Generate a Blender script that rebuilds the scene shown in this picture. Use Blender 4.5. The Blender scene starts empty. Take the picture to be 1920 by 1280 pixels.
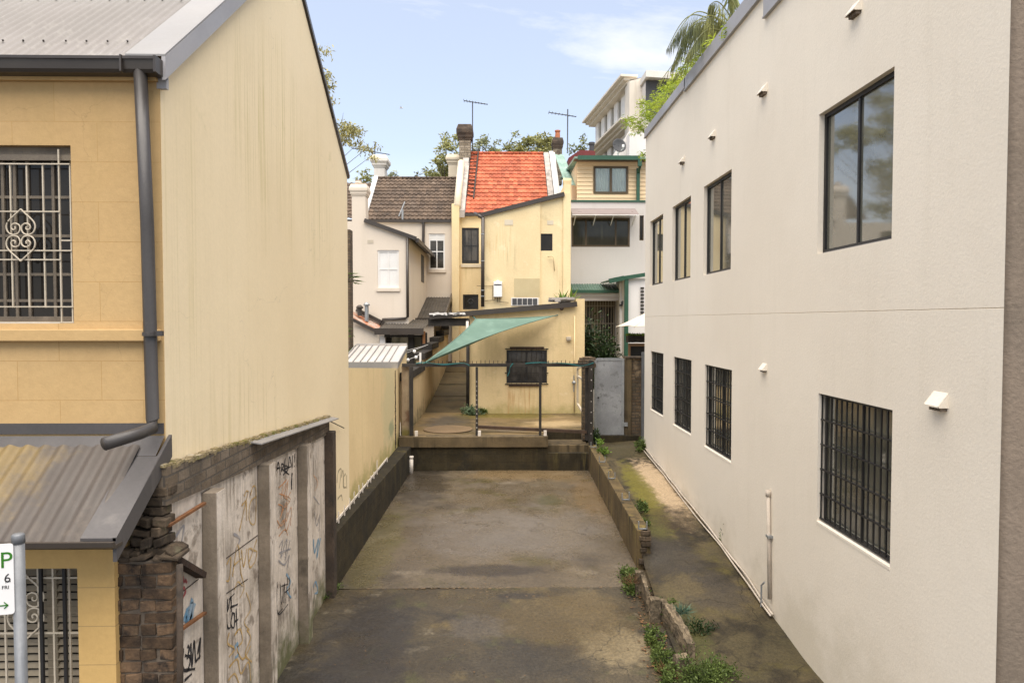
import bpy, bmesh, math, random
from mathutils import Vector, Matrix, Euler, noise
random.seed(11)
S = bpy.context.scene
COL = S.collection
V = Vector
R = math.radians
# ---------------------------------------------------------------- camera
F = 1280.0
CAM = V((0, 0, 4.0))
cd = bpy.data.cameras.new('camera'); cam = bpy.data.objects.new('camera', cd); COL.objects.link(cam)
cam.location = CAM
cam.rotation_euler = Euler((R(90 - 1.79), 0, R(-1.03)))
cd.sensor_width = 36; cd.lens = 24; cd.clip_end = 5000; cd.clip_start = 0.05
S.camera = cam
RM = cam.rotation_euler.to_matrix()
def ray(px, py): return RM @ V(((px - 960) / F, (640 - py) / F, -1))
def aY(px, py, Y):
    d = ray(px, py); return CAM + d * (Y / d.y)
def aX(px, py, X):
    d = ray(px, py); return CAM + d * (X / d.x)
def rY(x0, y0, x1, y1, Y):           # a rectangle on a plane of constant Y: X0, X1, Z0, Z1
    ym = (y0 + y1) / 2; xm = (x0 + x1) / 2
    return (aY(x0, ym, Y).x, aY(x1, ym, Y).x, aY(xm, y1, Y).z, aY(xm, y0, Y).z)
# ---------------------------------------------------------------- materials
def lin(r, g, b):
    f = lambda c: ((c / 255 + 0.055) / 1.055) ** 2.4 if c > 10 else c / 255 / 12.92
    return (f(r), f(g), f(b))
class NT:
    def __init__(s, name):
        s.m = bpy.data.materials.new(name); s.m.use_nodes = True
        s.t = s.m.node_tree; s.t.nodes.clear()
    def n(s, ty, **k):
        x = s.t.nodes.new(ty)
        for a, b in k.items(): setattr(x, a, b)
        return x
    def l(s, a, b): s.t.links.new(a, b)
    def put(s, sock, v):
        if hasattr(v, 'is_output'): s.l(v, sock)
        elif isinstance(v, (tuple, list)) and len(v) == 3 and sock.type == 'RGBA': sock.default_value = (*v, 1)
        else: sock.default_value = v
    def math(s, op, a, b=0.0, c=None, clamp=False):
        x = s.n('ShaderNodeMath', operation=op); x.use_clamp = clamp
        s.put(x.inputs[0], a); s.put(x.inputs[1], b)
        if c is not None: s.put(x.inputs[2], c)
        return x.outputs[0]
    def mix(s, f, a, b, mode='MIX'):
        x = s.n('ShaderNodeMix', data_type='RGBA', blend_type=mode)
        s.put(x.inputs[0], f); s.put(x.inputs[6], a); s.put(x.inputs[7], b)
        return x.outputs[2]
    def vec(s, v, scale=None, loc=None):
        x = s.n('ShaderNodeMapping'); s.l(v, x.inputs[0])
        if scale: x.inputs['Scale'].default_value = scale
        if loc: x.inputs['Location'].default_value = loc
        return x.outputs[0]
    def noise(s, v, scale, detail=5, rough=.55, dist=0):
        x = s.n('ShaderNodeTexNoise'); s.l(v, x.inputs['Vector'])
        x.inputs['Scale'].default_value = scale; x.inputs['Detail'].default_value = detail
        x.inputs['Roughness'].default_value = rough; x.inputs['Distortion'].default_value = dist
        return x.outputs['Fac']
    def ramp(s, f, lo, hi, a=0.0, b=1.0):
        x = s.n('ShaderNodeMapRange'); x.interpolation_type = 'SMOOTHSTEP'
        s.put(x.inputs[0], f); x.inputs[1].default_value = lo; x.inputs[2].default_value = hi
        x.inputs[3].default_value = a; x.inputs[4].default_value = b
        return x.outputs[0]
def mk(name, c, c2=None, sc=1.5, rough=.85, rv=.08, bump=.15, bsc=45, streak=(), blot=(), zm=(), spots=(), loc=(), cracks=None, brick=None,
       spec=.3, metal=0.0, island=0.0, fine=.08, coat=0.0, planks=None, trans=0.0, emit=None):
    t = NT(name)
    geo = t.n('ShaderNodeNewGeometry'); pos = geo.outputs['Position']
    sep = t.n('ShaderNodeSeparateXYZ'); t.l(pos, sep.inputs[0])
    X, Y, Z = sep.outputs
    c2 = c2 or tuple(v * .84 for v in c)
    col = t.mix(t.ramp(t.noise(pos, sc), .35, .68), c, c2)
    bfac = None
    if brick:
        bw, bh, mort, m_c, b1, b2 = brick
        cv = t.n('ShaderNodeCombineXYZ'); t.l(t.math('ADD', X, Y), cv.inputs[0]); t.l(Z, cv.inputs[1])
        b = t.n('ShaderNodeTexBrick'); t.l(cv.outputs[0], b.inputs['Vector'])
        b.inputs['Scale'].default_value = 1; b.inputs['Brick Width'].default_value = bw; b.inputs['Row Height'].default_value = bh
        b.inputs['Mortar Size'].default_value = mort; b.inputs['Mortar Smooth'].default_value = .15; b.inputs['Bias'].default_value = 0
        bfac = b.outputs['Fac']
        b.inputs['Color1'].default_value = (*b1, 1); b.inputs['Color2'].default_value = (*b2, 1); b.inputs['Mortar'].default_value = (1, 1, 1, 1)
        col = t.mix(1.0, col, b.outputs['Color'], 'MULTIPLY')
        col = t.mix(bfac, col, m_c)
    for (sc_, amt, hs, vs, lo, hi) in streak:
        f = t.noise(t.vec(pos, (hs, hs, vs)), 1.0, 4, .6)
        g = t.noise(pos, .9, 3)
        f = t.math('MULTIPLY', t.ramp(f, lo, hi), t.ramp(g, .35, .62))
        col = t.mix(t.math('MULTIPLY', f, amt), col, sc_)
    for (bc, amt, s_, lo, hi) in blot:
        f = t.ramp(t.noise(t.vec(pos, (1, 1, 1), (s_ * 3.1, 1.7, s_)), s_, 6, .62), lo, hi)
        col = t.mix(t.math('MULTIPLY', f, amt), col, bc)
    for (mc, z0, z1, ns, amt) in zm:      # growth creeping up from a level, ragged edge
        f = t.math('ADD', Z, t.math('MULTIPLY', t.math('SUBTRACT', t.noise(pos, ns, 6, .65), .5), (z1 - z0) * 2.4))
        col = t.mix(t.math('MULTIPLY', t.ramp(f, z0, z1, 1, 0), amt), col, mc)
    for (cx, cy, cz, rx, ry, rz, s_c, amt) in spots:
        d = t.n('ShaderNodeVectorMath', operation='SUBTRACT'); t.l(pos, d.inputs[0]); d.inputs[1].default_value = (cx, cy, cz)
        e = t.n('ShaderNodeVectorMath', operation='MULTIPLY'); t.l(d.outputs[0], e.inputs[0]); e.inputs[1].default_value = (1 / rx, 1 / ry, 1 / rz)
        q = t.n('ShaderNodeVectorMath', operation='LENGTH'); t.l(e.outputs[0], q.inputs[0])
        f = t.math('ADD', q.outputs['Value'], t.math('MULTIPLY', t.math('SUBTRACT', t.noise(pos, 2.6 / max(rx, .3), 6, .65), .5), 1.5))
        col = t.mix(t.math('MULTIPLY', t.ramp(f, .45, 1.05, 1, 0), amt), col, s_c)
    for (cx, cy, cz, rx, ry, rz, hs, vs, l_c, amt) in loc:      # run-off streaks confined to one patch of the wall
        d = t.n('ShaderNodeVectorMath', operation='SUBTRACT'); t.l(pos, d.inputs[0]); d.inputs[1].default_value = (cx, cy, cz)
        e = t.n('ShaderNodeVectorMath', operation='MULTIPLY'); t.l(d.outputs[0], e.inputs[0]); e.inputs[1].default_value = (1 / rx, 1 / ry, 1 / rz)
        q = t.n('ShaderNodeVectorMath', operation='LENGTH'); t.l(e.outputs[0], q.inputs[0])
        f = t.math('ADD', q.outputs['Value'], t.math('MULTIPLY', t.math('SUBTRACT', t.noise(pos, 1.6, 4), .5), 1.2))
        g = t.ramp(t.noise(t.vec(pos, (hs, hs, vs), (cy, cz, cx)), 1.0, 5, .65, .9), .47, .72)
        col = t.mix(t.math('MULTIPLY', t.math('MULTIPLY', t.ramp(f, .2, 1.05, 1, 0), g), amt), col, l_c)
    if cracks:
        cs, cw, ca = cracks
        dn = t.n('ShaderNodeTexNoise'); t.l(pos, dn.inputs['Vector']); dn.inputs['Scale'].default_value = cs * 3; dn.inputs['Detail'].default_value = 7
        dv = t.n('ShaderNodeVectorMath', operation='MULTIPLY_ADD'); t.l(dn.outputs['Color'], dv.inputs[0]); dv.inputs[1].default_value = (.45 / cs,) * 3; t.l(pos, dv.inputs[2])
        vo = t.n('ShaderNodeTexVoronoi', feature='DISTANCE_TO_EDGE'); t.l(dv.outputs[0], vo.inputs['Vector']); vo.inputs['Scale'].default_value = cs
        f = t.math('MULTIPLY', t.ramp(vo.outputs['Distance'], 0, cw * cs, 1, 0), t.ramp(t.noise(pos, cs * .9, 3), .43, .5))
        col = t.mix(t.math('MULTIPLY', f, ca), col, tuple(v * .25 for v in c))
    if planks:
        wv, dk = planks
        f = t.noise(t.vec(pos, wv), 1.0, 4, .6)
        col = t.mix(t.ramp(f, .4, .65), col, dk)
    fn = t.noise(pos, bsc * .9, 4, .7)
    col = t.mix(1.0, col, t.ramp(fn, .2, .8, 1 - fine, 1 + fine), 'MULTIPLY')
    if island:
        r = geo.outputs['Random Per Island']
        col = t.mix(1.0, col, t.math('MULTIPLY_ADD', r, island * 2, 1 - island), 'MULTIPLY')
    p = t.n('ShaderNodeBsdfPrincipled')
    t.put(p.inputs['Base Color'], col)
    t.put(p.inputs['Roughness'], t.ramp(t.noise(pos, sc * 1.7, 4), .3, .7, max(.02, rough - rv), min(1, rough + rv)))
    p.inputs['Specular IOR Level'].default_value = spec; p.inputs['Metallic'].default_value = metal
    if coat: p.inputs['Coat Weight'].default_value = coat; p.inputs['Coat Roughness'].default_value = .05
    if trans: p.inputs['Subsurface Weight'].default_value = 0
    if bump:
        h = t.math('ADD', t.noise(pos, bsc, 5, .65), t.math('MULTIPLY', t.noise(pos, bsc * .12, 4), 1.2))
        if bfac is not None: h = t.math('SUBTRACT', h, t.math('MULTIPLY', bfac, 1.6))
        b = t.n('ShaderNodeBump'); b.inputs['Strength'].default_value = bump; b.inputs['Distance'].default_value = .012
        t.l(h, b.inputs['Height']); t.l(b.outputs[0], p.inputs['Normal'])
    o = t.n('ShaderNodeOutputMaterial')
    sh = p.outputs[0]
    if trans:
        tr = t.n('ShaderNodeBsdfTranslucent'); t.put(tr.inputs[0], col)
        mx = t.n('ShaderNodeMixShader'); mx.inputs[0].default_value = trans
        t.l(sh, mx.inputs[1]); t.l(tr.outputs[0], mx.inputs[2]); sh = mx.outputs[0]
    t.l(sh, o.inputs[0])
    return t.m
def mk_glass(name, tint=(.9, .95, .93), refl=.12):
    t = NT(name)
    fr = t.n('ShaderNodeFresnel'); fr.inputs[0].default_value = 1.6
    tr = t.n('ShaderNodeBsdfTransparent'); t.put(tr.inputs[0], tint)
    gl = t.n('ShaderNodeBsdfGlossy'); gl.inputs['Roughness'].default_value = .01
    mx = t.n('ShaderNodeMixShader'); t.l(t.math('ADD', fr.outputs[0], refl, clamp=True), mx.inputs[0])
    t.l(tr.outputs[0], mx.inputs[1]); t.l(gl.outputs[0], mx.inputs[2])
    o = t.n('ShaderNodeOutputMaterial'); t.l(mx.outputs[0], o.inputs[0])
    return t.m
# ---------------------------------------------------------------- mesh builder
class MB:
    def __init__(s): s.v = []; s.f = []
    def add(s, vs, fs):
        k = len(s.v); s.v += [tuple(p) for p in vs]; s.f += [tuple(i + k for i in q) for q in fs]; return s
    def hexa(s, p): return s.add(p, [(0, 3, 2, 1), (4, 5, 6, 7), (0, 1, 5, 4), (1, 2, 6, 5), (2, 3, 7, 6), (3, 0, 4, 7)])
    def box(s, x0, x1, y0, y1, z0, z1):
        return s.hexa([(x0, y0, z0), (x1, y0, z0), (x1, y1, z0), (x0, y1, z0), (x0, y0, z1), (x1, y0, z1), (x1, y1, z1), (x0, y1, z1)])
    def obox(s, c, a, b, d):               # centre and three half-axis vectors
        c, a, b, d = V(c), V(a), V(b), V(d)
        return s.hexa([c - a - b - d, c + a - b - d, c + a + b - d, c - a + b - d, c - a - b + d, c + a - b + d, c + a + b + d, c - a + b + d])
    def quad(s, a, b, c, d): return s.add([a, b, c, d], [(0, 1, 2, 3)])
    def poly(s, pts): return s.add(pts, [tuple(range(len(pts)))])
    def prism(s, pts, vec):
        n = len(pts); vec = V(vec); a = [V(p) for p in pts]; b = [p + vec for p in a]
        return s.add(a + b, [tuple(range(n))[::-1], tuple(range(n, 2 * n))] + [(i, (i + 1) % n, n + (i + 1) % n, n + i) for i in range(n)])
    def bar(s, p, q, w, h, up=(0, 0, 1)):
        p, q = V(p), V(q); d = (q - p).normalized(); up = V(up)
        if abs(d.dot(up)) > .98: up = V((1, 0, 0))
        sx = d.cross(up).normalized(); uz = sx.cross(d).normalized()
        return s.obox((p + q) / 2, (q - p) / 2, sx * (w / 2), uz * (h / 2))
    def tube(s, pts, r, n=8, cap=True):
        pts = [V(p) for p in pts]; rs = r if isinstance(r, (list, tuple)) else [r] * len(pts)
        vs = []; fs = []; ref = V((.31, .17, .93))
        for i, p in enumerate(pts):
            d = (pts[min(i + 1, len(pts) - 1)] - pts[max(i - 1, 0)]).normalized()
            if abs(d.dot(ref)) > .95: ref = V((.9, .3, .1))
            a = d.cross(ref).normalized(); b = a.cross(d).normalized()
            for k in range(n):
                t = 2 * math.pi * k / n; vs.append(p + (a * math.cos(t) + b * math.sin(t)) * rs[i])
        for i in range(len(pts) - 1):
            for k in range(n): fs.append((i * n + k, i * n + (k + 1) % n, (i + 1) * n + (k + 1) % n, (i + 1) * n + k))
        if cap: fs.append(tuple(range(n))[::-1]); fs.append(tuple(range((len(pts) - 1) * n, len(pts) * n)))
        return s.add(vs, fs)
    def lathe(s, c, prof, n=16):
        c = V(c); vs = []; fs = []
        for (r, z) in prof:
            for k in range(n):
                t = 2 * math.pi * k / n; vs.append(c + V((r * math.cos(t), r * math.sin(t), z)))
        for i in range(len(prof) - 1):
            for k in range(n): fs.append((i * n + k, i * n + (k + 1) % n, (i + 1) * n + (k + 1) % n, (i + 1) * n + k))
        fs.append(tuple(range(n))[::-1]); fs.append(tuple(range((len(prof) - 1) * n, len(prof) * n)))
        return s.add(vs, fs)
    def grid(s, fn, nu, nv):
        vs = [fn(i / nu, j / nv) for j in range(nv + 1) for i in range(nu + 1)]
        fs = [(j * (nu + 1) + i, j * (nu + 1) + i + 1, (j + 1) * (nu + 1) + i + 1, (j + 1) * (nu + 1) + i) for j in range(nv) for i in range(nu)]
        return s.add(vs, fs)
    def leaf(s, p, d, l, w, up=None):
        d = d.normalized(); a = d.cross(up or V((random.gauss(0, 1), random.gauss(0, 1), random.gauss(0, 1))))
        if a.length < 1e-4: a = d.orthogonal()
        a = a.normalized() * w / 2
        return s.add([p, p + d * l * .45 + a, p + d * l, p + d * l * .45 - a], [(0, 1, 2, 3)])
    def build(s, name, mat, parent=None, smooth=False, bevel=0.0, solid=0.0, normals=True):
        me = bpy.data.meshes.new(name); me.from_pydata(s.v, [], s.f)
        if normals:
            bm = bmesh.new(); bm.from_mesh(me); bmesh.ops.recalc_face_normals(bm, faces=bm.faces); bm.to_mesh(me); bm.free()
        if smooth: me.polygons.foreach_set('use_smooth', [True] * len(me.polygons))
        me.materials.append(mat); me.update()
        o = bpy.data.objects.new(name, me); COL.objects.link(o)
        if parent is not None:
            o.parent = parent
            if parent.type == 'EMPTY': o.matrix_parent_inverse = Matrix.Translation(-parent.location)
        if solid: q = o.modifiers.new('solid', 'SOLIDIFY'); q.thickness = solid; q.offset = 0
        if bevel: q = o.modifiers.new('bevel', 'BEVEL'); q.width = bevel; q.segments = 2; q.limit_method = 'ANGLE'
        return o
def tag(o, label, cat, group=None, kind=None):
    o['label'] = label; o['category'] = cat
    if group: o['group'] = group
    if kind: o['kind'] = kind
    return o
def thing(name, label, cat, loc, group=None):
    o = bpy.data.objects.new(name, None); COL.objects.link(o); o.location = V(loc); o.empty_display_size = .2
    return tag(o, label, cat, group)
def struct(o): o['kind'] = 'structure'; return o
def wall(mb, ax, c, u0, u1, z0, z1, holes=(), inw=1.0, depth=.1, groove=None):
    """rectangular wall face on the plane ax=c; holes (u0,u1,z0,z1) get reveals of `depth` along inw"""
    P = (lambda u, z, d=0: (c + d * inw, u, z)) if ax == 'x' else (lambda u, z, d=0: (u, c + d * inw, z))
    hs = list(holes)
    us = sorted(set([u0, u1] + [h[0] for h in hs] + [h[1] for h in hs])); zs = [z0, z1] + [h[2] for h in hs] + [h[3] for h in hs]
    if groove: zs += [groove - .005, groove + .005]
    zs = sorted(set(zs))
    for i in range(len(us) - 1):
        for j in range(len(zs) - 1):
            um, zm_ = (us[i] + us[i + 1]) / 2, (zs[j] + zs[j + 1]) / 2
            if any(h[0] < um < h[1] and h[2] < zm_ < h[3] for h in hs): continue
            if groove and abs(zm_ - groove) < .004:
                mb.quad(P(us[i], zs[j]), P(us[i + 1], zs[j]), P(us[i + 1], zm_, .008), P(us[i], zm_, .008))
                mb.quad(P(us[i], zm_, .008), P(us[i + 1], zm_, .008), P(us[i + 1], zs[j + 1]), P(us[i], zs[j + 1])); continue
            mb.quad(P(us[i], zs[j]), P(us[i + 1], zs[j]), P(us[i + 1], zs[j + 1]), P(us[i], zs[j + 1]))
    for (a, b, d, e) in hs:
        for (p, q) in (((a, d), (b, d)), ((b, d), (b, e)), ((b, e), (a, e)), ((a, e), (a, d))):
            mb.quad(P(*p), P(*q), P(*q, depth), P(*p, depth))
def window(parent, ax, c, r, inw, fmat, pmat, fw=.05, d0=.05, d1=.1, mull=(), trans=(), bw=.03, name='window', label=None, pd=None):
    """frame with mullions between depths d0..d1 behind the wall face, one pane behind it"""
    u0, u1, z0, z1 = r
    def B(mb, a, b, z_, y_, e0=d0, e1=d1):
        lo, hi = sorted((c + inw * e0, c + inw * e1))
        if ax == 'x': mb.box(lo, hi, a, b, z_, y_)
        else: mb.box(a, b, lo, hi, z_, y_)
    m = MB(); e = .002
    B(m, u0 + e, u0 + fw, z0 + e, z1 - e); B(m, u1 - fw, u1 - e, z0 + e, z1 - e)
    B(m, u0 + fw, u1 - fw, z0 + e, z0 + fw); B(m, u0 + fw, u1 - fw, z1 - fw, z1 - e)
    for t in mull: x = u0 + (u1 - u0) * t; B(m, x - bw / 2, x + bw / 2, z0 + fw, z1 - fw, d0 + .006, d1 - .006)
    for t in trans: z = z0 + (z1 - z0) * t; B(m, u0 + fw, u1 - fw, z - bw / 2, z + bw / 2, d0 + .009, d1 - .009)
    fo = m.build(name, fmat, parent)
    if label: fo['label'] = label
    g = MB(); q = pd if pd is not None else (d0 + d1) / 2
    B(g, u0 + fw * .6, u1 - fw * .6, z0 + fw * .6, z1 - fw * .6, q, q + .006)
    g.build('pane', pmat, fo)
    return fo
def smoothline(pts, k=6):
    pts = [V(p) for p in pts]; out = []
    for i in range(len(pts) - 1):
        p0, p1, p2, p3 = pts[max(i - 1, 0)], pts[i], pts[i + 1], pts[min(i + 2, len(pts) - 1)]
        for j in range(k):
            t = j / k
            out.append(.5 * ((2 * p1) + (p2 - p0) * t + (2 * p0 - 5 * p1 + 4 * p2 - p3) * t * t + (3 * p1 - p0 - 3 * p2 + p3) * t ** 3))
    out.append(pts[-1]); return out
SKX, SKY_, CL0, CL1, HAZE0, CLOUD, SKYS, SUNE, EXPO = 0.6, 5.1, .46, .74, .32, (5.6, 5.45, 5.3), .062, 2.0, 1.95
# ---------------------------------------------------------------- palette
XL_ = -2.43
STK = (.30, .28, .10)
m_cream = mk('cream_render', (.78, .705, .59), (.745, .668, .553), sc=.5, bump=.22, bsc=38, fine=.035, streak=[((.60, .53, .42), .2, 5, .35, .5, .75)], zm=[((.42, .36, .24), .2, 1.1, 1.6, .35)], rough=.88)
m_stucco = mk('rough_stucco', (.20, .155, .115), (.165, .13, .097), sc=1.2, bump=.7, bsc=30, fine=.1)  # dark base: shade on the street front is put into the colour
m_gable = mk('pale_yellow_paint', (.79, .655, .435), (.745, .61, .395), sc=.45, bump=.12, bsc=30, fine=.03,
             streak=[((.60, .48, .24), .35, 7, .16, .58, .76)], cracks=(.4, .004, .25), loc=[(XL_, 7.4, 6.0, 9, 1.7, 1.5, 26, .25, (.46, .375, .13), .75), (XL_, 9.2, 5.6, 9, 1.2, 1.5, 34, .3, (.46, .38, .14), .55), (XL_, 5.3, 4.2, 9, .6, 2.6, 20, .3, (.52, .42, .18), .45), (XL_, 6.4, 3.1, 9, 2.0, .7, 18, .3, (.52, .42, .19), .5)],
             blot=[((.40, .36, .14), .5, 1.6, .66, .8)], rough=.8)
m_yellow = mk('buff_render', (.72, .575, .335), (.65, .51, .29), sc=.8, bump=.35, bsc=22, fine=.06,
              streak=[((.40, .32, .14), .5, 7, .5, .5, .75)], blot=[((.36, .30, .16), .45, 1.3, .6, .78), ((.72, .60, .38), .6, 2.6, .6, .72)], rough=.9)
m_lanewall = mk('aged_yellow_paint', (.74, .575, .32), (.68, .52, .285), sc=.6, bump=.3, bsc=16, fine=.05,
                streak=[((.46, .37, .17), .5, 6, .4, .5, .75)], zm=[((.30, .27, .08), 1.0, 1.45, 3.0, .75)],
                spots=[(-2.43, 15.0, 2.2, 1.2, 1.1, 1.3, (.56, .48, .27), .8), (-2.43, 15.3, 1.55, .5, .45, .25, (.14, .22, .13), .55)])
m_ochre = mk('ochre_ashlar_paint', (.50, .335, .155), (.45, .295, .132), cracks=(1.1, .003, .22), sc=.9, bump=.22, bsc=24, fine=.05,
             brick=(.60, .285, .0028, (.40, .25, .10), (1, 1, 1), (.95, .95, .94)), streak=[((.42, .28, .12), .5, 4, .8, .5, .72)], rough=.85)
m_ochre_plain = mk('ochre_paint', (.515, .345, .16), (.465, .308, .138), sc=1.2, bump=.2, bsc=24, fine=.05, streak=[((.4, .27, .12), .5, 4, .8, .5, .72)])
m_roofgrey = mk('grey_roof_sheet', (.175, .155, .14), (.15, .135, .12), sc=.8, rough=.5, bump=.05, fine=.05, spec=.4, streak=[((.27, .25, .22), .4, 9, .6, .5, .7)])
m_flash = mk('pale_flashing', (.25, .238, .228), (.215, .205, .195), sc=.9, rough=.5, bump=.04, spec=.4, fine=.04)
m_parapet = mk('grey_parapet_flashing', (.34, .325, .325), (.28, .27, .27), sc=.7, rough=.45, bump=.03, spec=.4, fine=.04)
m_gutter = mk('charcoal_gutter', (.05, .040, .032), (.04, .032, .026), rough=.38, bump=.03, spec=.45, fine=.05)
m_pipegrey = mk('dark_grey_pipe', (.052, .046, .042), (.042, .037, .034), rough=.45, bump=.03, spec=.45, blot=[((.16, .13, .1), .4, 4, .6, .75)])
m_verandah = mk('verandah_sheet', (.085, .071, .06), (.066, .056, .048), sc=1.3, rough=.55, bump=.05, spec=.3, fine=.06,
                spots=[(-3.75, 4.65, 3.0, .75, .6, .6, (.20, .14, .055), .9)], streak=[((.16, .13, .1), .5, 8, 8, .5, .7)])  # yellow spot: ochre wall's reflection painted into the sheet colour
m_apron = mk('slate_flashing', (.075, .068, .066), (.062, .057, .055), rough=.5, bump=.04, spec=.4, streak=[((.15, .135, .12), .5, 6, .7, .55, .75)])
m_white = mk('white_paint', (.75, .72, .68), (.68, .65, .60), rough=.6, bump=.05, fine=.04)
m_creamframe = mk('weathered_cream_frame', (.17, .138, .10), (.12, .098, .075), sc=5, rough=.7, bump=.2, fine=.1, blot=[((.25, .2, .15), .5, 6, .58, .7)])
m_bars = mk('cream_bar_paint', (.50, .43, .33), (.42, .36, .27), sc=4, rough=.55, bump=.05)
m_darkpane = mk('dark_pane', (.016, .014, .012), (.026, .022, .018), sc=2.0, rough=.06, rv=.03, bump=.0, spec=.22)
m_reflpane = mk('painted_reflection_pane', (.022, .019, .016), (.085, .075, .062), sc=1.4, rough=.06, rv=.03, bump=0, spec=.35, streak=[((.13, .115, .095), .8, 5, .7, .5, .66)], fine=.03)  # pale mottling: reflections and curtains painted into the pane colour
m_roomdark = mk('curtained_pane', (.020, .019, .013), (.045, .042, .028), sc=1.0, rough=.06, rv=.03, bump=0, spec=.35, streak=[((.085, .078, .05), .8, 9, .2, .5, .64)], fine=.03)
m_towerwall = mk('warm_tower_wall', (.66, .60, .51), (.60, .54, .45), sc=.3, bump=.05, fine=.03, streak=[((.46, .40, .32), .6, 2, .3, .5, .75)])
m_darkpane2 = mk('grey_green_pane', (.095, .095, .072), (.14, .135, .105), sc=1.1, rough=.03, rv=.02, bump=.04, bsc=2.5, spec=1.0, coat=1.0)
m_glass = mk_glass('clear_glass', (.95, .97, .95), .0)
m_black = mk('black_metal', (.014, .013, .013), (.022, .02, .019), rough=.5, bump=.08, spec=.4)
m_black2 = mk('weathered_black_timber', (.022, .019, .016), (.04, .034, .028), sc=3, rough=.75, bump=.25, blot=[((.10, .085, .07), .5, 5, .62, .76)])
m_blind = mk('white_blind', (.72, .70, .66), (.66, .64, .6), rough=.7, bump=.05)
m_curtain = mk('pale_curtain', (.78, .80, .74), (.68, .70, .65), rough=.9, bump=.1)
m_interior = mk('dim_interior', (.05, .045, .04), (.07, .062, .05), rough=.9)
m_slat = mk('louvre_slat', (.25, .205, .14), (.20, .165, .115), sc=3, rough=.6, bump=.06)
m_brick = mk('sooty_brick', (.118, .072, .04), (.055, .036, .023), sc=9, rough=.92, bump=.8, bsc=34, fine=.25, island=.5, blot=[((.14, .095, .055), .6, 9, .56, .68), ((.012, .010, .009), .9, 5, .5, .64)])
m_mortar = mk('pale_mortar', (.14, .108, .078), (.07, .055, .042), sc=9, rough=.95, bump=.6, bsc=40, fine=.15)
m_rubble = mk('dark_rubble', (.092, .066, .042), (.045, .033, .023), sc=8, rough=.95, bump=.8, bsc=28, fine=.25, island=.45, blot=[((.16, .15, .09), .6, 5, .58, .7), ((.05, .06, .02), .6, 4, .6, .7)])
m_bandbrick = mk('brick_band', (.19, .15, .11), (.12, .095, .07), sc=4, rough=.92, bump=.5, bsc=30, fine=.14,
                 brick=(.19, .085, .009, (.09, .075, .06), (1, 1, 1), (.72, .68, .62)), blot=[((.08, .065, .05), .7, 2.2, .55, .7), ((.10, .12, .035), .8, 1.6, .6, .72)])
m_panel = mk('whitewashed_panel', (.64, .56, .475), (.50, .43, .355), sc=3, rough=.9, bump=.35, bsc=26, fine=.1,
             streak=[((.12, .095, .07), .9, 9, 1.2, .46, .68), ((.20, .16, .125), .85, 26, 1.6, .48, .7)], zm=[((.085, .09, .028), .05, .75, 3.5, .9)],
             blot=[((.16, .13, .10), .85, 1.6, .54, .68), ((.20, .16, .125), .8, 5, .56, .68), ((.62, .55, .48), .7, 3.2, .6, .7)])
m_pilaster = mk('bare_concrete', (.22, .178, .132), (.155, .125, .092), sc=3, rough=.92, bump=.4, bsc=30, fine=.14,
                blot=[((.08, .066, .05), .8, 2, .56, .7)], zm=[((.06, .065, .02), .0, .55, 4, .85)], streak=[((.08, .068, .055), .6, 14, .8, .5, .7)])
m_pilaster_dark = mk('sooty_concrete', (.075, .054, .038), (.045, .034, .026), sc=4, rough=.92, bump=.5, bsc=30, fine=.16, blot=[((.03, .026, .022), .8, 3, .52, .66)])
m_rust = mk('rusty_steel', (.20, .085, .032), (.11, .05, .024), sc=9, rough=.85, bump=.4, bsc=50, fine=.2)
m_darkrust = mk('dark_rusty_steel', (.05, .028, .018), (.03, .02, .015), sc=9, rough=.85, bump=.4, bsc=50, fine=.2)
m_moss = mk('mossy_mortar', (.20, .155, .065), (.26, .21, .13), sc=7, rough=.95, bump=.9, bsc=30, fine=.2, blot=[((.12, .12, .02), .8, 6, .52, .64), ((.5, .46, .38), .7, 5, .58, .68)])
m_galv = mk('galvanised_steel', (.33, .34, .34), (.27, .28, .285), sc=14, rough=.45, bump=.05, bsc=70, metal=.5, spec=.5, fine=.09)
m_gate = mk('spangled_gate_sheet', (.34, .345, .35), (.26, .265, .27), sc=2.2, rough=.5, bump=.05, bsc=60, metal=.35, fine=.14, blot=[((.17, .17, .17), .7, 7, .55, .66)])
m_blockwall = mk('damp_block_wall', (.046, .035, .017), (.025, .020, .010), sc=2.4, rough=.9, bump=.5, bsc=24, fine=.16,
                 brick=(.39, .2, .004, (.026, .021, .012), (1, 1, 1), (.9, .88, .85)), streak=[((.014, .011, .007), .9, 8, .8, .46, .64), ((.115, .09, .03), .7, 6, .6, .54, .7)],
                 blot=[((.018, .016, .012), .7, 1.6, .55, .7)])
m_kerbwall = mk('mossy_block_wall', (.135, .095, .042), (.085, .06, .028), sc=2.2, rough=.9, bump=.5, bsc=26, fine=.16,
                streak=[((.03, .023, .012), .95, 9, .7, .45, .63), ((.22, .17, .045), .7, 6, .5, .55, .7)], blot=[((.06, .05, .03), .6, 2, .58, .7)])
m_slabedge = mk('stained_slab_edge', (.125, .09, .047), (.08, .058, .031), sc=2.4, rough=.85, bump=.35, bsc=28, fine=.12, streak=[((.035, .027, .015), .95, 8, .4, .44, .62)])
m_timber = mk('split_grey_timber', (.24, .185, .12), (.10, .078, .05), sc=3, rough=.92, bump=.8, bsc=30, fine=.2, planks=((30, 3, 30), (.07, .055, .036)), blot=[((.36, .28, .19), .7, 7, .57, .66)])
m_beige = mk('beige_render', (.655, .57, .465), (.615, .53, .43), sc=.4, bump=.1, bsc=20, fine=.03, streak=[((.56, .48, .37), .5, 3, .2, .5, .75)])
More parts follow.
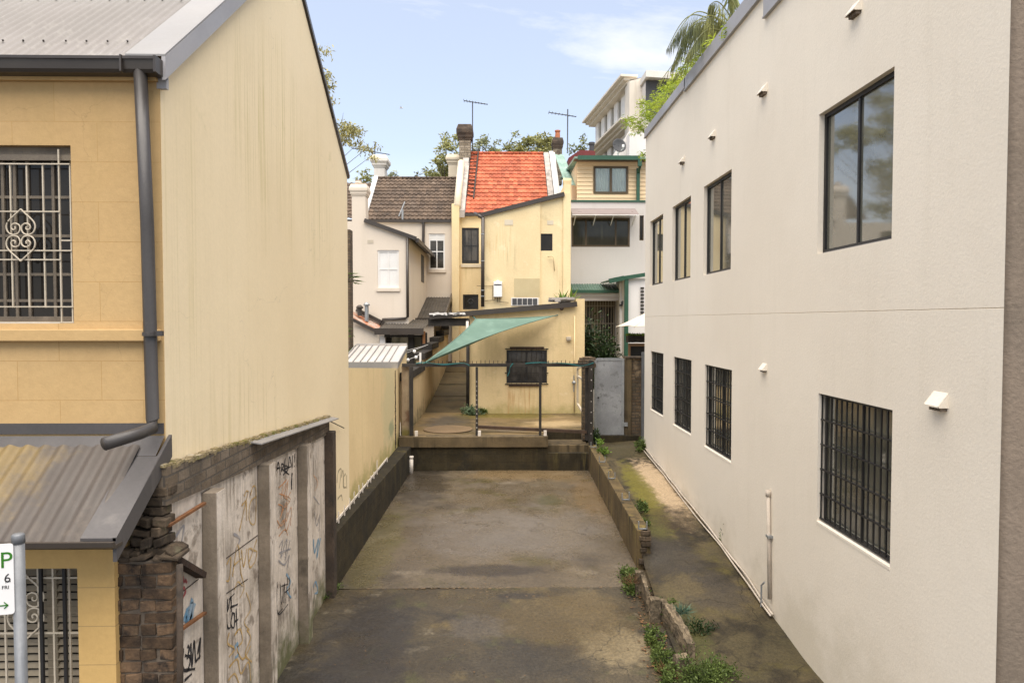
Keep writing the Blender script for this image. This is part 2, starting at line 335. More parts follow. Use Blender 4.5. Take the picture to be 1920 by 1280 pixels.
m_greyhouse = mk('pale_grey_render', (.58, .535, .49), (.53, .49, .445), sc=.4, bump=.1, bsc=20, fine=.03, streak=[((.45, .41, .36), .5, 4, .3, .5, .75)])
m_whitewall = mk('off_white_wall', (.70, .67, .63), (.64, .61, .57), sc=.5, bump=.08, fine=.03, streak=[((.52, .48, .42), .5, 4, .3, .5, .75)])
m_board = mk('cream_weatherboard', (.76, .57, .345), (.72, .53, .32), sc=.8, bump=.08, rough=.7, fine=.04)
m_tile_o = mk('orange_roof_tile', (.41, .105, .05), (.32, .078, .036), sc=1.6, rough=.8, bump=.3, bsc=30, island=.32, fine=.16, blot=[((.20, .055, .028), .6, 1.1, .54, .7), ((.50, .20, .105), .6, 2.3, .58, .72), ((.30, .17, .09), .6, 5, .6, .7)])
m_tile_b = mk('brown_roof_tile', (.105, .073, .05), (.075, .053, .038), sc=1.6, rough=.85, bump=.4, bsc=30, island=.28, fine=.14, blot=[((.22, .17, .13), .6, 1.3, .6, .72), ((.04, .033, .027), .6, 2, .58, .7)])
m_tile_p = mk('patched_terracotta_roof', (.42, .34, .28), (.30, .12, .06), sc=4, rough=.85, bump=.3, blot=[((.45, .13, .05), .9, 5, .55, .62)])
m_parapetwall = mk('weathered_parapet', (.42, .38, .34), (.30, .27, .24), sc=3, rough=.9, bump=.4, fine=.12, blot=[((.15, .13, .11), .7, 2.4, .56, .7)])
m_stonechim = mk('sooty_chimney', (.33, .28, .21), (.20, .165, .12), sc=4, rough=.93, bump=.6, bsc=18, fine=.15, brick=(.3, .12, .012, (.12, .1, .08), (1, 1, 1), (.75, .72, .68)), blot=[((.07, .055, .04), .85, 1.8, .52, .66)])
m_sootcap = mk('soot_black_cap', (.085, .062, .045), (.045, .035, .028), sc=4, rough=.93, bump=.6, bsc=18, fine=.18)
m_chimwhite = mk('off_white_chimney', (.68, .64, .58), (.60, .56, .50), sc=1.5, rough=.85, bump=.15, fine=.04, streak=[((.4, .36, .3), .5, 5, .5, .5, .72)])
m_chimcream = mk('cream_chimney', (.62, .54, .41), (.55, .475, .35), sc=1.5, rough=.85, bump=.15, fine=.05)
m_terra = mk('terracotta_pot', (.42, .15, .07), (.33, .12, .06), rough=.8)
m_brownsheet = mk('brown_grey_corrugated', (.07, .06, .048), (.055, .048, .04), rough=.65, bump=.05, spec=.2, streak=[((.14, .12, .1), .5, 8, .6, .5, .7)])
m_green = mk('dark_green_paint', (.022, .08, .045), (.018, .065, .038), rough=.45, bump=.03, spec=.45)
m_greenroof = mk('green_corrugated', (.085, .15, .11), (.065, .12, .09), rough=.5, bump=.05, spec=.4, streak=[((.2, .26, .22), .5, 6, .8, .5, .7)])
m_greencopper = mk('faded_green_sheet', (.24, .34, .28), (.17, .26, .21), rough=.6, bump=.1, streak=[((.36, .42, .36), .6, 5, .5, .5, .7)])
m_brownframe = mk('brown_aluminium', (.10, .068, .035), (.08, .055, .03), rough=.45, bump=.03)
m_olive = mk('olive_door_frame', (.17, .135, .075), (.14, .11, .062), rough=.5, bump=.05)
m_shedroof = mk('pale_zinc_roof', (.42, .39, .355), (.36, .33, .30), sc=1.0, rough=.42, bump=.04, spec=.45, fine=.05, streak=[((.42, .36, .3), .5, 7, .5, .5, .7)])
m_zincfascia = mk('zinc_fascia', (.23, .222, .21), (.19, .183, .172), rough=.45, bump=.05, spec=.4, blot=[((.14, .125, .1), .5, 3, .58, .7)])
m_sail = mk('sea_green_shade_cloth', (.175, .27, .215), (.145, .23, .182), sc=1.3, streak=[((.25, .36, .29), .5, 3, 3, .5, .7)], rough=.85, bump=.1, bsc=60, fine=.05, trans=.35)
m_canvas = mk('cream_canvas', (.78, .70, .58), (.72, .64, .52), rough=.85, bump=.1, trans=.3)
m_rope = mk('teal_strap', (.015, .11, .11), (.02, .16, .165), rough=.7)
m_pvc = mk('white_pvc', (.66, .60, .53), (.56, .50, .43), sc=5, rough=.5, bump=.05)
m_conduit = mk('painted_conduit', (.52, .45, .37), (.42, .36, .29), sc=4, rough=.6, bump=.1, blot=[((.26, .22, .15), .6, 4, .6, .7)])
m_heater = mk('white_enamel', (.78, .76, .73), (.74, .72, .69), rough=.4, bump=.02)
m_dish = mk('grey_dish', (.075, .075, .077), (.06, .06, .062), rough=.8, bump=.03)
m_maroon = mk('maroon_roof', (.16, .03, .028), (.13, .026, .025), rough=.6, bump=.05)
m_bark = mk('bark', (.20, .165, .125), (.12, .098, .075), sc=4, rough=.95, bump=.6, planks=((14, 14, 1.2), (.1, .08, .06)))
m_gumleaf = mk('gum_leaf', (.38, .34, .13), (.23, .22, .09), sc=.9, rough=.6, bump=0, island=.45, fine=.05, trans=.3)
m_treeleaf = mk('tree_leaf', (.33, .32, .12), (.20, .21, .08), sc=.5, rough=.6, bump=0, island=.5, fine=.05, trans=.3)
m_greyleaf = mk('grey_green_leaf', (.28, .29, .15), (.18, .19, .11), sc=.5, rough=.6, bump=0, island=.45, fine=.05, trans=.3)
m_palm = mk('palm_leaf', (.15, .17, .07), (.24, .24, .08), sc=1.2, rough=.45, bump=0, island=.4, fine=.05, trans=.25)
m_bamboo = mk('bamboo_leaf', (.34, .40, .035), (.22, .30, .028), sc=1.6, rough=.5, bump=0, island=.4, fine=.05, trans=.4)
m_cane = mk('bamboo_cane', (.22, .20, .06), (.16, .15, .05), rough=.5)
m_weed = mk('weed_leaf', (.11, .15, .035), (.065, .095, .024), sc=5, rough=.6, bump=0, island=.45, fine=.05, trans=.3)
m_weeddark = mk('dark_shrub_leaf', (.035, .06, .018), (.022, .04, .013), sc=3, rough=.5, bump=0, island=.5, fine=.05, trans=.2)
m_brightleaf = mk('bright_leaf', (.14, .22, .03), (.09, .15, .025), sc=3, rough=.5, bump=0, island=.35, fine=.05, trans=.35)
m_blueleaf = mk('blue_green_grass', (.10, .16, .11), (.07, .12, .08), sc=5, rough=.6, bump=0, island=.3, trans=.2)
m_dryleaf = mk('dry_leaf', (.17, .09, .04), (.10, .06, .03), sc=9, rough=.9, bump=0, island=.5)
m_pole = mk('galvanised_pole', (.155, .16, .167), (.125, .13, .136), sc=6, rough=.5, bump=.05, metal=.3, streak=[((.21, .215, .22), .5, 30, 2, .5, .7)])
m_sign = mk('white_sign_face', (.72, .70, .68), (.70, .68, .655), rough=.4, bump=.0, fine=.01)
m_signgreen = mk('sign_green', (.03, .15, .012), (.03, .14, .012), rough=.4, bump=0)
m_signblack = mk('sign_black', (.03, .03, .03), (.03, .03, .03), rough=.4, bump=0)
m_paint_k = mk('black_spray', (.018, .017, .02), (.03, .028, .03), sc=9, rough=.6, bump=.1)
m_paint_o = mk('ochre_spray', (.42, .26, .08), (.48, .34, .17), sc=8, rough=.7, bump=.1)
m_paint_r = mk('orange_spray', (.50, .21, .08), (.52, .33, .2), sc=8, rough=.7, bump=.1)
m_paint_b = mk('blue_spray', (.13, .26, .38), (.28, .34, .38), sc=8, rough=.7, bump=.1)
m_paint_red = mk('red_spray', (.24, .04, .04), (.32, .1, .1), sc=8, rough=.7, bump=.1)
m_paint_g = mk('grey_spray', (.27, .26, .27), (.34, .31, .29), sc=8, rough=.7, bump=.1)
m_paint_g2 = mk('olive_grey_spray', (.34, .29, .19), (.42, .34, .21), sc=8, rough=.7, bump=.1)
m_louvre = mk('off_white_louvre', (.42, .40, .37), (.38, .36, .33), rough=.7)
m_plank = mk('rust_brown_plank', (.07, .042, .027), (.045, .03, .02), sc=5, rough=.85, bump=.3)
m_awning = mk('brown_polycarbonate', (.32, .26, .24), (.28, .23, .21), rough=.35, bump=0, trans=.3)
m_oldbrick = mk('old_garden_brick', (.17, .12, .075), (.10, .075, .05), sc=5, rough=.93, bump=.6, bsc=28, fine=.16, brick=(.21, .08, .011, (.07, .058, .042), (1, 1, 1), (.65, .6, .55)), blot=[((.30, .22, .13), .6, 3, .58, .68), ((.05, .045, .03), .7, 1.8, .55, .7)])
m_bird = mk('bird_feathers', (.6, .6, .62), (.5, .5, .52), rough=.8)
# ground materials
m_lane = mk('wet_lane_concrete', (.118, .092, .060), (.084, .065, .042), cracks=(.33, .009, .6), sc=.8, rough=.31, rv=.2, bump=.5, bsc=34, fine=.36, spec=.5,
            blot=[((.045, .036, .026), .8, .55, .5, .66), ((.07, .058, .022), .65, 1.5, .54, .67), ((.19, .155, .11), .6, 1.3, .57, .7)],
            spots=[(-2.0, 11.2, .25, .42, 2.6, 1, (.10, .085, .03), .5), (.7, 15.9, .4, 1.6, .8, 1, (.16, .11, .055), .8), (-1.7, 15.0, .4, .8, 2.0, 1, (.035, .028, .02), .7),
                   (1.9, 14.0, .4, .5, 2.0, 1, (.15, .10, .05), .7), (.3, 12.0, .3, 2.0, 1.7, 1, (.135, .115, .095), .8), (-.2, 10.2, .2, 1.2, .28, 1, (.035, .028, .022), .8), (1.0, 13.8, .3, .35, .5, 1, (.06, .055, .025), .8)])  # broad grey spot mid-lane: sky sheen on the wet slab, painted in
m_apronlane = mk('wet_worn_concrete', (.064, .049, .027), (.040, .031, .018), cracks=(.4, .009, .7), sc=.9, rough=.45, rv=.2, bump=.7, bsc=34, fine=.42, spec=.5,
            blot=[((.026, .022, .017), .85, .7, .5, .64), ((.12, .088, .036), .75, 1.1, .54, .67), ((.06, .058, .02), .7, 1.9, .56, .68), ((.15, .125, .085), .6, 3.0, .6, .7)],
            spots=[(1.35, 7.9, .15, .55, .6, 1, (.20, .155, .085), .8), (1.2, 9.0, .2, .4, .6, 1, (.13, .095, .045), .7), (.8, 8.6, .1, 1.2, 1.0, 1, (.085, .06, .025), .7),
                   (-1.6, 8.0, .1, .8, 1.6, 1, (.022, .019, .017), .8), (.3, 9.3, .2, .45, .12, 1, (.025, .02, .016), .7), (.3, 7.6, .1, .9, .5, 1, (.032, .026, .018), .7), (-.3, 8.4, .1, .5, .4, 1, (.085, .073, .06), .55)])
m_path = mk('damp_path_concrete', (.085, .064, .03), (.052, .042, .02), cracks=(.5, .014, .8), sc=1.0, rough=.6, rv=.15, bump=.6, bsc=34, fine=.36,
            blot=[((.018, .014, .008), .9, .9, .47, .6), ((.03, .023, .014), .8, 2.6, .55, .66), ((.10, .08, .02), .6, 1.4, .56, .7), ((.12, .09, .045), .5, 2.2, .6, .72)],
            spots=[(3.15, 13.4, .8, .42, 2.3, 1, (.42, .31, .19), .95), (2.75, 13.0, .8, .3, 2.4, 1, (.14, .12, .018), .9), (2.6, 11.3, .6, .3, .8, 1, (.075, .07, .016), .8), (2.3, 8.3, .3, .25, 1.2, 1, (.06, .06, .016), .7), (2.5, 10.0, .5, .6, 1.0, 1, (.042, .035, .027), .8), (2.9, 9.0, .4, .5, .7, 1, (.048, .04, .031), .7),
                   (2.45, 9.2, .4, .4, .5, 1, (.10, .075, .034), .7), (3.0, 15.8, 1, 1.0, .5, 1, (.05, .04, .016), .8), (3.0, 11.6, .6, .5, .8, 1, (.05, .032, .016), .6)])
m_alley = mk('dark_alley_concrete', (.085, .062, .03), (.055, .042, .022), sc=.9, rough=.6, bump=.3, bsc=40, fine=.14, blot=[((.12, .09, .04), .7, 1.2, .55, .7), ((.03, .026, .014), .8, 1.5, .55, .68)])
m_court = mk('mossy_court_concrete', (.17, .115, .052), (.11, .077, .035), sc=.9, rough=.5, rv=.2, bump=.3, bsc=40, fine=.14, spec=.4,
            blot=[((.06, .045, .022), .8, .8, .5, .66), ((.30, .21, .11), .6, 1.2, .57, .7)],
            spots=[(.1, 19.8, 1.2, 1.8, .7, 1, (.14, .11, .02), .8), (-1.4, 18.6, 1.2, .8, 1.6, 1, (.05, .042, .033), .8), (1.5, 18.2, 1.2, 1.0, .7, 1, (.38, .275, .145), .7), (.4, 17.2, 1.2, 1.3, .3, 1, (.08, .06, .038), .7)])  # pale spot on the right: patch of sunlight painted into the floor
m_patch = mk('round_concrete_patch', (.17, .115, .065), (.14, .095, .052), sc=2, rough=.55, bump=.2)
m_ground = mk('dry_ground', (.12, .105, .075), (.09, .08, .05), sc=.3, rough=.95, bump=.2)
m_street = mk('street_asphalt', (.055, .054, .053), (.045, .044, .043), sc=1, rough=.8, bump=.4, bsc=60, fine=.2)
# ---------------------------------------------------------------- setting
def laneZ(y): return -.072 + .0292 * y
def pathZ(y):
    pts = [(3.0, .0), (7.3, .14), (10.3, .49), (16.3, .95), (18, .97)]
    for (a, b), (c, d) in zip(pts, pts[1:]):
        if y <= c: return b + (d - b) * (y - a) / (c - a)
    return pts[-1][1]
def nz(x, y, s, a): return noise.noise(V((x * s, y * s, 3.7))) * a
struct(MB().grid(lambda u, v: (-400 + 800 * u, 2.2 + 600 * v ** 3, -.55 if v < .01 else -.45), 8, 30).build('ground', m_ground))
struct(MB().grid(lambda u, v: (-60 + 120 * u, -30 + 33.2 * v, -.02), 4, 4).build('street', m_street))
struct(MB().grid(lambda u, v: (-2.45 + 4.75 * u, 3.15 + (9.575 - 3.15) * v, laneZ(3.15 + 6.425 * v) - .004 + nz(u * 5, v * 7, 1.1, .014)), 30, 40).build('driveway', m_apronlane, smooth=True))
struct(MB().grid(lambda u, v: (-2.45 + 4.75 * u, 9.578 + (16.4 - 9.578) * v, laneZ(9.578 + 6.822 * v) + nz(u * 5, v * 7, .9, .012)), 30, 40).build('lane', m_lane, smooth=True))
def pth(u, v):
    y = 3.15 + 13.85 * v
    xl = 2.02 + .2 * min(1, max(0, (y - 8) / 3)); x = xl + (3.46 - xl) * u
    return (x, y, pathZ(y) + nz(x, y, 1.3, .05) * min(1, (y - 3) / 3) - .12 * max(0, 1 - abs(u - .05) * 3) * (1 if 8.5 < y < 10.2 else 0))
struct(MB().grid(pth, 22, 90).build('path', m_path, smooth=True))
# crumbled joint between the two slabs: loose chips
mb = MB()
for i in range(130):
    x = random.gauss(.1, .75); y = 9.572 + random.gauss(0, .008) - (.3 if i % 4 == 0 and -.4 < x < .7 else 0) * random.random() ** 2
    s = random.uniform(.003, .011); z = laneZ(y)
    mb.obox((x, y, z), V((s * 1.6, random.uniform(-.6, .6) * s, 0)), V((0, s, 0)), V((0, 0, s * .25)))
tag(mb.build('concrete_chips', m_patch), 'pale crumbled chips along the joint across the lane', 'chips', kind='stuff')
TZ = 4 - 2.78
CY = 16.25
XST = aY(1027, 850, CY).x; YST = 17.19
def court(xa, xb, ya, yb):
    def f(u, v):
        x = xa + (xb - xa) * u; y = ya + (yb - ya) * v
        return (x, y, TZ + nz(x, y, .8, .012))
    return f
struct(MB().grid(court(-2.3, 2.45, YST, CY + 4.3), 20, 16).grid(court(-2.3, XST, CY, YST), 14, 6).build('courtyard', m_court, smooth=True))
mb = MB(); steps = [(20.54, 1.22), (23.2, 1.42), (25.4, 1.62), (28.0, 1.9), (30.6, 2.3), (34, 2.6)]
for (a, b), (c, d) in zip(steps, steps[1:]):
    mb.quad((-2.3, a, b), (-.85, a, b), (-.85, c, d - .02), (-2.3, c, d - .02)); mb.quad((-2.3, c, d - .02), (-.85, c, d - .02), (-.85, c, d), (-2.3, c, d))
struct(mb.build('alley_path', m_alley))
# ================================================================ RIGHT: cream rendered building
XR = 3.45; YN, YF = 4.615, aX(1209, 600, XR).y
BR = thing('cream_building', 'large cream rendered building with black framed windows along the right side of the lane', 'building', (6, 10, 0))
UPW = [((1218.5, 417), (1219, 536), (1243, 400), (1243, 531)), ((1260, 390), (1261, 528), (1295, 366), (1295, 520)),
       ((1319, 351.6), (1319, 516), (1371, 317), (1371, 505)), ((1533, 217), (1535, 477), (1676, 125), (1673, 447))]
LOW = [((1219, 657), (1221, 768), (1243, 663), (1244, 781)), ((1261, 668), (1264, 797), (1296, 675), (1296, 815)),
       ((1320, 682), (1322, 837), (1371, 694), (1372, 867)), ((1531, 736), (1535, 978), (1671, 768), (1671, 1064))]
def wr(q):
    a, b, c, d = [aX(*p, XR) for p in q]
    return ((c.y + d.y) / 2, (a.y + b.y) / 2, (b.z + d.z) / 2, (a.z + c.z) / 2)
UR = [wr(q) for q in UPW]; LR = [wr(q) for q in LOW]
GZ = aX(1600, 584, XR).z
ZA = aX(1245, 215, XR).z - .03; ZB = aX(1350, 94, XR).z; ZC = aX(1452, 17.5, XR).z
ya = aX(1284, 600, XR).y; yb = aX(1436, 600, XR).y
mb = MB()
wall(mb, 'x', XR, YN, YF, -.4, ZC + .03, UR + LR, 1, .1, GZ)
wall(mb, 'x', XR, yb, YF, ZC + .03, ZB + .03, (), 1, .1)
wall(mb, 'x', XR, ya, YF, ZB + .03, ZA + .1, (), 1, .1)
mb.poly([(XR, YF, -.4), (10, YF, -.4), (10, YF, ZA + .1), (XR, YF, ZA + .1)])
mb.poly([(XR, YN, ZC + .03), (10, YN, ZC + .03), (10, yb, ZC + .03), (XR, yb, ZC + .03)])
mb.poly([(XR, yb, ZC + .03), (10, yb, ZC + .03), (10, yb, ZB + .03), (XR, yb, ZB + .03)])
mb.poly([(XR, yb, ZB + .03), (10, yb, ZB + .03), (10, ya, ZB + .03), (XR, ya, ZB + .03)])
mb.poly([(XR, ya, ZB + .03), (10, ya, ZB + .03), (10, ya, ZA + .1), (XR, ya, ZA + .1)])
mb.poly([(XR, ya, ZA + .1), (10, ya, ZA + .1), (10, YF, ZA + .1), (XR, YF, ZA + .1)])
mb.build('wall', m_cream, BR)
mb = MB()          # rounded corner and street front in coarse stucco
def corner(u, v):
    z = -.4 + (ZC + .43) * v
    wob = nz(z * 2, u, 2.2, .006) * min(1, u * 5)
    if u < .5: t = u / .5 * math.pi / 2; return (XR + .04 - .04 * math.cos(t) + wob, YN - .04 * math.sin(t), z)
    return (XR + .04 + (u - .5) * 2 * 6.4, YN - .041, z)
mb.grid(corner, 16, 120); mb.build('street_front', m_stucco, BR, smooth=True)
mb = MB()
for (y0, y1, z0, z1) in ((ya - .0, YF + .02, ZA, ZA + .2), (yb, ya + .05, ZB, ZB + .25), (YN - .12, yb + .12, ZC, ZC + .3)):
    mb.box(XR - .035, XR + .14, y0, y1, z0, z1); mb.box(XR - .05, XR - .035, y0, y1, z0, z0 + .02)
mb.build('parapet_flashing', m_parapet, BR)
for i, r in enumerate(UR):
    w = window(BR, 'x', XR, r, 1, m_black, m_darkpane2, fw=.045, d0=.06, d1=.1, mull=(.5,), bw=.035, pd=.085)
    # a pale blind edge seen behind the far half of the glass, and a steel sill strip
    MB().box(XR + .055, XR + .098, r[0] + .01, r[1] - .01, r[2] + .003, r[2] + .018).build('sill_track', m_flash, w)
for i, r in enumerate(LR):
    w = window(BR, 'x', XR, r, 1, m_black, m_darkpane2, fw=.04, d0=.075, d1=.1, mull=(.45,), bw=.04, pd=.09)
    g = MB(); n = 14 if i == 3 else 12
    for k in range(n):
        y = r[0] + .02 + (r[1] - r[0] - .04) * k / (n - 1); g.box(XR + .028, XR + .042, y - .005, y + .005, r[2] + .03, r[3] - .01)
    for k in range(6):
        z = r[2] + .035 + (r[3] - r[2] - .05) * k / 5; g.box(XR + .024, XR + .046, r[0] + .006, r[1] - .006, z - .008, z + .008)
    g.build('security_bars', m_black, w)
    # sloping sill
    s = MB(); s.prism([(XR - .004, r[0], r[2] - .002), (XR + .1, r[0], r[2] + .02), (XR + .1, r[0], r[2] - .03), (XR - .004, r[0], r[2] - .03)], (0, r[1] - r[0], 0))
    s.build('sill', m_cream, BR)
for (px, py, sc) in ((1607, 16, 1), (1434, 168, 1), (1338.5, 252, 1), (1281.5, 300, 1), (1434, 688, .8), (1764, 750, 1)):
    c = aX(px, py, XR); w, h, d = .088 * sc, .07 * sc, .078 * sc
    mb = MB(); a = [(XR, c.y - w, c.z + h), (XR - d, c.y - w, c.z - h * .6), (XR - d, c.y - w, c.z - h * .75), (XR, c.y - w, c.z - h)]
    mb.prism([(XR + .004, c.y - w, c.z + h), (XR - d, c.y - w, c.z - h * .55), (XR - d, c.y - w, c.z - h * .72), (XR + .004, c.y - w, c.z + h * .8)], (0, 2 * w, 0))
    for yy in (c.y - w - .004, c.y + w - .004):
        mb.prism([(XR + .004, yy, c.z + h), (XR - d, yy, c.z - h * .55), (XR - d * .9, yy, c.z - h * .75), (XR + .004, yy, c.z - h * .75)], (0, .008, 0))
    v = mb.build('vent_hood', m_cream, BR)
    s = MB()
    for k in range(5):
        y = c.y - w * .75 + w * 1.5 * k / 4; s.box(XR - d * .6, XR, y - .006, y + .006, c.z - h * 1.15, c.z - h * .5)
    s.box(XR - .003, XR + .002, c.y - w * .9, c.y + w * .9, c.z - h * 1.1, c.z - h * .3)
    s.build('vent_grille', m_stucco, v)
# wall pipe
P0 = aX(1443, 1122, XR - .03); P1 = aX(1440.5, 920, XR - .03)
t = thing('wall_pipe', 'capped cream pipe standing upright against the cream wall beside the path', 'pipe', P0)
MB().tube([P0, P1], .024, 12).build('pipe', m_conduit, t, smooth=True)
MB().tube([P1 - V((0, 0, .07)), P1 + V((0, 0, .01))], .033, 12).build('cap', m_conduit, t, smooth=True)
c = aX(1443, 1005, XR - .03); MB().box(XR - .065, XR + .0, c.y - .04, c.y + .04, c.z - .015, c.z + .015).build('clip', m_galv, t)
pts = [(XR - .07, P0.y + .17, pathZ(P0.y) + .02), (XR - .07, P0.y + .17, pathZ(P0.y) + .3), (XR - .05, P0.y + .12, pathZ(P0.y) + .36)]
tag(MB().tube(pts, .012, 8).build('garden_tap', m_galv), 'small weathered tap pipe beside the foot of the upright wall pipe', 'tap')
for k, (dx, dz, r_) in enumerate(((.03, .045, .014), (.065, .015, .012))):
    pts = []
    for i in range(40):
        y = P0.y - .12 + (16.0 - P0.y) * i / 39
        pts.append((XR - dx + nz(y, k, 1.3, .025), y, pathZ(y) + dz + .02 + nz(y, 5 + k, 1.1, .025)))
    tag(MB().tube(pts, r_, 8).build('conduit_pipe', m_conduit, smooth=True), ('upper pale conduit running along the foot of the cream wall', 'lower pale conduit lying on the path edge against the cream wall')[k], 'pipe', 'conduits along the cream wall')

# ================================================================ LEFT: ochre terrace house with pale gable
XL = -2.43; Y0 = 4.98; Y1 = aX(652, 500, XL).y
HL = thing('terrace_house', 'ochre terrace house with a tall pale yellow gable side and grey corrugated roof', 'house', (-5, 8, 0))
ze0 = aX(304, 146, XL).z; ze1 = aX(648, 342, XL).z
ridge = None
pa = aX(448, 2, XL); pb = aX(562, 0, XL)
sa = (pa.z - ze0) / (pa.y - Y0); sb = (pb.z - ze1) / (Y1 - pb.y)
yr = (ze1 + sb * Y1 - ze0 + sa * Y0) / (sa + sb); zr = ze0 + sa * (yr - Y0)
MB().prism([(XL, Y0 + .012, -.3), (XL, Y1, -.3), (XL, Y1, ze1 + .1), (XL, yr, zr + .1), (XL, Y0 + .012, ze0 + .02)], (-.2, 0, 0)).build('side_wall', m_gable, HL)
FW = rY(-150, 272, 135.5, 606, Y0)
mb = MB(); wall(mb, 'y', Y0, -7, XL - .003, -.3, ze0, [FW], 1, .11)
mb.quad((XL - .003, Y0, -.3), (XL - .003, Y0 + .012, -.3), (XL - .003, Y0 + .012, ze0), (XL - .003, Y0, ze0))
mb.build('front_wall', m_ochre, HL)
mb = MB(); mb.quad((-7, Y1, -.3), (XL, Y1 - .001, -.3), (XL, Y1 - .001, ze1), (-7, Y1, ze1)); mb.build('rear_wall', m_gable, HL)
# roof: corrugated front slope
RO = .15; ye = Y0 - .06; zE = ze0 - .06 * sa + RO
def corr(x0, x1, ya_, za_, yb_, zb_, pitch, amp, nv=2):
    n = int((x1 - x0) / pitch * 8); nn = V((0, -(zb_ - za_), yb_ - ya_)).normalized()
    return MB().grid(lambda u, v: V((x0 + (x1 - x0) * u, ya_ + (yb_ - ya_) * v, za_ + (zb_ - za_) * v)) + nn * (amp * math.sin(u * (x1 - x0) / pitch * 2 * math.pi)), n, nv)
corr(-7.2, -2.52, ye, zE, yr, zr + RO + .01, .076, .010, 3).build('roof', m_roofgrey, HL, smooth=True)
mb = MB(); mb.quad((-7.2, yr, zr + RO), (XL + .02, yr, zr + RO), (XL + .02, Y1 + .05, ze1 + RO - .02 - .05 * sb), (-7.2, Y1 + .05, ze1 + RO - .02 - .05 * sb)); mb.build('rear_roof', m_roofgrey, HL, solid=.03)
mb = MB()
for k in range(30):
    for row in (.08, .36, .7):
        x = -2.6 - k * .152 + random.uniform(-.01, .01); y = ye + (yr - ye) * row; z = zE + (zr + RO + .01 - zE) * row + .02
        mb.obox((x, y, z - .005), (.0045, 0, 0), (0, .004, .003), (0, -.004, .005))
mb.build('roof_screws', m_gutter, HL)
mb = MB(); dy = (yr - ye); q = lambda x, y, dz: (x, y, zE + (zr + RO + .01 - zE) * (y - ye) / dy + dz)
mb.hexa([q(-2.64, ye, .016), q(-2.36, ye, .016), q(-2.36, yr, .016), q(-2.64, yr, .016), q(-2.64, ye, .03), q(-2.36, ye, .03), q(-2.36, yr, .03), q(-2.64, yr, .03)])
mb.build('verge_flashing', m_flash, HL)
mb = MB(); mb.hexa([q(-2.385, ye, -.15), q(-2.358, ye, -.15), q(-2.358, yr, -.15), q(-2.385, yr, -.15), q(-2.385, ye, .013), q(-2.358, ye, .013), q(-2.358, yr, .013), q(-2.385, yr, .013)])
mb.build('barge_capping', m_parapet, HL)
mb = MB(); mb.bar((XL + .0, yr, zr + RO), (XL + .0, Y1 + .06, ze1 + RO - .05 * sb), .06, .06); mb.build('rear_barge', m_gutter, HL)
# gutter, cornice
YG = 4.83; zg0 = aY(150, 133, YG).z; zg1 = aY(150, 105, YG).z; xg = aY(290, 120, YG).x
mb = MB(); prof = [(YG + .14, zg0), (YG + .03, zg0), (YG + .012, zg0 + .02), (YG, zg1 - .02), (YG - .012, zg1 - .02), (YG - .012, zg1), (YG + .014, zg1), (YG + .02, zg0 + .04), (YG + .14, zg0 + .03)]
mb.prism([(-7.2, a, b) for a, b in prof], (7.2 + xg, 0, 0))
mb.box(xg - .005, xg + .012, YG - .014, YG + .16, zg0 - .006, zg1 + .004); xs = aY(228, 120, YG).x; mb.box(xs - .006, xs + .006, YG - .02, YG + .02, zg0 - .005, zg1 + .006)
mb.build('gutter', m_gutter, HL)
mb = MB(); zc2 = aY(150, 151, Y0 - .03).z
mb.box(-7, XL - .01, Y0 - .07, Y0 - .003, zc2 + .03, zg0 + .03); mb.box(-7, XL - .01, Y0 - .035, Y0 - .003, zc2, zc2 + .028); mb.build('cornice', m_ochre_plain, HL)
mb = MB(); mb.prism([(-2.45, YG + .15, zg1 - .02), (-2.45, Y0 + .03, zg1 + .02), (-2.45, Y0 + .03, zg0 - .07), (-2.45, Y0 - .004, zg0 - .07)], (.07, 0, 0)); mb.build('eave_return', m_parapet, HL)
# downpipe
d = [aY(263, 130, 4.885), aY(276, 420, 4.90), aY(286, 785, 4.91)]
e = [aY(284, 803, 4.87), aY(262, 812, 4.72), aY(196, 832, 4.50)]
mb = MB(); mb.tube(d + e, .044, 16); o = mb.build('downpipe', m_pipegrey, HL, smooth=True)
c = aY(281, 626, 4.885); mb = MB(); mb.tube([c - V((0, 0, .014)), c + V((0, 0, .014))], .05, 16); mb.obox(c + V((.065, .0, .004)), (.028, 0, 0), (0, .012, 0), (0, 0, .018)); mb.build('bracket', m_pipegrey, o)
# sill band
b = rY(-300, 617, 303, 640, Y0 - .06)
mb = MB(); mb.box(-7, XL - .012, Y0 - .06, Y0 - .003, b[2], b[3]); mb.build('sill_band', m_ochre_plain, HL, bevel=.008)
# upper window: sash, bars, scroll
w = window(HL, 'y', Y0, FW, 1, m_creamframe, m_darkpane, fw=.05, d0=.065, d1=.105, mull=(.42, .5, .58, .665, .8355), trans=(.13, .28, .5, .72), bw=.02)
mb = MB(); z = FW[3]; mb.box(FW[0], FW[1] - .01, Y0 + .03, Y0 + .06, z - .1, z - .06); mb.box(FW[0], FW[1] - .004, Y0 + .05, Y0 + .065, z - .06, z - .002); mb.build('head_board', m_creamframe, w)
g = MB(); yb_ = Y0 + .015
def pz(y): return aY(60, y, yb_).z
def pxx(x): return aY(x, 440, yb_).x
for x in (-38, -8, 22, 53, 83, 113, 137 - 3):
    g.box(pxx(x) - .0045, pxx(x) + .0045, yb_ - .006, yb_ + .006, pz(604) if x > 100 else pz(577), pz(280 if x == 113 else 307))
for (y, x1) in ((308, 135), (397, 115), (470, 136), (487, 115), (575, 137), (604, 137)):
    g.box(pxx(-90), pxx(x1), yb_ - .014, yb_ - .006, pz(y) - .0045, pz(y) + .0045)
g.box(pxx(116), pxx(136), yb_ - .012, yb_ - .002, pz(451) - .005, pz(451) + .005)
g.build('security_bars', m_bars, w)
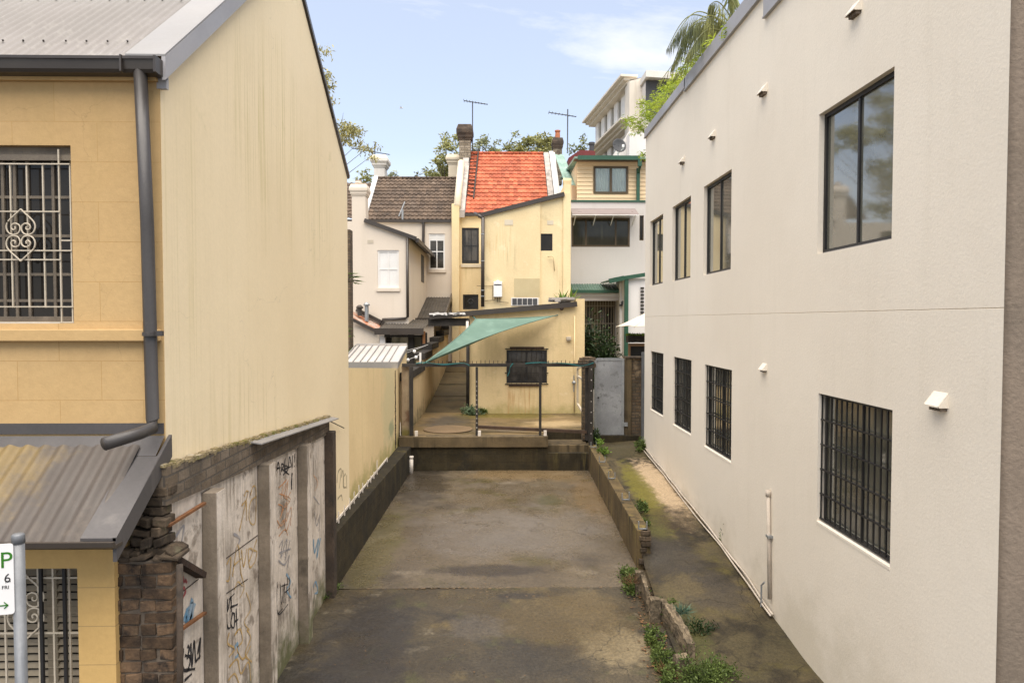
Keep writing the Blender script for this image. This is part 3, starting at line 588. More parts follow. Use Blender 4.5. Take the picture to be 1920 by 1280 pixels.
def scroll(cx, cy, s, yy, M):
    """two hearts tip to tip, each with a pair of inward spirals"""
    for sy in (1, -1):
        for sx in (1, -1):
            pts = []
            tip = (0, 49 * sy); 
            for (a, b_) in ((0, 49), (8, 41), (17, 33), (25, 24), (27, 14), (23, 5), (15, 1), (6, 3), (1.5, 10), (2.5, 18), (9, 22), (16, 20), (18, 14), (14, 10), (10, 12), (11, 16)):
                pts.append(aY(cx + a * sx * s, cy - b_ * sy * s, yy))
            M.tube(smoothline(pts, 4), .0058, 6)
g = MB(); scroll(39, 441, 1.0, yb_ - .02, g); g.build('scroll', m_bars, w, smooth=True)
# verandah roof
zt = aY(150, 812, Y0 - .02).z; YB = 4.30; zb = aY(120, 1012, YB).z
mb = MB(); mb.box(-7, XL - .006, Y0 - .014, Y0 - .003, aY(150, 813, Y0).z, aY(150, 793, Y0).z); mb.build('wall_flashing', m_apron, HL)
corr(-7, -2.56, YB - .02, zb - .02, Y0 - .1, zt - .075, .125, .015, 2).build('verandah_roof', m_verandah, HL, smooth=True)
mb = MB(); ta = lambda y, dz=0: zb + (zt - .05 - zb) * (y - YB) / (Y0 - YB) + dz
yap = 4.83
mb.quad((-7, yap, ta(yap, .024)), (XL + .004, yap, ta(yap, .024)), (XL + .004, Y0 - .016, ta(Y0, .03)), (-7, Y0 - .016, ta(Y0, .03)))
mb.hexa([(-2.62, YB - .03, ta(YB, .0)), (XL + .03, YB - .03, ta(YB, .0)), (XL + .03, yap, ta(yap, .0)), (-2.62, yap, ta(yap, .0)), (-2.62, YB - .03, ta(YB, .02)), (XL + .03, YB - .03, ta(YB, .02)), (XL + .03, yap, ta(yap, .022)), (-2.62, yap, ta(yap, .022))])
mb.hexa([(XL + .01, YB - .03, ta(YB, -.13)), (XL + .034, YB - .03, ta(YB, -.13)), (XL + .034, Y0 + .03, ta(Y0, -.13)), (XL + .01, Y0 + .03, ta(Y0, -.13)), (XL + .01, YB - .03, ta(YB, .024)), (XL + .034, YB - .03, ta(YB, .024)), (XL + .034, Y0 + .03, ta(Y0, .03)), (XL + .01, Y0 + .03, ta(Y0, .03))])
mb.build('verandah_flashing', m_apron, HL)
gz1 = aY(150, 1017, 4.22).z; gz0 = aY(150, 1031, 4.22).z
mb = MB(); mb.prism([(-7, a, b_) for a, b_ in ((4.33, gz0), (4.24, gz0), (4.22, gz0 + .015), (4.215, gz1), (4.24, gz1), (4.25, gz0 + .02), (4.33, gz0 + .02))], (7 + aY(212, 1020, 4.22).x, 0, 0)); mb.build('verandah_gutter', m_gutter, HL)
# ground floor front
Yg = 4.70; LW = rY(-200, 1066, 148, 1400, Yg)
mb = MB(); wall(mb, 'y', Yg, -7, aY(215, 1100, Yg).x, -.3, aY(100, 1030, Yg).z, [LW], 1, .16)
xr_ = aY(215, 1100, Yg).x; mb.quad((xr_, Yg, -.3), (xr_, Y0, -.3), (xr_, Y0, aY(100, 1030, Yg).z), (xr_, Yg, aY(100, 1030, Yg).z))
mb.build('lower_wall', mk('ochre_block_paint', (.56, .36, .135), (.50, .315, .115), sc=.9, bump=.22, bsc=24, fine=.05, brick=(2.4, .27, .003, (.36, .24, .1), (1, 1, 1), (.97, .97, .97)), streak=[((.36, .25, .12), .5, 4, .8, .5, .72)]), HL)
fo = window(HL, 'y', Yg, LW, 1, m_slat, m_darkpane, fw=.05, d0=.11, d1=.15, mull=(.62, .80), bw=.07, trans=(.72,), pd=.145)
s = MB()
for k in range(26):
    z = LW[3] - .06 - k * .055
    s.prism([(LW[0] + .05, Yg + .112, z - .03), (LW[0] + .05, Yg + .14, z), (LW[0] + .05, Yg + .144, z - .004), (LW[0] + .05, Yg + .116, z - .034)], (LW[1] - LW[0] - .1, 0, 0))
s.build('louvres', m_slat, fo)
g = MB(); yy = Yg + .05
for x in (10, 73, 101, 131): X = aY(x, 1150, yy).x; g.box(X - .006, X + .006, yy - .006, yy + .006, LW[2], LW[3] - .004)
for y in (1082, 1185): z = aY(60, y, yy).z; g.box(LW[0], LW[1] - .01, yy - .012, yy - .004, z - .006, z + .006)
scroll(48, 1138, 1.25, yy - .02, g)
g.build('cream_grille', m_bars, fo, smooth=False)
g = MB(); yy = Yg + .025
for x in (78, 122): X = aY(x, 1150, yy).x; g.box(X - .01, X + .01, yy - .01, yy + .01, LW[2], LW[3] - .003)
g.build('black_bars', m_black, fo)

# ================================================================ graffiti panel wall
XP, XF = -2.39, -2.27
PW = thing('panel_wall', 'graffiti covered concrete panel wall with four pilasters below the pale gable', 'wall', (-2.4, 7, 0))
cap0, cap1 = aX(287, 882, XP), aX(612, 783, XP)
def capz(y): return cap0.z + (cap1.z - cap0.z) * (y - cap0.y) / (cap1.y - cap0.y)
b0, b1 = aX(295, 952, XP), aX(607, 816, XP)
def bandz(y): return b0.z + (b1.z - b0.z) * (y - b0.y) / (b1.y - b0.y)
yE = aX(612, 700, XP).y
MB().prism([(XP, 4.95, -.3), (XP, yE, -.3), (XP, yE, bandz(yE)), (XP, 4.95, bandz(4.95))], (-.036, 0, 0)).build('panel', m_panel, PW)
MB().prism([(XP + .03, 4.85, bandz(4.85)), (XP + .03, yE + .02, bandz(yE + .02)), (XP + .03, yE + .02, capz(yE + .02)), (XP + .03, 4.85, capz(4.85))], (-.066, 0, 0)).build('brick_band', m_bandbrick, PW)
for i, (xa, xb) in enumerate(((382, 405), (486, 505), (559, 576), (608, 625))):
    y = aX(xb, 900, XF).y; mb = MB(); zt_ = bandz(y) - (.03, .0, -.02, -.04)[i]
    mb.box(XP + .002, XF, y, y + .17, -.3, zt_); mb.build('pilaster', m_pilaster_dark if i == 3 else m_pilaster, PW, bevel=.008)
    if i < 3: MB().box(XF, XF + .004, y + .004, y + .166, -.3, zt_ - .004).build('whitewash', m_panel, PW)
# metal cap flashing and mossy mortar bed
y0, y1 = aX(463, 838, XP).y, aX(618, 780, XP).y
mb = MB(); mb.hexa([(XL + .01, y0, capz(y0) + .0), (XP + .13, y0 + .02, capz(y0) - .03), (XP + .13, y1, capz(y1) - .03), (XL + .01, y1, capz(y1) + .0),
                    (XL + .01, y0, capz(y0) + .012), (XP + .13, y0 + .02, capz(y0) - .018), (XP + .13, y1, capz(y1) - .018), (XL + .01, y1, capz(y1) + .012)]); mb.build('cap_flashing', m_flash, PW)
mb = MB()
for k in range(420):
    y = 4.86 + (y1 - 4.9) * k / 419; s = random.uniform(.008, .026)
    mb.obox((XL + .03 + random.uniform(-.01, .03), y, capz(y) + random.uniform(-.01, .02)), V((s, random.uniform(-.3, .3) * s, 0)), V((random.uniform(-.3, .3) * s, s * 1.6, 0)), V((0, 0, s * .6)))
mb.build('mossy_bedding', m_moss, PW)
# rusted bars
def steel(name, label, p, q, w, m):
    tag(MB().bar(p, q, w, w * .6).build(name, m), label, 'steel bar', 'rusty bars on the panel wall')
steel('rusty_bar', 'long rusty bar rising across the upper left of the graffiti wall', aX(315, 985, XP + .03), aX(383, 943, XP + .05), .032, m_rust)
steel('rusty_bar', 'rusty bar leaning low behind the grey pipe and brick pier', aX(338, 1180, XP + .03), aX(384, 1148, XP + .05), .032, m_rust)
steel('rusty_bar', 'dark rusted angle iron sloping down above the blue paint blotch', aX(318, 1043, XP + .08), aX(378, 1078, XP + .04), .075, m_darkrust)
g = MB()
for (a, b_) in (((424, 1046), (483, 1003)), ((424, 1112), (464, 1085)), ((340, 1110), (372, 1085))): g.bar(aX(*a, XP + .001), aX(*b_, XP + .001), .006, .008)
g.build('joint_strip', m_pilaster_dark, PW)
# graffiti strokes
def stroke(mb, lines, w, X=XP + .004):
    for pts in lines:
        P = smoothline([aX(*p, X) for p in pts], 5); L = []; Rr = []
        for i, p in enumerate(P):
            d = (P[min(i + 1, len(P) - 1)] - P[max(i - 1, 0)]); n = V((0, -d.z, d.y))
            if n.length < 1e-6: n = V((0, 0, 1))
            n = n.normalized() * w * .8 * (.5 + .12 * math.sin(i * 1.3)); L.append(p + n); Rr.append(p - n)
        for i in range(len(P) - 1): mb.quad(L[i], L[i + 1], Rr[i + 1], Rr[i])
def graf(name, mat, w, lines, X=XP + .004, par=None, label=None):
    mb = MB(); stroke(mb, lines, w, X); o = mb.build(name, mat, par or PW)
    if label: o['label'] = label
graf('graffiti_tag', m_paint_k, .022, [[(519, 882), (522, 866), (526, 890)], [(519, 878), (526, 876)], [(528, 884), (528, 870), (533, 872), (529, 878), (535, 884)], [(536, 872), (533, 878), (537, 884), (541, 877), (536, 872)],
     [(535, 858), (534, 878), (545, 874)], [(541, 877), (543, 856), (548, 876), (549, 853)], [(553, 850), (552, 866)], [(552, 872), (552, 875)], [(531, 890), (536, 885), (542, 889)]], label='black lettering near the wall top')
graf('graffiti_tag', m_paint_k, .045, [[(548, 886), (547, 900), (547, 917)]])
graf('graffiti_tag', m_paint_o, .018, [[(449, 995), (458, 955), (466, 920)], [(458, 930), (462, 920), (466, 922)], [(462, 940), (463, 975)], [(470, 928), (474, 912), (480, 918), (479, 975), (472, 982), (467, 968), (470, 940), (481, 930)], [(453, 948), (461, 938)]])
graf('graffiti_tag', m_paint_o, .02, [[(425, 1058), (433, 1045), (430, 1085), (424, 1088)], [(436, 1080), (446, 1020), (452, 1075)], [(438, 1060), (453, 1046)], [(453, 1030), (457, 1062), (463, 1028)], [(466, 1055), (474, 1032), (466, 1030), (468, 1062), (476, 1056)], [(482, 1010), (476, 1030), (482, 1034), (477, 1056)]])
graf('graffiti_tag', m_paint_r, .016, [[(523, 914), (532, 905), (538, 898)], [(531, 905), (527, 935)], [(532, 930), (540, 905), (537, 935), (545, 922)], [(522, 945), (530, 950), (525, 972), (538, 940), (536, 978), (546, 950), (545, 985)], [(520, 975), (528, 985), (540, 960)], [(522, 990), (532, 975), (537, 995), (545, 970)], [(523, 1005), (534, 992), (540, 1003)]])
graf('graffiti_tag', m_paint_g, .024, [[(524, 1025), (530, 1013), (527, 1045), (538, 1010), (535, 1050), (544, 1012)], [(522, 1050), (534, 1058), (543, 1040), (538, 1066)], [(524, 1036), (545, 1028)]])
graf('graffiti_tag', m_paint_b, .05, [[(588, 1010), (590, 1035), (597, 1010), (594, 1045), (601, 1008)]])
graf('graffiti_tag', m_paint_b, .035, [[(588, 1100), (592, 1090), (596, 1108), (590, 1112)]])
graf('graffiti_tag', m_paint_k, .016, [[(520, 1090), (521, 1150), (540, 1132)], [(526, 1095), (528, 1132), (534, 1092), (532, 1130)], [(540, 1082), (535, 1130)], [(543, 1080), (542, 1126)], [(534, 1110), (544, 1102)]])
graf('graffiti_tag', m_paint_k, .022, [[(418, 1140), (424, 1136), (418, 1130), (417, 1147), (424, 1148)], [(427, 1122), (427, 1145), (433, 1118), (434, 1146)], [(432, 1138), (446, 1132)], [(425, 1150), (427, 1175), (432, 1176)], [(436, 1150), (433, 1170), (439, 1175), (440, 1152), (435, 1148)], [(443, 1140), (445, 1186)], [(440, 1165), (447, 1160)]])
graf('graffiti_tag', m_paint_k, .02, [[(413, 1160), (411, 1185), (416, 1195), (419, 1170), (414, 1158)], [(411, 1200), (414, 1212), (418, 1198)], [(412, 1225), (418, 1195), (414, 1240)], [(411, 1268), (412, 1235), (420, 1228), (421, 1270), (414, 1275)], [(416, 1245), (418, 1265)]])
graf('graffiti_tag', m_paint_o, .022, [[(430, 1185), (427, 1205), (440, 1215), (430, 1230)], [(440, 1190), (450, 1178), (455, 1200), (445, 1215), (456, 1235), (470, 1210)], [(430, 1250), (445, 1235), (452, 1262), (466, 1240), (470, 1275)], [(428, 1275), (440, 1262), (448, 1280)], [(463, 1180), (470, 1195), (460, 1225), (472, 1240)]])
graf('graffiti_tag', m_paint_b, .035, [[(440, 1215), (445, 1205), (447, 1225), (441, 1232)]])
graf('graffiti_tag', m_paint_k, .026, [[(344, 1215), (343, 1250), (352, 1256), (357, 1232), (347, 1228)], [(352, 1210), (355, 1215), (351, 1235)], [(358, 1205), (360, 1250), (364, 1200), (367, 1240)], [(371, 1225), (376, 1195), (374, 1235)], [(345, 1256), (366, 1253)], [(367, 1240), (376, 1228)], [(346, 1275), (360, 1262)]])
graf('graffiti_tag', m_paint_b, .06, [[(346, 1165), (352, 1140), (350, 1170), (360, 1125), (358, 1160), (365, 1130)]])
graf('graffiti_tag', m_paint_red, .03, [[(342, 1080), (346, 1092)], [(344, 1100), (348, 1108), (343, 1120)], [(347, 1086), (351, 1092)]])

for (q_, m_, w_, L_) in ((m_paint_o, 0, .016, [[(452, 1075), (458, 1100), (450, 1120)], [(462, 1110), (470, 1140), (458, 1165), (468, 1180)], [(440, 1105), (446, 1090), (455, 1098)]]), (m_paint_g, 0, .02, [[(590, 960), (594, 985), (600, 965), (598, 995)], [(588, 930), (599, 945)]]),
        (m_paint_r, 0, .012, [[(524, 925), (545, 935), (530, 955)], [(541, 900), (530, 925), (544, 940)], [(588, 890), (596, 905), (590, 920)]]), (m_paint_b, 0, .03, [[(537, 1075), (545, 1090), (538, 1105), (546, 1120)]]), (m_paint_k, 0, .014, [[(528, 1098), (540, 1094)], [(521, 1150), (530, 1140)], [(430, 1122), (440, 1112)], [(420, 1200), (424, 1186)]]), (m_paint_g, 0, .03, [[(330, 1005), (345, 985), (340, 1020)], [(438, 1000), (450, 1010), (442, 1030)]])):
    graf('graffiti_tag', q_, w_, L_)
# ---- brick pier, rubble, pipe
BP = thing('brick_pier', 'sooty broken brick pier with a stone cap at the street end of the graffiti wall', 'pier', (-2.5, 4.8, 0))
core = MB(); yq = 4.745; xa_, xb_ = -2.72, aY(325, 1150, yq).x; zt_ = aY(280, 1048, yq).z
core.box(xa_, xb_ - .012, yq + .012, 4.87, -.3, zt_ - .02); core.build('mortar', m_mortar, BP)
bb = MB(); z = zt_ - .02 - .087; row = 0
while z > -.3:
    x = xb_; k = row % 2
    while x > xa_:
        pass
        L = (.115 if k else .225) * random.uniform(.94, 1.04); k = (k + 1) if row % 2 else (0 if random.random() < .6 else 1)
        j = lambda a: random.uniform(-a, a)
        bb.obox((x - L / 2 + j(.005), yq + .05 + j(.006), z + .038 + j(.005)), V((L / 2 - .005, j(.006), j(.007))), V((j(.004), .05, 0)), V((j(.004), 0, .036 + j(.003))))
        x -= L + .004
    for yy in range(0): bb.obox((xb_ - .05, yq + .16 + yy * .12 + j(.005), z + .038), (.05, 0, 0), (0, .052, 0), (0, 0, .036))
    z -= .0865; row += 1
bb.build('brickwork', m_brick, BP, bevel=.004)
mb = MB()
for (x0, x1, yy, zz) in ((-2.72, -2.58, 4.73, 0), (-2.55, -2.44, 4.715, .012), (-2.43, -2.37, 4.74, -.005), (-2.37, -2.235, 4.725, .012), (-2.62, -2.52, 4.75, .03), (-2.33, -2.26, 4.75, .035)):
    mb.obox(((x0 + x1) / 2, yy + .1, zt_ + zz), V(((x1 - x0) / 2, random.uniform(-.02, .02), random.uniform(-.012, .012))), V((random.uniform(-.02, .02), .09, .006)), V((0, 0, .014)))
mb.build('cap_stone', m_rubble, BP, bevel=.008)
rb = MB(); topz = aX(300, 885, XL).z; z = zt_ + .025; row = 0
while z < topz - .03:
    t = (z - zt_) / (topz - zt_); xr0 = -2.32 - .05 * t + random.uniform(-.05, .015); yf = 4.775 + .1 * t; x = xr0
    while x > -2.78:
        L_ = random.choice((.08, .11, .19)) * random.uniform(.85, 1.1); h_ = .034 * random.uniform(.75, 1.05)
        if random.random() > .1:
            a_ = random.uniform(-.14, .14); yo = yf + random.uniform(-.03, .03)
            rb.obox((x - L_ / 2, yo + .06, z + random.uniform(-.008, .008)), V((L_ / 2 - .006, a_ * .08, random.uniform(-.012, .012))), V((-a_ * .06, .06, 0)), V((0, random.uniform(-.006, .006), h_)))
        x -= L_ + .004
    for yy in (4.92,): rb.obox((xr0 - .06, yy - .04 * t, z), (.05, 0, 0), V((.01, .05, 0)), V((0, 0, .032)))
    z += .07; row += 1
rb.box(-2.74, -2.4, 4.90, 5.0, zt_, topz - .02)
rb.build('broken_brickwork', m_rubble, BP, bevel=.008)
tag(MB().tube([aY(337, 1058, 4.68), aY(338, 1400, 4.68)], .022, 10).build('steel_pipe', m_pilaster_dark, smooth=True), 'grey steel pipe upright beside the sooty brick pier', 'pipe')

# ---- parking sign
ps = aY(34, 1004, 3.3); PS = thing('parking_sign', 'white parking sign with green letters on a galvanised pole', 'street sign', (ps.x, 3.3, 0))
MB().tube([(ps.x, 3.3, -.02), ps], .0265, 18).build('pole', m_pole, PS, smooth=True)
MB().lathe(ps, [(.0, .012), (.022, .011), (.028, .004), (.029, -.035), (.026, -.036)], 18).build('pole_cap', m_pole, PS, smooth=True)
dv = V((-1, -.22, 0)).normalized(); pr = aY(26, 1085, 3.27); zt1 = aY(20, 1018, 3.27).z; zb1 = aY(20, 1150, 3.27).z; hh = (zt1 - zb1)
nv = V((dv.y, -dv.x, 0)); nv = nv if nv.y < 0 else -nv
Wd = .225; rr = .014; out = []
for (cx, cz, a0) in ((rr, rr, 180), (Wd - rr, rr, 270), (Wd - rr, hh - rr, 0), (rr, hh - rr, 90)):
    for k in range(5): a = R(a0 + k * 22.5); out.append((cx + rr * math.cos(a), cz + rr * math.sin(a)))
def sp(u, z, o=0): return V((pr.x, pr.y, zb1)) + dv * u + V((0, 0, z)) + nv * o
MB().prism([sp(u, z) for u, z in out], -nv * .003).build('sign_plate', m_sign, PS)
def text(body, size, u, z, mat, name, par):
    cu = bpy.data.curves.new(name, 'FONT'); cu.body = body; cu.size = size; cu.align_x = 'CENTER'; cu.extrude = .0004
    tmp = bpy.data.objects.new('tmp', cu); COL.objects.link(tmp)
    dg = bpy.context.evaluated_depsgraph_get(); me = bpy.data.meshes.new_from_object(tmp.evaluated_get(dg)); bpy.data.objects.remove(tmp)
    p = sp(u, z, .001); me.transform(Matrix(((-dv.x, 0, nv.x, p.x), (-dv.y, 0, nv.y, p.y), (0, 1, 0, p.z), (0, 0, 0, 1))))
    me.materials.clear(); me.materials.append(mat); me.name = name
    o = bpy.data.objects.new(name, me); COL.objects.link(o); o.parent = par; o.matrix_parent_inverse = Matrix.Translation(-par.location)
text('2P', .11, .058, hh - .115, m_signgreen, 'lettering', PS)
text('8 - 6', .06, .068, hh - .185, m_signblack, 'lettering', PS)
text('am      pm', .018, .05, hh - .185, m_signblack, 'lettering', PS)
text('MON - FRI', .024, .075, hh - .217, m_signblack, 'lettering', PS)
mb = MB(); mb.obox(sp(.1, .045, .002), dv * .075, V((0, 0, .003)), nv * .0005)
for s_ in (1, -1): mb.obox(sp(.034, .045 + s_ * .007, .002), (dv + V((0, 0, s_ * .9))).normalized() * .012, V((0, 0, .003)), nv * .0005)
mb.build('arrow', m_signgreen, PS)
mb = MB()
for z in (hh - .02, .03): mb.bar(sp(.012, z, -.02), V((ps.x, 3.3, zb1 + z)), .014, .03)
mb.build('bracket', m_galv, PS)
# ================================================================ walls round the lane
RW = []
yA, yB = 10.3, CY
def gp(px, py):      # a pixel on the lane surface
    d = ray(px, py); t = (4 + .072) / (-d.z + .0292 * d.y); return CAM + d * t
# right retaining wall
a0, a1 = gp(1195, 1067), gp(1106, 885)
xa0, xa1 = a0.x, a1.x; yA = a0.y
mb = MB()
ztop = lambda y: .82 + (1.0 - .82) * (y - yA) / (CY - yA)
mb.hexa([(xa0, yA, .0), (xa0 + .2, yA, .0), (xa1 + .2, CY + .4, .0), (xa1, CY + .4, .0), (xa0, yA, ztop(yA)), (xa0 + .2, yA, ztop(yA)), (xa1 + .2, CY + .4, ztop(CY)), (xa1, CY + .4, ztop(CY))])
o = mb.build('low_wall', m_kerbwall, bevel=.012); tag(o, 'low mossy block wall along the right edge of the lane beside the path', 'wall')
mb = MB()
for k in range(16): mb.obox((xa0 + .11 + random.uniform(-.04, .05), yA + .02 + random.uniform(-.03, .03), ztop(yA) - .035 - .085 * (k // 2)), V((random.uniform(.04, .075), random.uniform(-.012, .012), 0)), V((random.uniform(-.01, .01), .05, 0)), V((0, 0, .036)))
mb.build('broken_end', m_rubble, o, bevel=.01)
names = ('nearest of the bent galvanised brackets on the low wall', 'second nearest galvanised bracket on the low wall beyond the fern', 'middle galvanised bracket on the low wall', 'second farthest galvanised bracket on the low wall', 'farthest galvanised bracket on the low wall by the gate post')
for i, (px, py) in enumerate(((1205, 992), (1173, 937), (1147, 897), (1129, 866), (1113, 838))):
    d = ray(px, py); t = 0
    for y in [yA + .02 + .01 * k for k in range(700)]:
        p = CAM + d * (y / d.y)
        if p.z <= ztop(y): break
    p.z = ztop(p.y); s = .062; mb = MB()
    for sx in (-1, 1): mb.box(p.x + sx * s - .006, p.x + sx * s + .006, p.y - .02, p.y + .02, p.z - .01, p.z + .12 + (.02 if sx * i % 3 == 1 else 0))
    mb.box(p.x - s, p.x + s, p.y - .02, p.y + .02, p.z + .002, p.z + .012)
    tag(mb.build('post_bracket', m_galv), names[i], 'bracket', 'brackets on the low wall')
# left retaining wall with a ledge
l0, l1 = gp(628, 1108), gp(770, 885)
mb = MB(); zl = 4 - 3.0
mb.hexa([(XL + .002, 9.44, -.1), (l0.x + .0, 9.44, -.1), (l1.x, CY, -.1), (XL + .002, CY, -.1), (XL + .002, 9.44, zl), (l0.x, 9.44, zl), (l1.x, CY, zl), (XL + .002, CY, zl)])
tag(mb.build('block_wall', m_blockwall, bevel=.01), 'damp dark block retaining wall with a ledge along the left of the lane', 'wall')
# yellow lane wall: top falls gently away
ta_, tb_ = aX(655, 689, XL), aX(746, 690, XL); YE = tb_.y
LWt = thing('lane_wall', 'peeling pale yellow wall above the left ledge below the zinc shed roof', 'wall', (XL, 13, 0))
MB().prism([(XL - .004, Y1 + .002, -.2), (XL - .004, YE, -.2), (XL - .004, YE, tb_.z), (XL - .004, Y1 + .002, ta_.z)], (-.12, 0, 0)).build('wall', m_lanewall, LWt)
graf('graffiti_tag', m_paint_g2, .035, [[(632, 905), (634, 885), (640, 880), (636, 915)], [(640, 895), (643, 882), (645, 915)], [(648, 888), (644, 895), (644, 912), (649, 913)], [(650, 890), (650, 915)], [(633, 935), (640, 928), (642, 938)]], XL + .002, LWt)
mb = MB()                                   # ragged lost render at the far end
for k in range(46):
    z = zl + .05 + (tb_.z - zl - .1) * k / 45; s = random.uniform(.02, .05)
    mb.obox((XL - .0, YE - .42 + random.uniform(-.05, .05), z), (.006, 0, 0), V((0, s * .7, 0)), V((0, 0, s)))
mb.build('exposed_brick', m_darkrust, LWt)
tag(MB().tube([aX(620, 790, XL + .03), aX(645, 802, XL + .06)], .008, 6).build('twig', m_bark), 'dead twig sticking out of the pale wall past the cap flashing', 'twig')
# white edging strip with pegs
EG = thing('spiked_edging', 'white edging strip with upright pegs along the foot of the yellow wall', 'edging', (XL + .05, 12, zl))
MB().bar((XL + .02, 9.9, zl + .04), (XL + .015, 14.6, zl + .04), .02, .035).build('strip', m_pvc, EG)
for (px, py, h) in ((635, 965, .17), (646, 950, .16), (656, 935, .17), (664, 922, .2), (673, 910, .21), (680, 902, .17), (689, 893, .12), (695, 886, .13), (701, 878, .13), (707, 868, .28), (726, 866, .1), (751, 842, .55)):
    p = aX(px, py, XL + .045); MB().box(p.x - .008, p.x + .008, p.y - .008, p.y + .008, zl - .005, zl + h).build('peg', m_pvc, EG)
# back retaining wall, slab edge, steps
WB = thing('back_wall', 'dark damp block wall with a slab edge and steps closing the end of the lane', 'wall', (0, CY, .4))
xs = aY(1027, 850, CY).x; xl_ = aY(752, 850, CY).x
zsl = aY(900, 838, CY).z
MB().box(xl_ - .05, xs, CY, YST + .1, .0, zsl).build('blockwork', m_blockwall, WB)
MB().box(xl_ - .05, xs, CY - .06, CY + .28, zsl + .002, TZ + .006).build('slab_edge', m_slabedge, WB, bevel=.012)
zz1 = aY(1065, 849, CY).z; zz2 = aY(1065, 834, CY + .14).z
MB().box(xs + .003, xa1, CY, CY + .16, .0, zz1).build('step', m_blockwall, WB, bevel=.015); MB().box(xs + .003, xa1, CY + .14, YST - .002, .02, zz2).build('step', m_slabedge, WB, bevel=.015)
MB().box(xs + .003, xa1 + .3, YST, YST + .2, .1, TZ - .004).build('top_riser', m_blockwall, WB)
p = gp(771, 887); t = thing('pipe_stub', 'capped white plastic pipe stub standing in the far left corner of the lane', 'pipe', p)
MB().tube([p - V((0, 0, .02)), p + V((0, 0, .37))], .05, 14).build('pipe', m_pvc, t, smooth=True); MB().tube([p + V((0, 0, .35)), p + V((0, 0, .41))], .056, 14).build('cap', m_pvc, t, smooth=True)
p = aY(845, 806, CY + 1.05); mb = MB(); mb.lathe((aY(840, 806, 17.3).x, 17.3, TZ + .012), [(.62, 0), (.62, .008), (.6, .012)], 36); tag(mb.build('access_cover', m_patch), 'round pale concrete cover set in the courtyard by the alley', 'cover')
# ================================================================ gate frame across the courtyard edge
YFc = CY + .1
GF = thing('gate_frame', 'black weathered steel frame with spikes along its top rail at the courtyard edge', 'fence', (0, YFc, TZ))
def post(px, y0_, y1_, w, m, Y=YFc, par=GF, nm='post'):
    a, b_ = aY(px, y0_, Y), aY(px, y1_, Y); MB().box(a.x - w / 2, a.x + w / 2, Y - w / 2, Y + w / 2, b_.z, a.z).build(nm, m, par)
zr1 = aY(900, 684, YFc).z
MB().box(aY(754, 684, YFc).x, aY(1113, 684, YFc).x, YFc - .04, YFc + .04, zr1 - .04, zr1 + .035).build('top_rail', m_black2, GF)
post(771, 688, 818, .085, m_black2); post(894, 688, 818, .06, m_black2); post(1013, 678, 818, .06, m_black2); post(1108, 675, 838, .1, m_black2); post(1100, 688, 825, .075, m_black2, YFc + .12)
mb = MB(); x0, x1 = aY(790, 680, YFc).x, aY(1108, 680, YFc).x
for k in range(41):
    x = x0 + (x1 - x0) * k / 40; mb.box(x - .007, x + .007, YFc - .007, YFc + .007, zr1 + .034, zr1 + .11 + random.uniform(-.02, .01))
mb.build('spikes', m_black2, GF)
mb = MB()
for px in (894,):
    for k in range(11): z = aY(px, 715 + k * 8.6, YFc).z; x = aY(px, 760, YFc).x; mb.box(x - .016, x + .012, YFc - .034, YFc - .028, z - .012, z + .012)
for k in range(7): z = aY(1108, 692 + k * 20, YFc).z; x = aY(1108, 760, YFc).x; mb.box(x - .012, x + .012, YFc - .054, YFc - .048, z - .014, z + .014)
mb.build('latch_plates', m_parapetwall, GF)
mb = MB()
for px in (781, 899, 1022): x = aY(px, 812, YFc).x; mb.box(x - .035, x + .035, YFc - .06, YFc + .0, TZ, TZ + .13)
mb.build('foot_socket', m_pvc, GF)
tag(MB().bar((aY(893, 800, 17.0).x, 17.0, TZ + .12), (aY(1100, 812, 16.5).x, 16.46, TZ + .07), .1, .07).build('timber_plank', m_plank), 'long rust brown plank lying along the courtyard edge behind the frame posts', 'plank')
def strap(pts, w, label):
    P = smoothline(pts, 5); mb = MB(); L = [p + V((0, 0, w * .55 * (.7 + .3 * math.sin(i * .7)))) for i, p in enumerate(P)]
    for i in range(len(P) - 1): mb.quad(P[i], P[i + 1], L[i + 1], L[i])
    tag(mb.build('tied_strap', m_rope, solid=.01), label, 'strap')
yf = YFc - .06
strap([aY(780, 682, yf), aY(800, 680, yf), aY(832, 684, yf), aY(868, 681, yf), aY(880, 686, yf)], .045, 'teal strap twisted along the left end of the top rail')
strap([aY(962, 682, yf), aY(956, 690, yf - .02), aY(955, 698, yf), aY(951, 706, yf)], .06, 'short teal strap end hanging in front of the barred window')
strap([aY(985, 682, yf), aY(1020, 680, yf), aY(1060, 682, yf), aY(1090, 686, yf - .02), aY(1113, 681, yf)], .05, 'long teal strap bound round the right end of the top rail')
# right gate post area
GD = thing('sheet_gate', 'speckled grey sheet metal gate between the fence frame and brick wall', 'gate', (2.4, 17.1, TZ - .1))
r = rY(1115, 672, 1170, 815, 17.1)
MB().box(r[0], r[1], 17.1, 17.13, r[2], r[3]).build('panel', m_gate, GD)
mb = MB()
for (a, b_, c, d) in ((r[0] - .01, r[0] + .05, r[2], r[3]), (r[1] - .06, r[1] + .0, r[2], r[3]), (r[0] + .05, r[1] - .06, r[3] - .05, r[3] + .015)): mb.box(a, b_, 17.085, 17.1, c, d)
mb.build('edge_frame', m_galv, GD)
mb = MB(); z = aY(1170, 795, 17.1).z; mb.box(r[1] - .05, r[1] + .09, 17.06, 17.084, z - .05, z + .05); mb.build('hinge', m_galv, GD)
MB().tube([(r[0] + .09, 17.05, aY(1120, 745, 17.1).z), (r[0] + .09, 17.1, aY(1120, 745, 17.1).z)], .02, 10).build('lock_hole', m_black, GD)
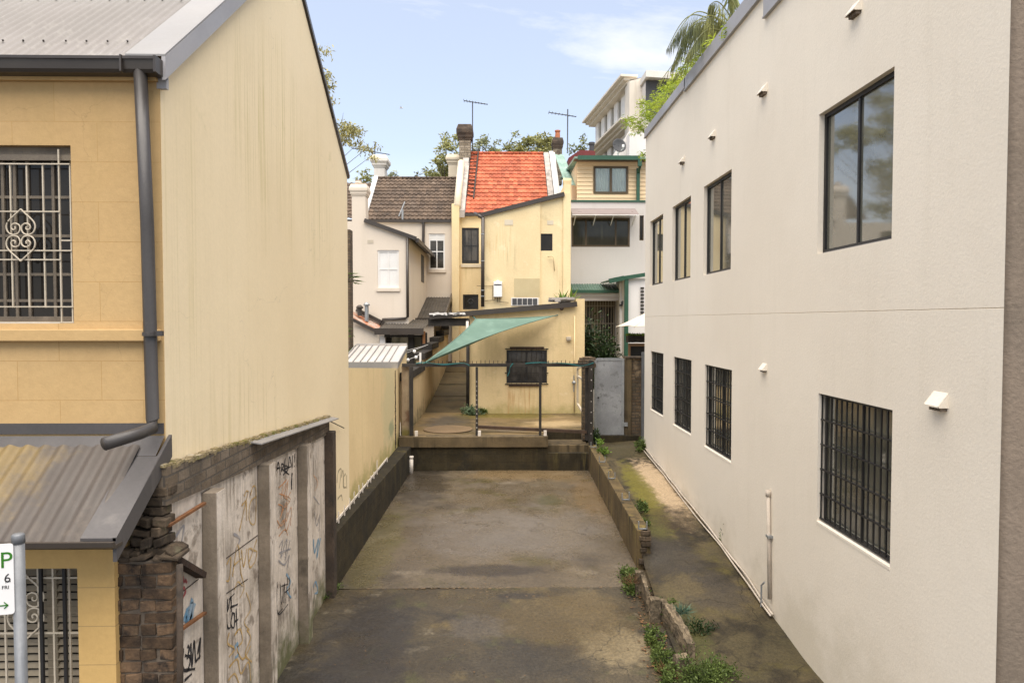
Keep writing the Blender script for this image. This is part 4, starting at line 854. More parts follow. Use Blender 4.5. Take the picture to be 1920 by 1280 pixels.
BW = thing('garden_wall', 'crumbling brick wall with a concrete jamb beside the sheet metal gate', 'wall', (3.0, 17.2, .8))
r2 = rY(1171, 672, 1184, 820, 17.12); MB().box(r2[0], r2[1], 17.1, 17.36, .6, r2[3]).build('jamb', m_slabedge, BW, bevel=.01)
r3 = rY(1184, 672, 1204, 832, 17.15); MB().box(r3[0] + .002, r3[1], 17.15, 17.35, .6, r3[3]).build('brickwork', m_oldbrick, BW)
MB().box(r2[0] + .01, r3[1], 17.08, 17.4, r3[3] + .0, r3[3] + .05).build('top_course', m_rubble, BW, bevel=.01)
r4 = rY(1203, 660, 1209, 840, 17.0); tag(MB().box(r4[0], r4[1] + .03, 16.98, 17.06, .6, r4[3]).build('steel_post', m_pole), 'thin grey steel post against the end of the cream building', 'post')
struct(MB().box(r[0] - .15, 3.5, 17.0, 17.6, .5, TZ - .12).build('gate_threshold', m_blockwall))
# white open gate leaf and brick stub near right of courtyard
WG = thing('white_gate_leaf', 'narrow white framed gate leaf standing open against the fence frame', 'gate', (2.0, 18, TZ))
q0, q1, q2, q3 = aY(1083, 690, 18.6), aY(1083, 757, 18.6), aY(1096, 778, 17.2), aY(1098, 686, 17.2)
mb = MB()
for (a, b_) in ((q0, q1), (q1, q2), (q2, q3), (q3, q0), (aY(1083, 705, 18.6), aY(1096, 713, 17.2))): mb.bar(a, b_, .05, .05)
mb.build('frame', m_bars, WG)
mb = MB(); r5 = rY(1090, 668, 1112, 690, 16.9)
for k in range(26): s = random.uniform(.04, .08); mb.obox((random.uniform(r5[0], r5[1]), 16.9 + random.uniform(-.06, .1), r5[2] + (r5[3] - r5[2]) * random.random() * (1 if k % 2 else .6)), V((s * 1.3, random.uniform(-.3, .3) * s, 0)), V((0, s, 0)), V((0, 0, s * .6)))
mb.box(r5[0] + .02, r5[1], 16.84, 17.04, TZ - .2, r5[2] + .05)
tag(mb.build('broken_pier', m_oldbrick, bevel=.008), 'broken brick pier top behind the right end of the spiked rail', 'pier')
r6 = rY(753, 686, 767, 822, 16.42); PI = tag(MB().box(r6[0], r6[1], 16.42, 16.7, .8, r6[3]).build('brick_gatepost', mk('flaking_render_pier', (.34, .26, .165), (.24, .175, .11), sc=3, bump=.5, fine=.14, blot=[((.15, .085, .05), .8, 3, .55, .66)], zm=[((.16, .14, .03), 1.2, 1.5, 5, .8)]), bevel=.01), 'flaking rendered pier at the left end of the spiked rail', 'pier')
# ================================================================ shed behind the yellow wall
SH = thing('garden_shed', 'small shed with a pale ribbed zinc roof behind the yellow lane wall', 'shed', (-3, 17, 1))
YS = YE - .05
e0, e1 = aY(640, 678, YS), aY(746, 680, YS); f1 = aY(763, 649, 18.0); f0 = aY(640, 648, 18.0); f0.x = e0.x
f0.z = f1.z; e0.z = e1.z
MB().hexa([e0, e1, f1, f0] + [p + V((0, 0, .02)) for p in (e0, e1, f1, f0)]).build('roof', m_shedroof, SH)
mb = MB()
for k in range(8):
    t = 1 - (k * .128 + .155); p = e0.lerp(e1, t) if t > 0 else e0
    q = p + (f1 - e1); mb.bar(p + V((0, 0, .035)), q + V((0, 0, .035)), .018, .03)
mb.build('roof_rib', m_zincfascia, SH)
mb = MB(); mb.bar(f0 + V((0, .02, .05)), f1 + V((0, .02, .05)), .08, .05); mb.build('ridge_capping', m_shedroof, SH)
MB().box(e0.x, e1.x + .005, YS - .022, YS - .002, e1.z - .14, e1.z + .022).build('fascia', m_zincfascia, SH)
mb = MB(); mb.hexa([e1 + V((0, 0, -.1)), e1 + V((.02, 0, -.1)), f1 + V((.02, 0, -.08)), f1 + V((0, 0, -.08)), e1 + V((0, 0, .024)), e1 + V((.02, 0, .024)), f1 + V((.02, 0, .024)), f1 + V((0, 0, .024))]); mb.build('barge', m_zincfascia, SH)
MB().prism([(XL - .13, YE + .01, -.1), (XL - .13, 17.9, -.1), (XL - .13, 17.9, f1.z - .04), (XL - .13, YE + .01, e1.z - .1)], (.12, 0, 0)).build('side_wall', m_lanewall, SH)
MB().box(e0.x, XL - .14, YE + .02, YE + .1, -.1, e1.z - .02).build('front_wall', m_lanewall, SH)
# ================================================================ stepped alley wall
AW = thing('alley_wall', 'long stepped yellow wall with dark cappings climbing beside the alley', 'wall', (-2.3, 22, TZ))
XA = -2.26; cuts = [(16.75, 20.3), (20.3, 22.5), (22.5, 24.8), (24.8, 27.2), (27.2, 29.7), (29.7, 32.5)]
tops = [aX(772, 694, XA).z, aX(795, 661, XA).z, aX(809, 644, XA).z, aX(821, 632, XA).z, aX(831, 620, XA).z, aX(840, 608, XA).z]
mb = MB(); cp = MB()
for (a, b_), z in zip(cuts, tops):
    mb.box(XA - .22, XA, a, b_, .6, z - .2); cp.box(XA - .28, XA + .05, a - .06, b_ - .0, z - .2, z)
mb.build('wall', mk('alley_render', (.56, .42, .235), (.48, .35, .19), sc=.8, bump=.3, fine=.06, streak=[((.33, .25, .12), .7, 5, .5, .48, .7)], zm=[((.10, .085, .035), 1.1, 1.7, 2.5, .85)]), AW)
cp.build('capping', m_black2, AW, bevel=.01)
# ================================================================ YELLOW HOUSE
YH = thing('yellow_house', 'peeling buff yellow terrace house with bright orange tiled roof and rear wings', 'house', (.8, 25, TZ))
YX, YW, YM = 20.3, 23.0, 30.0
xa = aY(880, 690, YX).x; xb = aY(1096, 690, YX).x
r0 = aY(880, 588, YX); r1 = aY(1078, 572, YX)
Wx = rY(950, 656, 1025, 718, YX)
mb = MB(); wall(mb, 'y', YX, xa, xb, TZ - .2, r1.z - .32, [Wx], 1, .1)
zt0 = r1.z - .32
mb.poly([(xa, YX, zt0), (xb, YX, zt0), (xb, YX, aY(1095, 560, YX).z), (aY(1080, 560, YX).x, YX, aY(1080, 560, YX).z), (aY(1080, 560, YX).x, YX, r1.z), (xa, YX, r0.z)])
xk = aY(1080, 560, YX).x; zk = aY(1085, 560, YX).z
mb.quad((xa, YX, TZ - .3), (xa, YW, TZ - .3), (xa, YW, r0.z), (xa, YX, r0.z)); mb.quad((xb, YX, TZ - .3), (xb, YW, TZ - .3), (xb, YW, zk), (xb, YX, zk))
mb.quad((xk, YX, zk), (xb, YX, zk), (xb, YW, zk), (xk, YW, zk)); mb.quad((xk, YX, r1.z - .1), (xk, YX, zk), (xk, YW, zk), (xk, YW, r1.z - .1))
RS = (.42, .19, .05); mx0, mx1 = Wx[0] + .05, Wx[1] - .1; mz = Wx[2] - .45
mb.build('kitchen_wall', mk('stained_buff_render', (.70, .545, .305), (.62, .475, .255), sc=.8, bump=.35, bsc=22, fine=.06, streak=[((.40, .32, .14), .5, 7, .5, .5, .75)], blot=[((.40, .32, .17), .45, 1.3, .58, .75), ((.74, .60, .38), .6, 2.6, .6, .72)], rough=.9,
    zm=[((.30, .26, .08), TZ, TZ + .35, 2.5, .6)], loc=[((mx0 + mx1) / 2, YX, mz, .65, 9, .75, 9, .4, RS, .9), (mx0, YX, mz, .1, 9, .8, 14, .3, RS, 1.0)], spots=[(.9, YX, 3.3, .9, 9, .45, (.44, .34, .18), .6), (-.3, YX, 3.0, .5, 9, .7, (.46, .36, .19), .5)]), YH)
xo = aY(806, 590, YX).x; zo = r0.z + (r1.z - r0.z) * (xo - xa) / (r1.x - xa)
mb = MB(); mb.hexa([(xo, YX - .1, zo), (xk - .004, YX - .1, r1.z + .02), (xk - .004, YW - .003, r1.z + .02), (xo, YW - .003, zo), (xo, YX - .1, zo + .05), (xk - .004, YX - .1, r1.z + .07), (xk - .004, YW - .003, r1.z + .07), (xo, YW - .003, zo + .05)]); mb.build('flat_roof', m_brownsheet, YH)
MB().bar((xo, YX - .12, zo + .0), (xk + .02, YX - .12, r1.z + .03), .05, .15).build('roof_edge', m_gutter, YH)
mb = MB(); mb.bar((xo, YX - .155, zo + .085), (aY(872, 580, YX).x, YX - .155, zo + .105), .05, .045)
for k in range(14): x = xo + 1.1 * random.random(); mb.obox((x, YX - .17, zo + .06 + random.uniform(0, .05)), V((.05, 0, random.uniform(-.02, .02))), (0, .012, 0), (0, 0, .02))
mb.build('peeling_edge', m_whitewall, YH)
MB().box(xo - .05, xa - .02, YX - .02, YX + .14, zo - .27, zo - .04).build('lintel_beam', m_black2, YH)
w = window(YH, 'y', YX, Wx, 1, m_black, m_reflpane, fw=.06, d0=.0, d1=.09, mull=(.5,), bw=.05, label='black barred ground floor window')
g = MB(); n = 9
for k in range(n): x = Wx[0] + (Wx[1] - Wx[0]) * k / (n - 1); g.box(x - .005, x + .005, YX - .05, YX - .034, Wx[2] - .04, Wx[3] + .06)
for z in (Wx[2] - .03, Wx[2] + .3, Wx[2] + .62, Wx[3] + .03): g.box(Wx[0] - .05, Wx[1] + .05, YX - .034, YX - .022, z - .014, z + .014)
g.build('security_bars', m_black2, w)
g = MB(); a = rY(956, 650, 1020, 654, YX - .03); g.box(a[0], a[1], YX - .05, YX, a[2], a[3]); g.build('rusty_angle', m_darkrust, YH); g = MB(); a = rY(954, 720, 1014, 724, YX - .03); g.box(a[0], a[1], YX - .05, YX, a[2], a[3]); g.build('rusty_angle', m_darkrust, YH)
mb = MB(); b_ = aY(877, 780, YX - .1); tpt = aY(877.5, 598, YX - .1)
mb.tube([b_, tpt], .05, 12); mb.build('downpipe', m_black2, YH, smooth=True)
mb = MB(); mb.tube([aY(876.2, 640, YX - .1), aY(877, 602, YX - .1)], .054, 12); mb.tube([aY(876.5, 780, YX - .1), aY(877, 765, YX - .1)], .054, 12); mb.build('downpipe_collar', m_pvc, YH, smooth=True)
mb = MB(); x = aY(1077, 690, YX).x; mb.tube([(x, YX - .02, TZ + .05), (x, YX - .02, aY(1077, 592, YX).z)], .02, 8); mb.build('gas_pipe', m_yellow, YH, smooth=True)
mb = MB(); x = aY(1075.5, 690, YX).x; mb.tube([(x, YX - .06, aY(1076, 734, YX).z), (x, YX - .06, aY(1076, 703, YX).z)], .015, 8); c = aY(1076, 717, YX - .07); mb.lathe(c - V((0, 0, .05)), [(.03, 0), (.06, .03), (.06, .07), (.03, .1)], 10); mb.build('gas_valve', m_galv, YH)
c = aY(1066, 634, YX); mb = MB(); mb.box(c.x - .07, c.x + .07, YX - .1, YX, c.z - .05, c.z + .05); mb.box(c.x - .06, c.x + .05, YX - .085, YX - .005, c.z - .08, c.z - .05); mb.build('meter_box', m_bars, YH, bevel=.01)
c = aY(1053, 578, YX - .1); mb = MB(); mb.lathe(c - V((0, 0, .06)), [(.02, 0), (.055, .02), (.06, .07), (.03, .11)], 12); mb.bar(c, c + V((-.03, .1, .03)), .03, .03); tag(mb.build('outdoor_lamp', m_darkrust), 'small dark flood lamp under the low roof edge of the yellow house', 'lamp')
a = rY(960, 559.5, 1008, 573, YW - .005)
mb = MB(); mb.box(a[0] - .03, a[1] + .03, YW - .02, YW - .002, a[2], a[3] + .03); mb.build('glass_block_frame', m_white, YH)
for k in range(5):
    x = a[0] + (a[1] - a[0]) * (k + .5) / 5; MB().box(x - .075, x + .075, YW - .035, YW - .021, a[2] + .03, a[3] - .0).build('glass_block', m_dish, YH, bevel=.01)
# rear wing
wl, wrr = aY(905, 480, YW).x, aY(1069, 480, YW).x; xst = aY(1013, 480, YW).x
s0, s1 = aY(905, 404, YW), aY(1058, 366, YW); x2 = aY(1058, 366, YW).x; zp = aY(1064, 345, YW).z
Wy = rY(1014, 438, 1036, 470, YW + .04)
mb = MB(); zlow = TZ + 2.0; sl = lambda x: s0.z + (s1.z - s0.z) * (x - s0.x) / (s1.x - s0.x)
zm_ = s0.z - .3
mb.poly([(wl, YW, zlow), (xst, YW, zlow), (xst, YW, sl(xst)), (wl, YW, s0.z)])
mb.quad((xst, YW, zlow), (xst, YW + .06, zlow), (xst, YW + .06, sl(xst)), (xst, YW, sl(xst)))
wall(mb, 'y', YW + .06, xst, wrr, zlow, zm_, [Wy], 1, .1)
mb.poly([(xst, YW + .06, zm_), (wrr, YW + .06, zm_), (wrr, YW + .06, zp), (x2, YW + .06, zp), (x2, YW + .06, s1.z), (xst, YW + .06, sl(xst))])
xj = aY(1056, 480, YW).x; mb.box(xj, wrr + .02, YW, YW + .058, zlow, zp - .3)
mb.quad((wl, YW, zlow), (wl, YM, zlow), (wl, YM, s0.z), (wl, YW, s0.z)); mb.quad((wrr, YW + .06, zlow), (wrr, YM, zlow), (wrr, YM, zp), (wrr, YW + .06, zp))
mb.quad((x2, YW + .06, zp), (wrr, YW + .06, zp), (wrr, YM, zp), (x2, YM, zp)); mb.quad((x2, YW + .06, s1.z), (x2, YM, s1.z), (x2, YM, zp), (x2, YW + .06, zp))
mb.quad((wl, YW, s0.z), (x2, YW, s1.z), (x2, YM, s1.z), (wl, YM, s0.z))
mb.build('rear_wing', mk('weathered_buff_render', (.74, .60, .355), (.67, .53, .305), sc=.7, bump=.35, bsc=20, fine=.06, blot=[((.40, .34, .2), .5, 1.5, .6, .76), ((.80, .68, .45), .6, 2.6, .6, .72)], rough=.9, loc=[(.0, YW, 6.6, .5, 9, .9, 9, .4, (.50, .28, .09), .7), (.35, YW, 6.3, .35, 9, 1.0, 12, .4, (.30, .24, .14), .7), (2.0, YW, 5.5, .5, 9, 1.2, 10, .4, (.40, .32, .18), .6)]), YH)
MB().bar(s0 + V((-.16, -.03, -.02)), s1 + V((.0, -.03, .03)), .1, .14).build('wing_barge', m_gutter, YH)
a = rY(964, 522, 1012, 556, YW - .004); MB().box(a[0], a[1], YW - .01, YW - .001, a[2], a[3]).build('patch_panel', mk('dull_patch', (.52, .43, .25), (.48, .39, .22), bump=.1), YH)
for q in ((946, 412, 962, 422), (1026, 413, 1038, 421)):
    a = rY(*q, YW); MB().box(a[0], a[1], YW + (.05 if q[0] > 1000 else -.012), YW + (.07 if q[0] > 1000 else .01), a[2], a[3]).build('wall_vent', m_chimcream, YH)
window(YH, 'y', YW + .06, Wy, 1, m_black, m_darkpane, fw=.03, d0=.02, d1=.07, label='tiny black bathroom window in the rear wing')
mb = MB(); c = aY(1035, 480, YW)
mb.tube([c + V((-.15, -.03, -.02)), c + V((-.02, -.05, .0)), c + V((.05, -.05, -.05)), c + V((.08, -.04, -.5))], .02, 8); mb.build('waste_pipe', m_yellow, YH, smooth=True)
mb = MB(); mb.tube([aY(905, 575, YW - .12), aY(905.5, 408, YW - .12)], .06, 12); mb.tube([aY(905.5, 410, YW - .12), aY(898, 404, YW - .1), aY(890, 400, YW + 1)], .05, 10); mb.build('wing_downpipe', m_gutter, YH, smooth=True)
mb = MB()
for py in (440, 490, 545, 556): c = aY(905, py, YW - .12); mb.tube([c, c + V((0, 0, .03))], .066, 12)
mb.build('pipe_bracket', m_galv, YH)
HW = thing('water_heater', 'white wall mounted gas water heater on the yellow rear wing', 'water heater', (aY(934, 545, YW).x, YW, aY(934, 560, YW).z))
a = rY(925.5, 528, 941.5, 557, YW - .1); MB().box(a[0], a[1], YW - .22, YW - .003, a[2], a[3]).build('case', m_heater, HW, bevel=.02)
MB().box(a[0] + .02, a[1] - .02, YW - .226, YW - .221, a[3] - .13, a[3] - .09).build('flue_slot', m_dish, HW)
mb = MB(); mb.lathe(((a[0] + a[1]) / 2, YW - .1, a[3]), [(.05, 0), (.05, .03), (.02, .05)], 10); mb.build('flue_cap', m_heater, HW)
mb = MB()
for k, dx in enumerate((.05, .13, .2)): mb.tube([(a[0] + dx, YW - .1, a[2]), (a[0] + dx, YW - .1, a[2] - .1 - .03 * k), (a[0] + dx + (.3 if k == 2 else -.35 * (k == 0)), YW - .05, a[2] - .12 - .03 * k)], .012, 6)
z = aY(915, 536, YW).z; mb.tube([(a[0] - .0, YW - .04, z), (wl - .2, YW - .04, z)], .008, 6); mb.tube([(a[0] - .03, YW - .04, z), (a[0] - .03, YW - .04, z - .45)], .008, 6)
mb.build('copper_pipe', m_brownframe, HW)
# main body
ml, mr = aY(849, 480, YM).x, aY(1048, 480, YM).x
W1 = rY(866, 427, 898, 494, YM); W2 = rY(868, 552, 897, 580, YM); ztop = aY(880, 404, YM).z
mb = MB(); wall(mb, 'y', YM, ml + .004, mr, TZ, ztop, [W1, W2], 1, .15); mb.build('main_wall', m_yellow, YH)
window(YH, 'y', YM, W1, 1, m_black, m_reflpane, fw=.08, d0=.04, d1=.1, mull=(.55,), trans=(.5, .08), bw=.025, label='tall black sash window with a boarded look')
a = rY(864, 495, 905, 501, YM); MB().box(a[0], a[1], YM - .05, YM - .002, a[2], a[3]).build('sill', m_chimcream, YH)
w = window(YH, 'y', YM, W2, 1, m_black, m_darkpane, fw=.07, d0=.04, d1=.1, label='small dark lower window with a scrolled grille')
g = MB()
for sx in (-1, 1):
    pts = [V(((W2[0] + W2[1]) / 2 + sx * (.02 + .13 * (1 - t / 9)) * math.cos(t * .9), YM + .02, (W2[2] + W2[3]) / 2 + .16 * (1 - t / 9) * math.sin(t * .9))) for t in range(9)]
    g.tube(smoothline(pts, 3), .01, 6)
g.build('scroll_grille', m_dish, w)
a = rY(858.5, 430, 861, 470, YM); MB().box(a[0], a[1], YM - .004, YM - .001, a[2], a[3]).build('rust_stain', mk('rust_stain', (.50, .22, .06), (.56, .36, .15), sc=3, bump=0), YH)
MB().box(ml - .0, aY(912, 403, YM).x, YM - .16, YM - .02, ztop - .04, ztop + .09).build('eave_gutter', m_gutter, YH)
def tiles(eL, eR, rL, rR, rows, cols, thick=.03, wave=.022):
    mb = MB(); nn = (eR - eL).cross(rL - eL).normalized(); nn = nn if nn.z > 0 else -nn
    P = lambda u, v: eL.lerp(eR, u).lerp(rL.lerp(rR, u), v)
    prof = (0, .6, 1, .75, .25, .02, 0)
    for r_ in range(rows):
        v0, v1 = r_ / rows, min(1, (r_ + 1.12) / rows)
        for c in range(cols):
            j = random.uniform(-.004, .004); lo, hi, lip = [], [], []
            for k, h in enumerate(prof):
                u = (c + k / 6) / cols
                lo.append(P(u, v0) + nn * (h * wave + .038 + j)); hi.append(P(u, v1) + nn * (h * wave + .0 + j)); lip.append(P(u, v0) + nn * (h * wave + .038 - thick + j))
            n = 7; mb.add(lip + lo + hi, [(k, k + 1, n + k + 1, n + k) for k in range(6)] + [(n + k, n + k + 1, 2 * n + k + 1, 2 * n + k) for k in range(6)])
    return mb
def onroof(px, py, zE_, yE_, slope):
    d = ray(px, py); t = (zE_ - 4 - slope * yE_) / (d.z - slope * d.y); return CAM + d * t
ro = .86; oz, oy = ztop + .08, YM - .12
O = lambda px, py: onroof(px, py, oz, oy, ro)
oe, of = O(872, 403), O(1030, 403); og, oh = O(884, 289), O(1026, 289)
og.x = oe.x * .95; oh.x = of.x
rz, ry = (og.z + oh.z) / 2, (og.y + oh.y) / 2
for p in (og, oh): p.z = rz; p.y = ry
for p in (oe, of): p.z = oz; p.y = oy
tiles(oe, of, og, oh, 16, 19).build('roof', m_tile_o, YH)
mb = MB(); mb.quad(oe - V((0, 0, .05)), of - V((0, 0, .05)), oh - V((0, 0, .05)), og - V((0, 0, .05))); mb.quad(og, oh, oh + V((0, 5, -4.3)), og + V((0, 5, -4.3))); mb.build('roof_deck', m_black2, YH)
mb = MB()
for k in range(12): p = og.lerp(oh, (k + .5) / 12); mb.tube([p + V((-.155, 0, .05)), p + V((.155, 0, .05))], .07, 8)
mb.build('ridge_tiles', m_tile_o, YH, smooth=True)
# parapets either side of the orange roof
def ramp_par(p0, p1, w, dn, up):
    mb = MB(); mb.hexa([p0 + V((0, 0, -dn)), p0 + V((w, 0, -dn)), p1 + V((w, 0, -dn)), p1 + V((0, 0, -dn)), p0 + V((0, 0, up)), p0 + V((w, 0, up)), p1 + V((w, 0, up)), p1 + V((0, 0, up))]); return mb
ramp_par(oe + V((-.33, -.1, 0)), og + V((-.33, 0, 0)), .31, .2, .12).build('parapet', m_parapetwall, YH)
ramp_par(of + V((.02, -.1, 0)), oh + V((.02, 0, 0)), .25, 1.2, .10).build('parapet', m_parapetwall, YH)
ramp_par(of + V((.30, -.1, 0)), oh + V((.30, 0, 0)), .26, 1.5, .16).build('parapet', m_whitewall, YH)
# chimneys
def chimney(x0, x1, Y, D, zb_, zt_, m, name, cap=.5, par=None, capm=None, flare=.09):
    mb = MB(); h = zt_ - zb_; mb.box(x0, x1, Y, Y + D, zb_, zt_ - cap); o = mb.build(name, m, par, bevel=.01)
    mb = MB(); lv = ((0, 0), (.25, .02), (.25, .12), (.55, .16), (.6, .3), (1, .46), (1, .66), (.35, .98), (.3, 1.0)); R_ = []
    for f, dz in lv: f *= flare; z = zt_ - cap + cap * dz; R_ += [(x0 - f, Y - f, z), (x1 + f, Y - f, z), (x1 + f, Y + D + f, z), (x0 - f, Y + D + f, z)]
    n_ = len(lv); mb.add(R_, [(i * 4 + k, i * 4 + (k + 1) % 4, i * 4 + 4 + (k + 1) % 4, i * 4 + 4 + k) for i in range(n_ - 1) for k in range(4)] + [tuple(range(n_ * 4 - 4, n_ * 4))])
    mb.build('cap', capm or m, o, bevel=.012); return o
a, b_ = aY(861, 350, 33.5), aY(882, 233, 33.5)
chimney(a.x, b_.x, 33.5, .7, aY(870, 345, 33.5).z, b_.z, m_stonechim, 'chimney', .75, YH, m_sootcap, .13)
# ladder on the roof
LD = thing('roof_ladder', 'black ladder lying up the left side of the orange tiled roof', 'ladder', O(885, 350))
up = V((0, 0, .1)); pl, pr_, ql, qr = O(874, 372) + up, O(888, 376) + up, O(882, 286) + up, O(895, 284) + up
qr.x = max(qr.x, pr_.x * .9); mb = MB(); mb.bar(pl, ql, .06, .06); mb.bar(pr_, qr, .06, .06); mb.build('stile', m_black2, LD)
mb = MB()
for k in range(13): t = (k + .5) / 13; mb.bar(pl.lerp(ql, t), pr_.lerp(qr, t), .035, .035)
mb.build('rung', m_black2, LD)
def antenna(name, label, base, top, a, b_, nel, par=None, el=.35):
    t = thing(name, label, 'antenna', base); MB().tube([base, top], .028, 8).build('mast', m_dish, t)
    mb = MB(); mb.bar(a, b_, .035, .035); d = (b_ - a)
    for k in range(nel): p = a.lerp(b_, k / (nel - 1)); n = V((-d.y, d.x, 0)).normalized() * el * (1 - .5 * k / nel) + V((0, -.02, .03)); mb.tube([p - n, p + n], .012, 5)
    mb.build('boom', m_dish, t)
antenna('tv_antenna', 'tall thin television antenna standing behind the stone chimney', aY(886, 288, 34), aY(886, 191, 34), aY(870, 189, 34), aY(914, 196, 34), 9)
antenna('tv_antenna', 'television antenna rising beside the terracotta chimney pot', aY(1064, 285, 33), aY(1064.5, 205, 33), aY(1029, 211, 33), aY(1080, 219, 33), 9)
antenna('tv_antenna', 'long low antenna over the white chimney on the brown roof', aY(703, 296, 34), aY(702.5, 270, 34), aY(660, 278, 34), aY(730, 290, 34), 10)
# ================================================================ BEIGE HOUSE
BH = thing('beige_house', 'pale beige terrace house with a brown tiled roof and white chimneys', 'house', (-4, 26, TZ))
BWY, BMY = 24.0, 30.0
x0 = aY(540, 500, BWY).x; x1 = aY(765.5, 500, BWY).x; xm = aY(849, 480, BMY).x
Wb = rY(708, 469, 748, 540, BWY)
t0, t1 = aY(684, 415, BWY), aY(765.5, 444, BWY)
mb = MB(); zlo = t1.z - .15; wall(mb, 'y', BWY, x0, x1, .5, zlo, [Wb], 1, .12)
zc_ = aY(657, 412, BWY).z
mb.poly([(x0, BWY, zlo), (x1, BWY, zlo), (x1, BWY, t1.z), (t0.x, BWY, t0.z), (x0, BWY, t0.z)])
mb.quad((x1, BWY, .5), (x1, BMY, .5), (x1, BMY, t1.z), (x1, BWY, t1.z)); mb.quad((x0, BWY, t0.z), (t0.x, BWY, t0.z), (t0.x, BMY, t0.z), (x0, BMY, t0.z)); mb.quad((t0.x, BWY, t0.z), (x1, BWY, t1.z), (x1, BMY, t1.z), (t0.x, BMY, t0.z))
mb.quad((x0, BWY, .5), (x0, BMY, .5), (x0, BMY, t0.z), (x0, BWY, t0.z))
mb.build('rear_wing', m_beige, BH)
w = window(BH, 'y', BWY, Wb, 1, m_white, m_blind, fw=.06, d0=.03, d1=.08, mull=(.5,), trans=(.5,), bw=.035, label='white sash window with its blind down')
a = rY(706, 540, 750, 546, BWY); MB().box(a[0], a[1], BWY - .05, BWY - .002, a[2], a[3]).build('sill', m_beige, BH)
a = rY(689, 450, 700, 456, BWY); MB().box(a[0], a[1], BWY - .012, BWY - .001, a[2], a[3]).build('wall_vent', m_bars, BH)
a = rY(791.5, 478, 794.5, 529, 28.3)
MB().box(x1 + .001, x1 + .012, 27.9, 28.9, a[2], a[3]).build('slot_window', m_black, BH)
ov = V((.0, -.06, .03)); re = aY(803, 461, 24.2)
mb = MB(); mb.bar(t0 + ov, t1 + V((.28, -.06, -.07)), .12, .13); mb.build('wing_barge', m_gutter, BH)
sl2 = (t1.z - t0.z) / (t1.x - t0.x)
mb = MB(); mb.hexa([(t0.x, BWY, t0.z + .01), (x1 + .3, BWY, t1.z + sl2 * .3 + .01), (x1 + .3, BMY - .02, t1.z + sl2 * .3 + .01), (t0.x, BMY - .02, t0.z + .01), (t0.x, BWY, t0.z + .06), (x1 + .3, BWY, t1.z + sl2 * .3 + .06), (x1 + .3, BMY - .02, t1.z + sl2 * .3 + .06), (t0.x, BMY - .02, t0.z + .06)]); mb.build('wing_roof', m_gutter, BH)
MB().box(x1 + .26, x1 + .38, BWY - .05, BMY - .1, t1.z + sl2 * .3 - .08, t1.z + sl2 * .3 + .05).build('wing_gutter', m_gutter, BH)
mb = MB(); xd = aY(764, 500, BWY - .07).x
mb.tube([(xd, BWY - .07, t1.z - .05), (xd, BWY - .07, aY(764, 594, BWY).z), (xd - .08, BWY - .07, aY(764, 597, BWY).z), (aY(718, 598, BWY).x, BWY - .07, aY(718, 599, BWY).z), (aY(713, 604, BWY).x, BWY - .1, aY(713, 608, BWY).z)], .05, 10); mb.build('downpipe', m_gutter, BH, smooth=True)
# main body
W3 = rY(804, 438, 834, 505, BMY); zB_ = aY(780, 416, BMY).z
mb = MB(); wall(mb, 'y', BMY, x0, xm, .5, zB_, [W3], 1, .12); mb.build('main_wall', m_beige, BH)
w = window(BH, 'y', BMY, W3, 1, m_white, m_reflpane, fw=.06, d0=.03, d1=.08, mull=(.5,), trans=(.5,), bw=.04, label='white sash window half in shadow with a dark interior')
a = rY(806, 441, 832, 451, BMY); MB().box(a[0], a[1], BMY + .045, BMY + .05, a[2], a[3]).build('blind', m_blind, w)
a = rY(803, 505, 836, 511, BMY); MB().box(a[0], a[1], BMY - .06, BMY - .002, a[2], a[3]).build('sill', m_beige, BH)
MB().box(x0, xm - .02, BMY - .14, BMY - .01, zB_ - .03, zB_ + .08).build('gutter', m_gutter, BH)
MB().tube([(aY(794, 416, BMY - .1).x, BMY - .08, zB_), (aY(794, 455, BMY).x, BMY - .08, aY(794, 460, BMY).z)], .06, 10).build('upper_downpipe', m_gutter, BH)
br = .80; bz, by = zB_ + .07, BMY - .1
Bq = lambda px, py: onroof(px, py, bz, by, br)
be, bf, bg, bh = Bq(686, 415), Bq(850, 415), Bq(712, 335), Bq(842, 335)
bg.x = be.x; bh.x = bf.x; bz2, by2 = bg.z, bg.y
for p in (bh,): p.z = bz2; p.y = by2
for p in (be, bf): p.z = bz; p.y = by
tiles(be, bf, bg, bh, 12, 19, .03, .035).build('roof', m_tile_b, BH)
mb = MB(); mb.quad(be - V((0, 0, .05)), bf - V((0, 0, .05)), bh - V((0, 0, .05)), bg - V((0, 0, .05))); mb.quad(bg, bh, bh + V((0, 4, -3)), bg + V((0, 4, -3))); mb.build('roof_deck', m_black2, BH)
mb = MB()
for k in range(13): p = bg.lerp(bh, (k + .5) / 13); mb.tube([p + V((-.17, 0, .04)), p + V((.17, 0, .04))], .07, 8)
mb.build('ridge_tiles', m_tile_b, BH, smooth=True)
ramp_par(be + V((-.2, -.1, 0)), bg + V((-.2, 0, 0)), .2, .8, .12).build('parapet', m_whitewall, BH)
ramp_par(bf + V((-.02, -.1, 0)), bh + V((-.02, 0, 0)), .22, .8, .14).build('parapet', m_whitewall, BH)
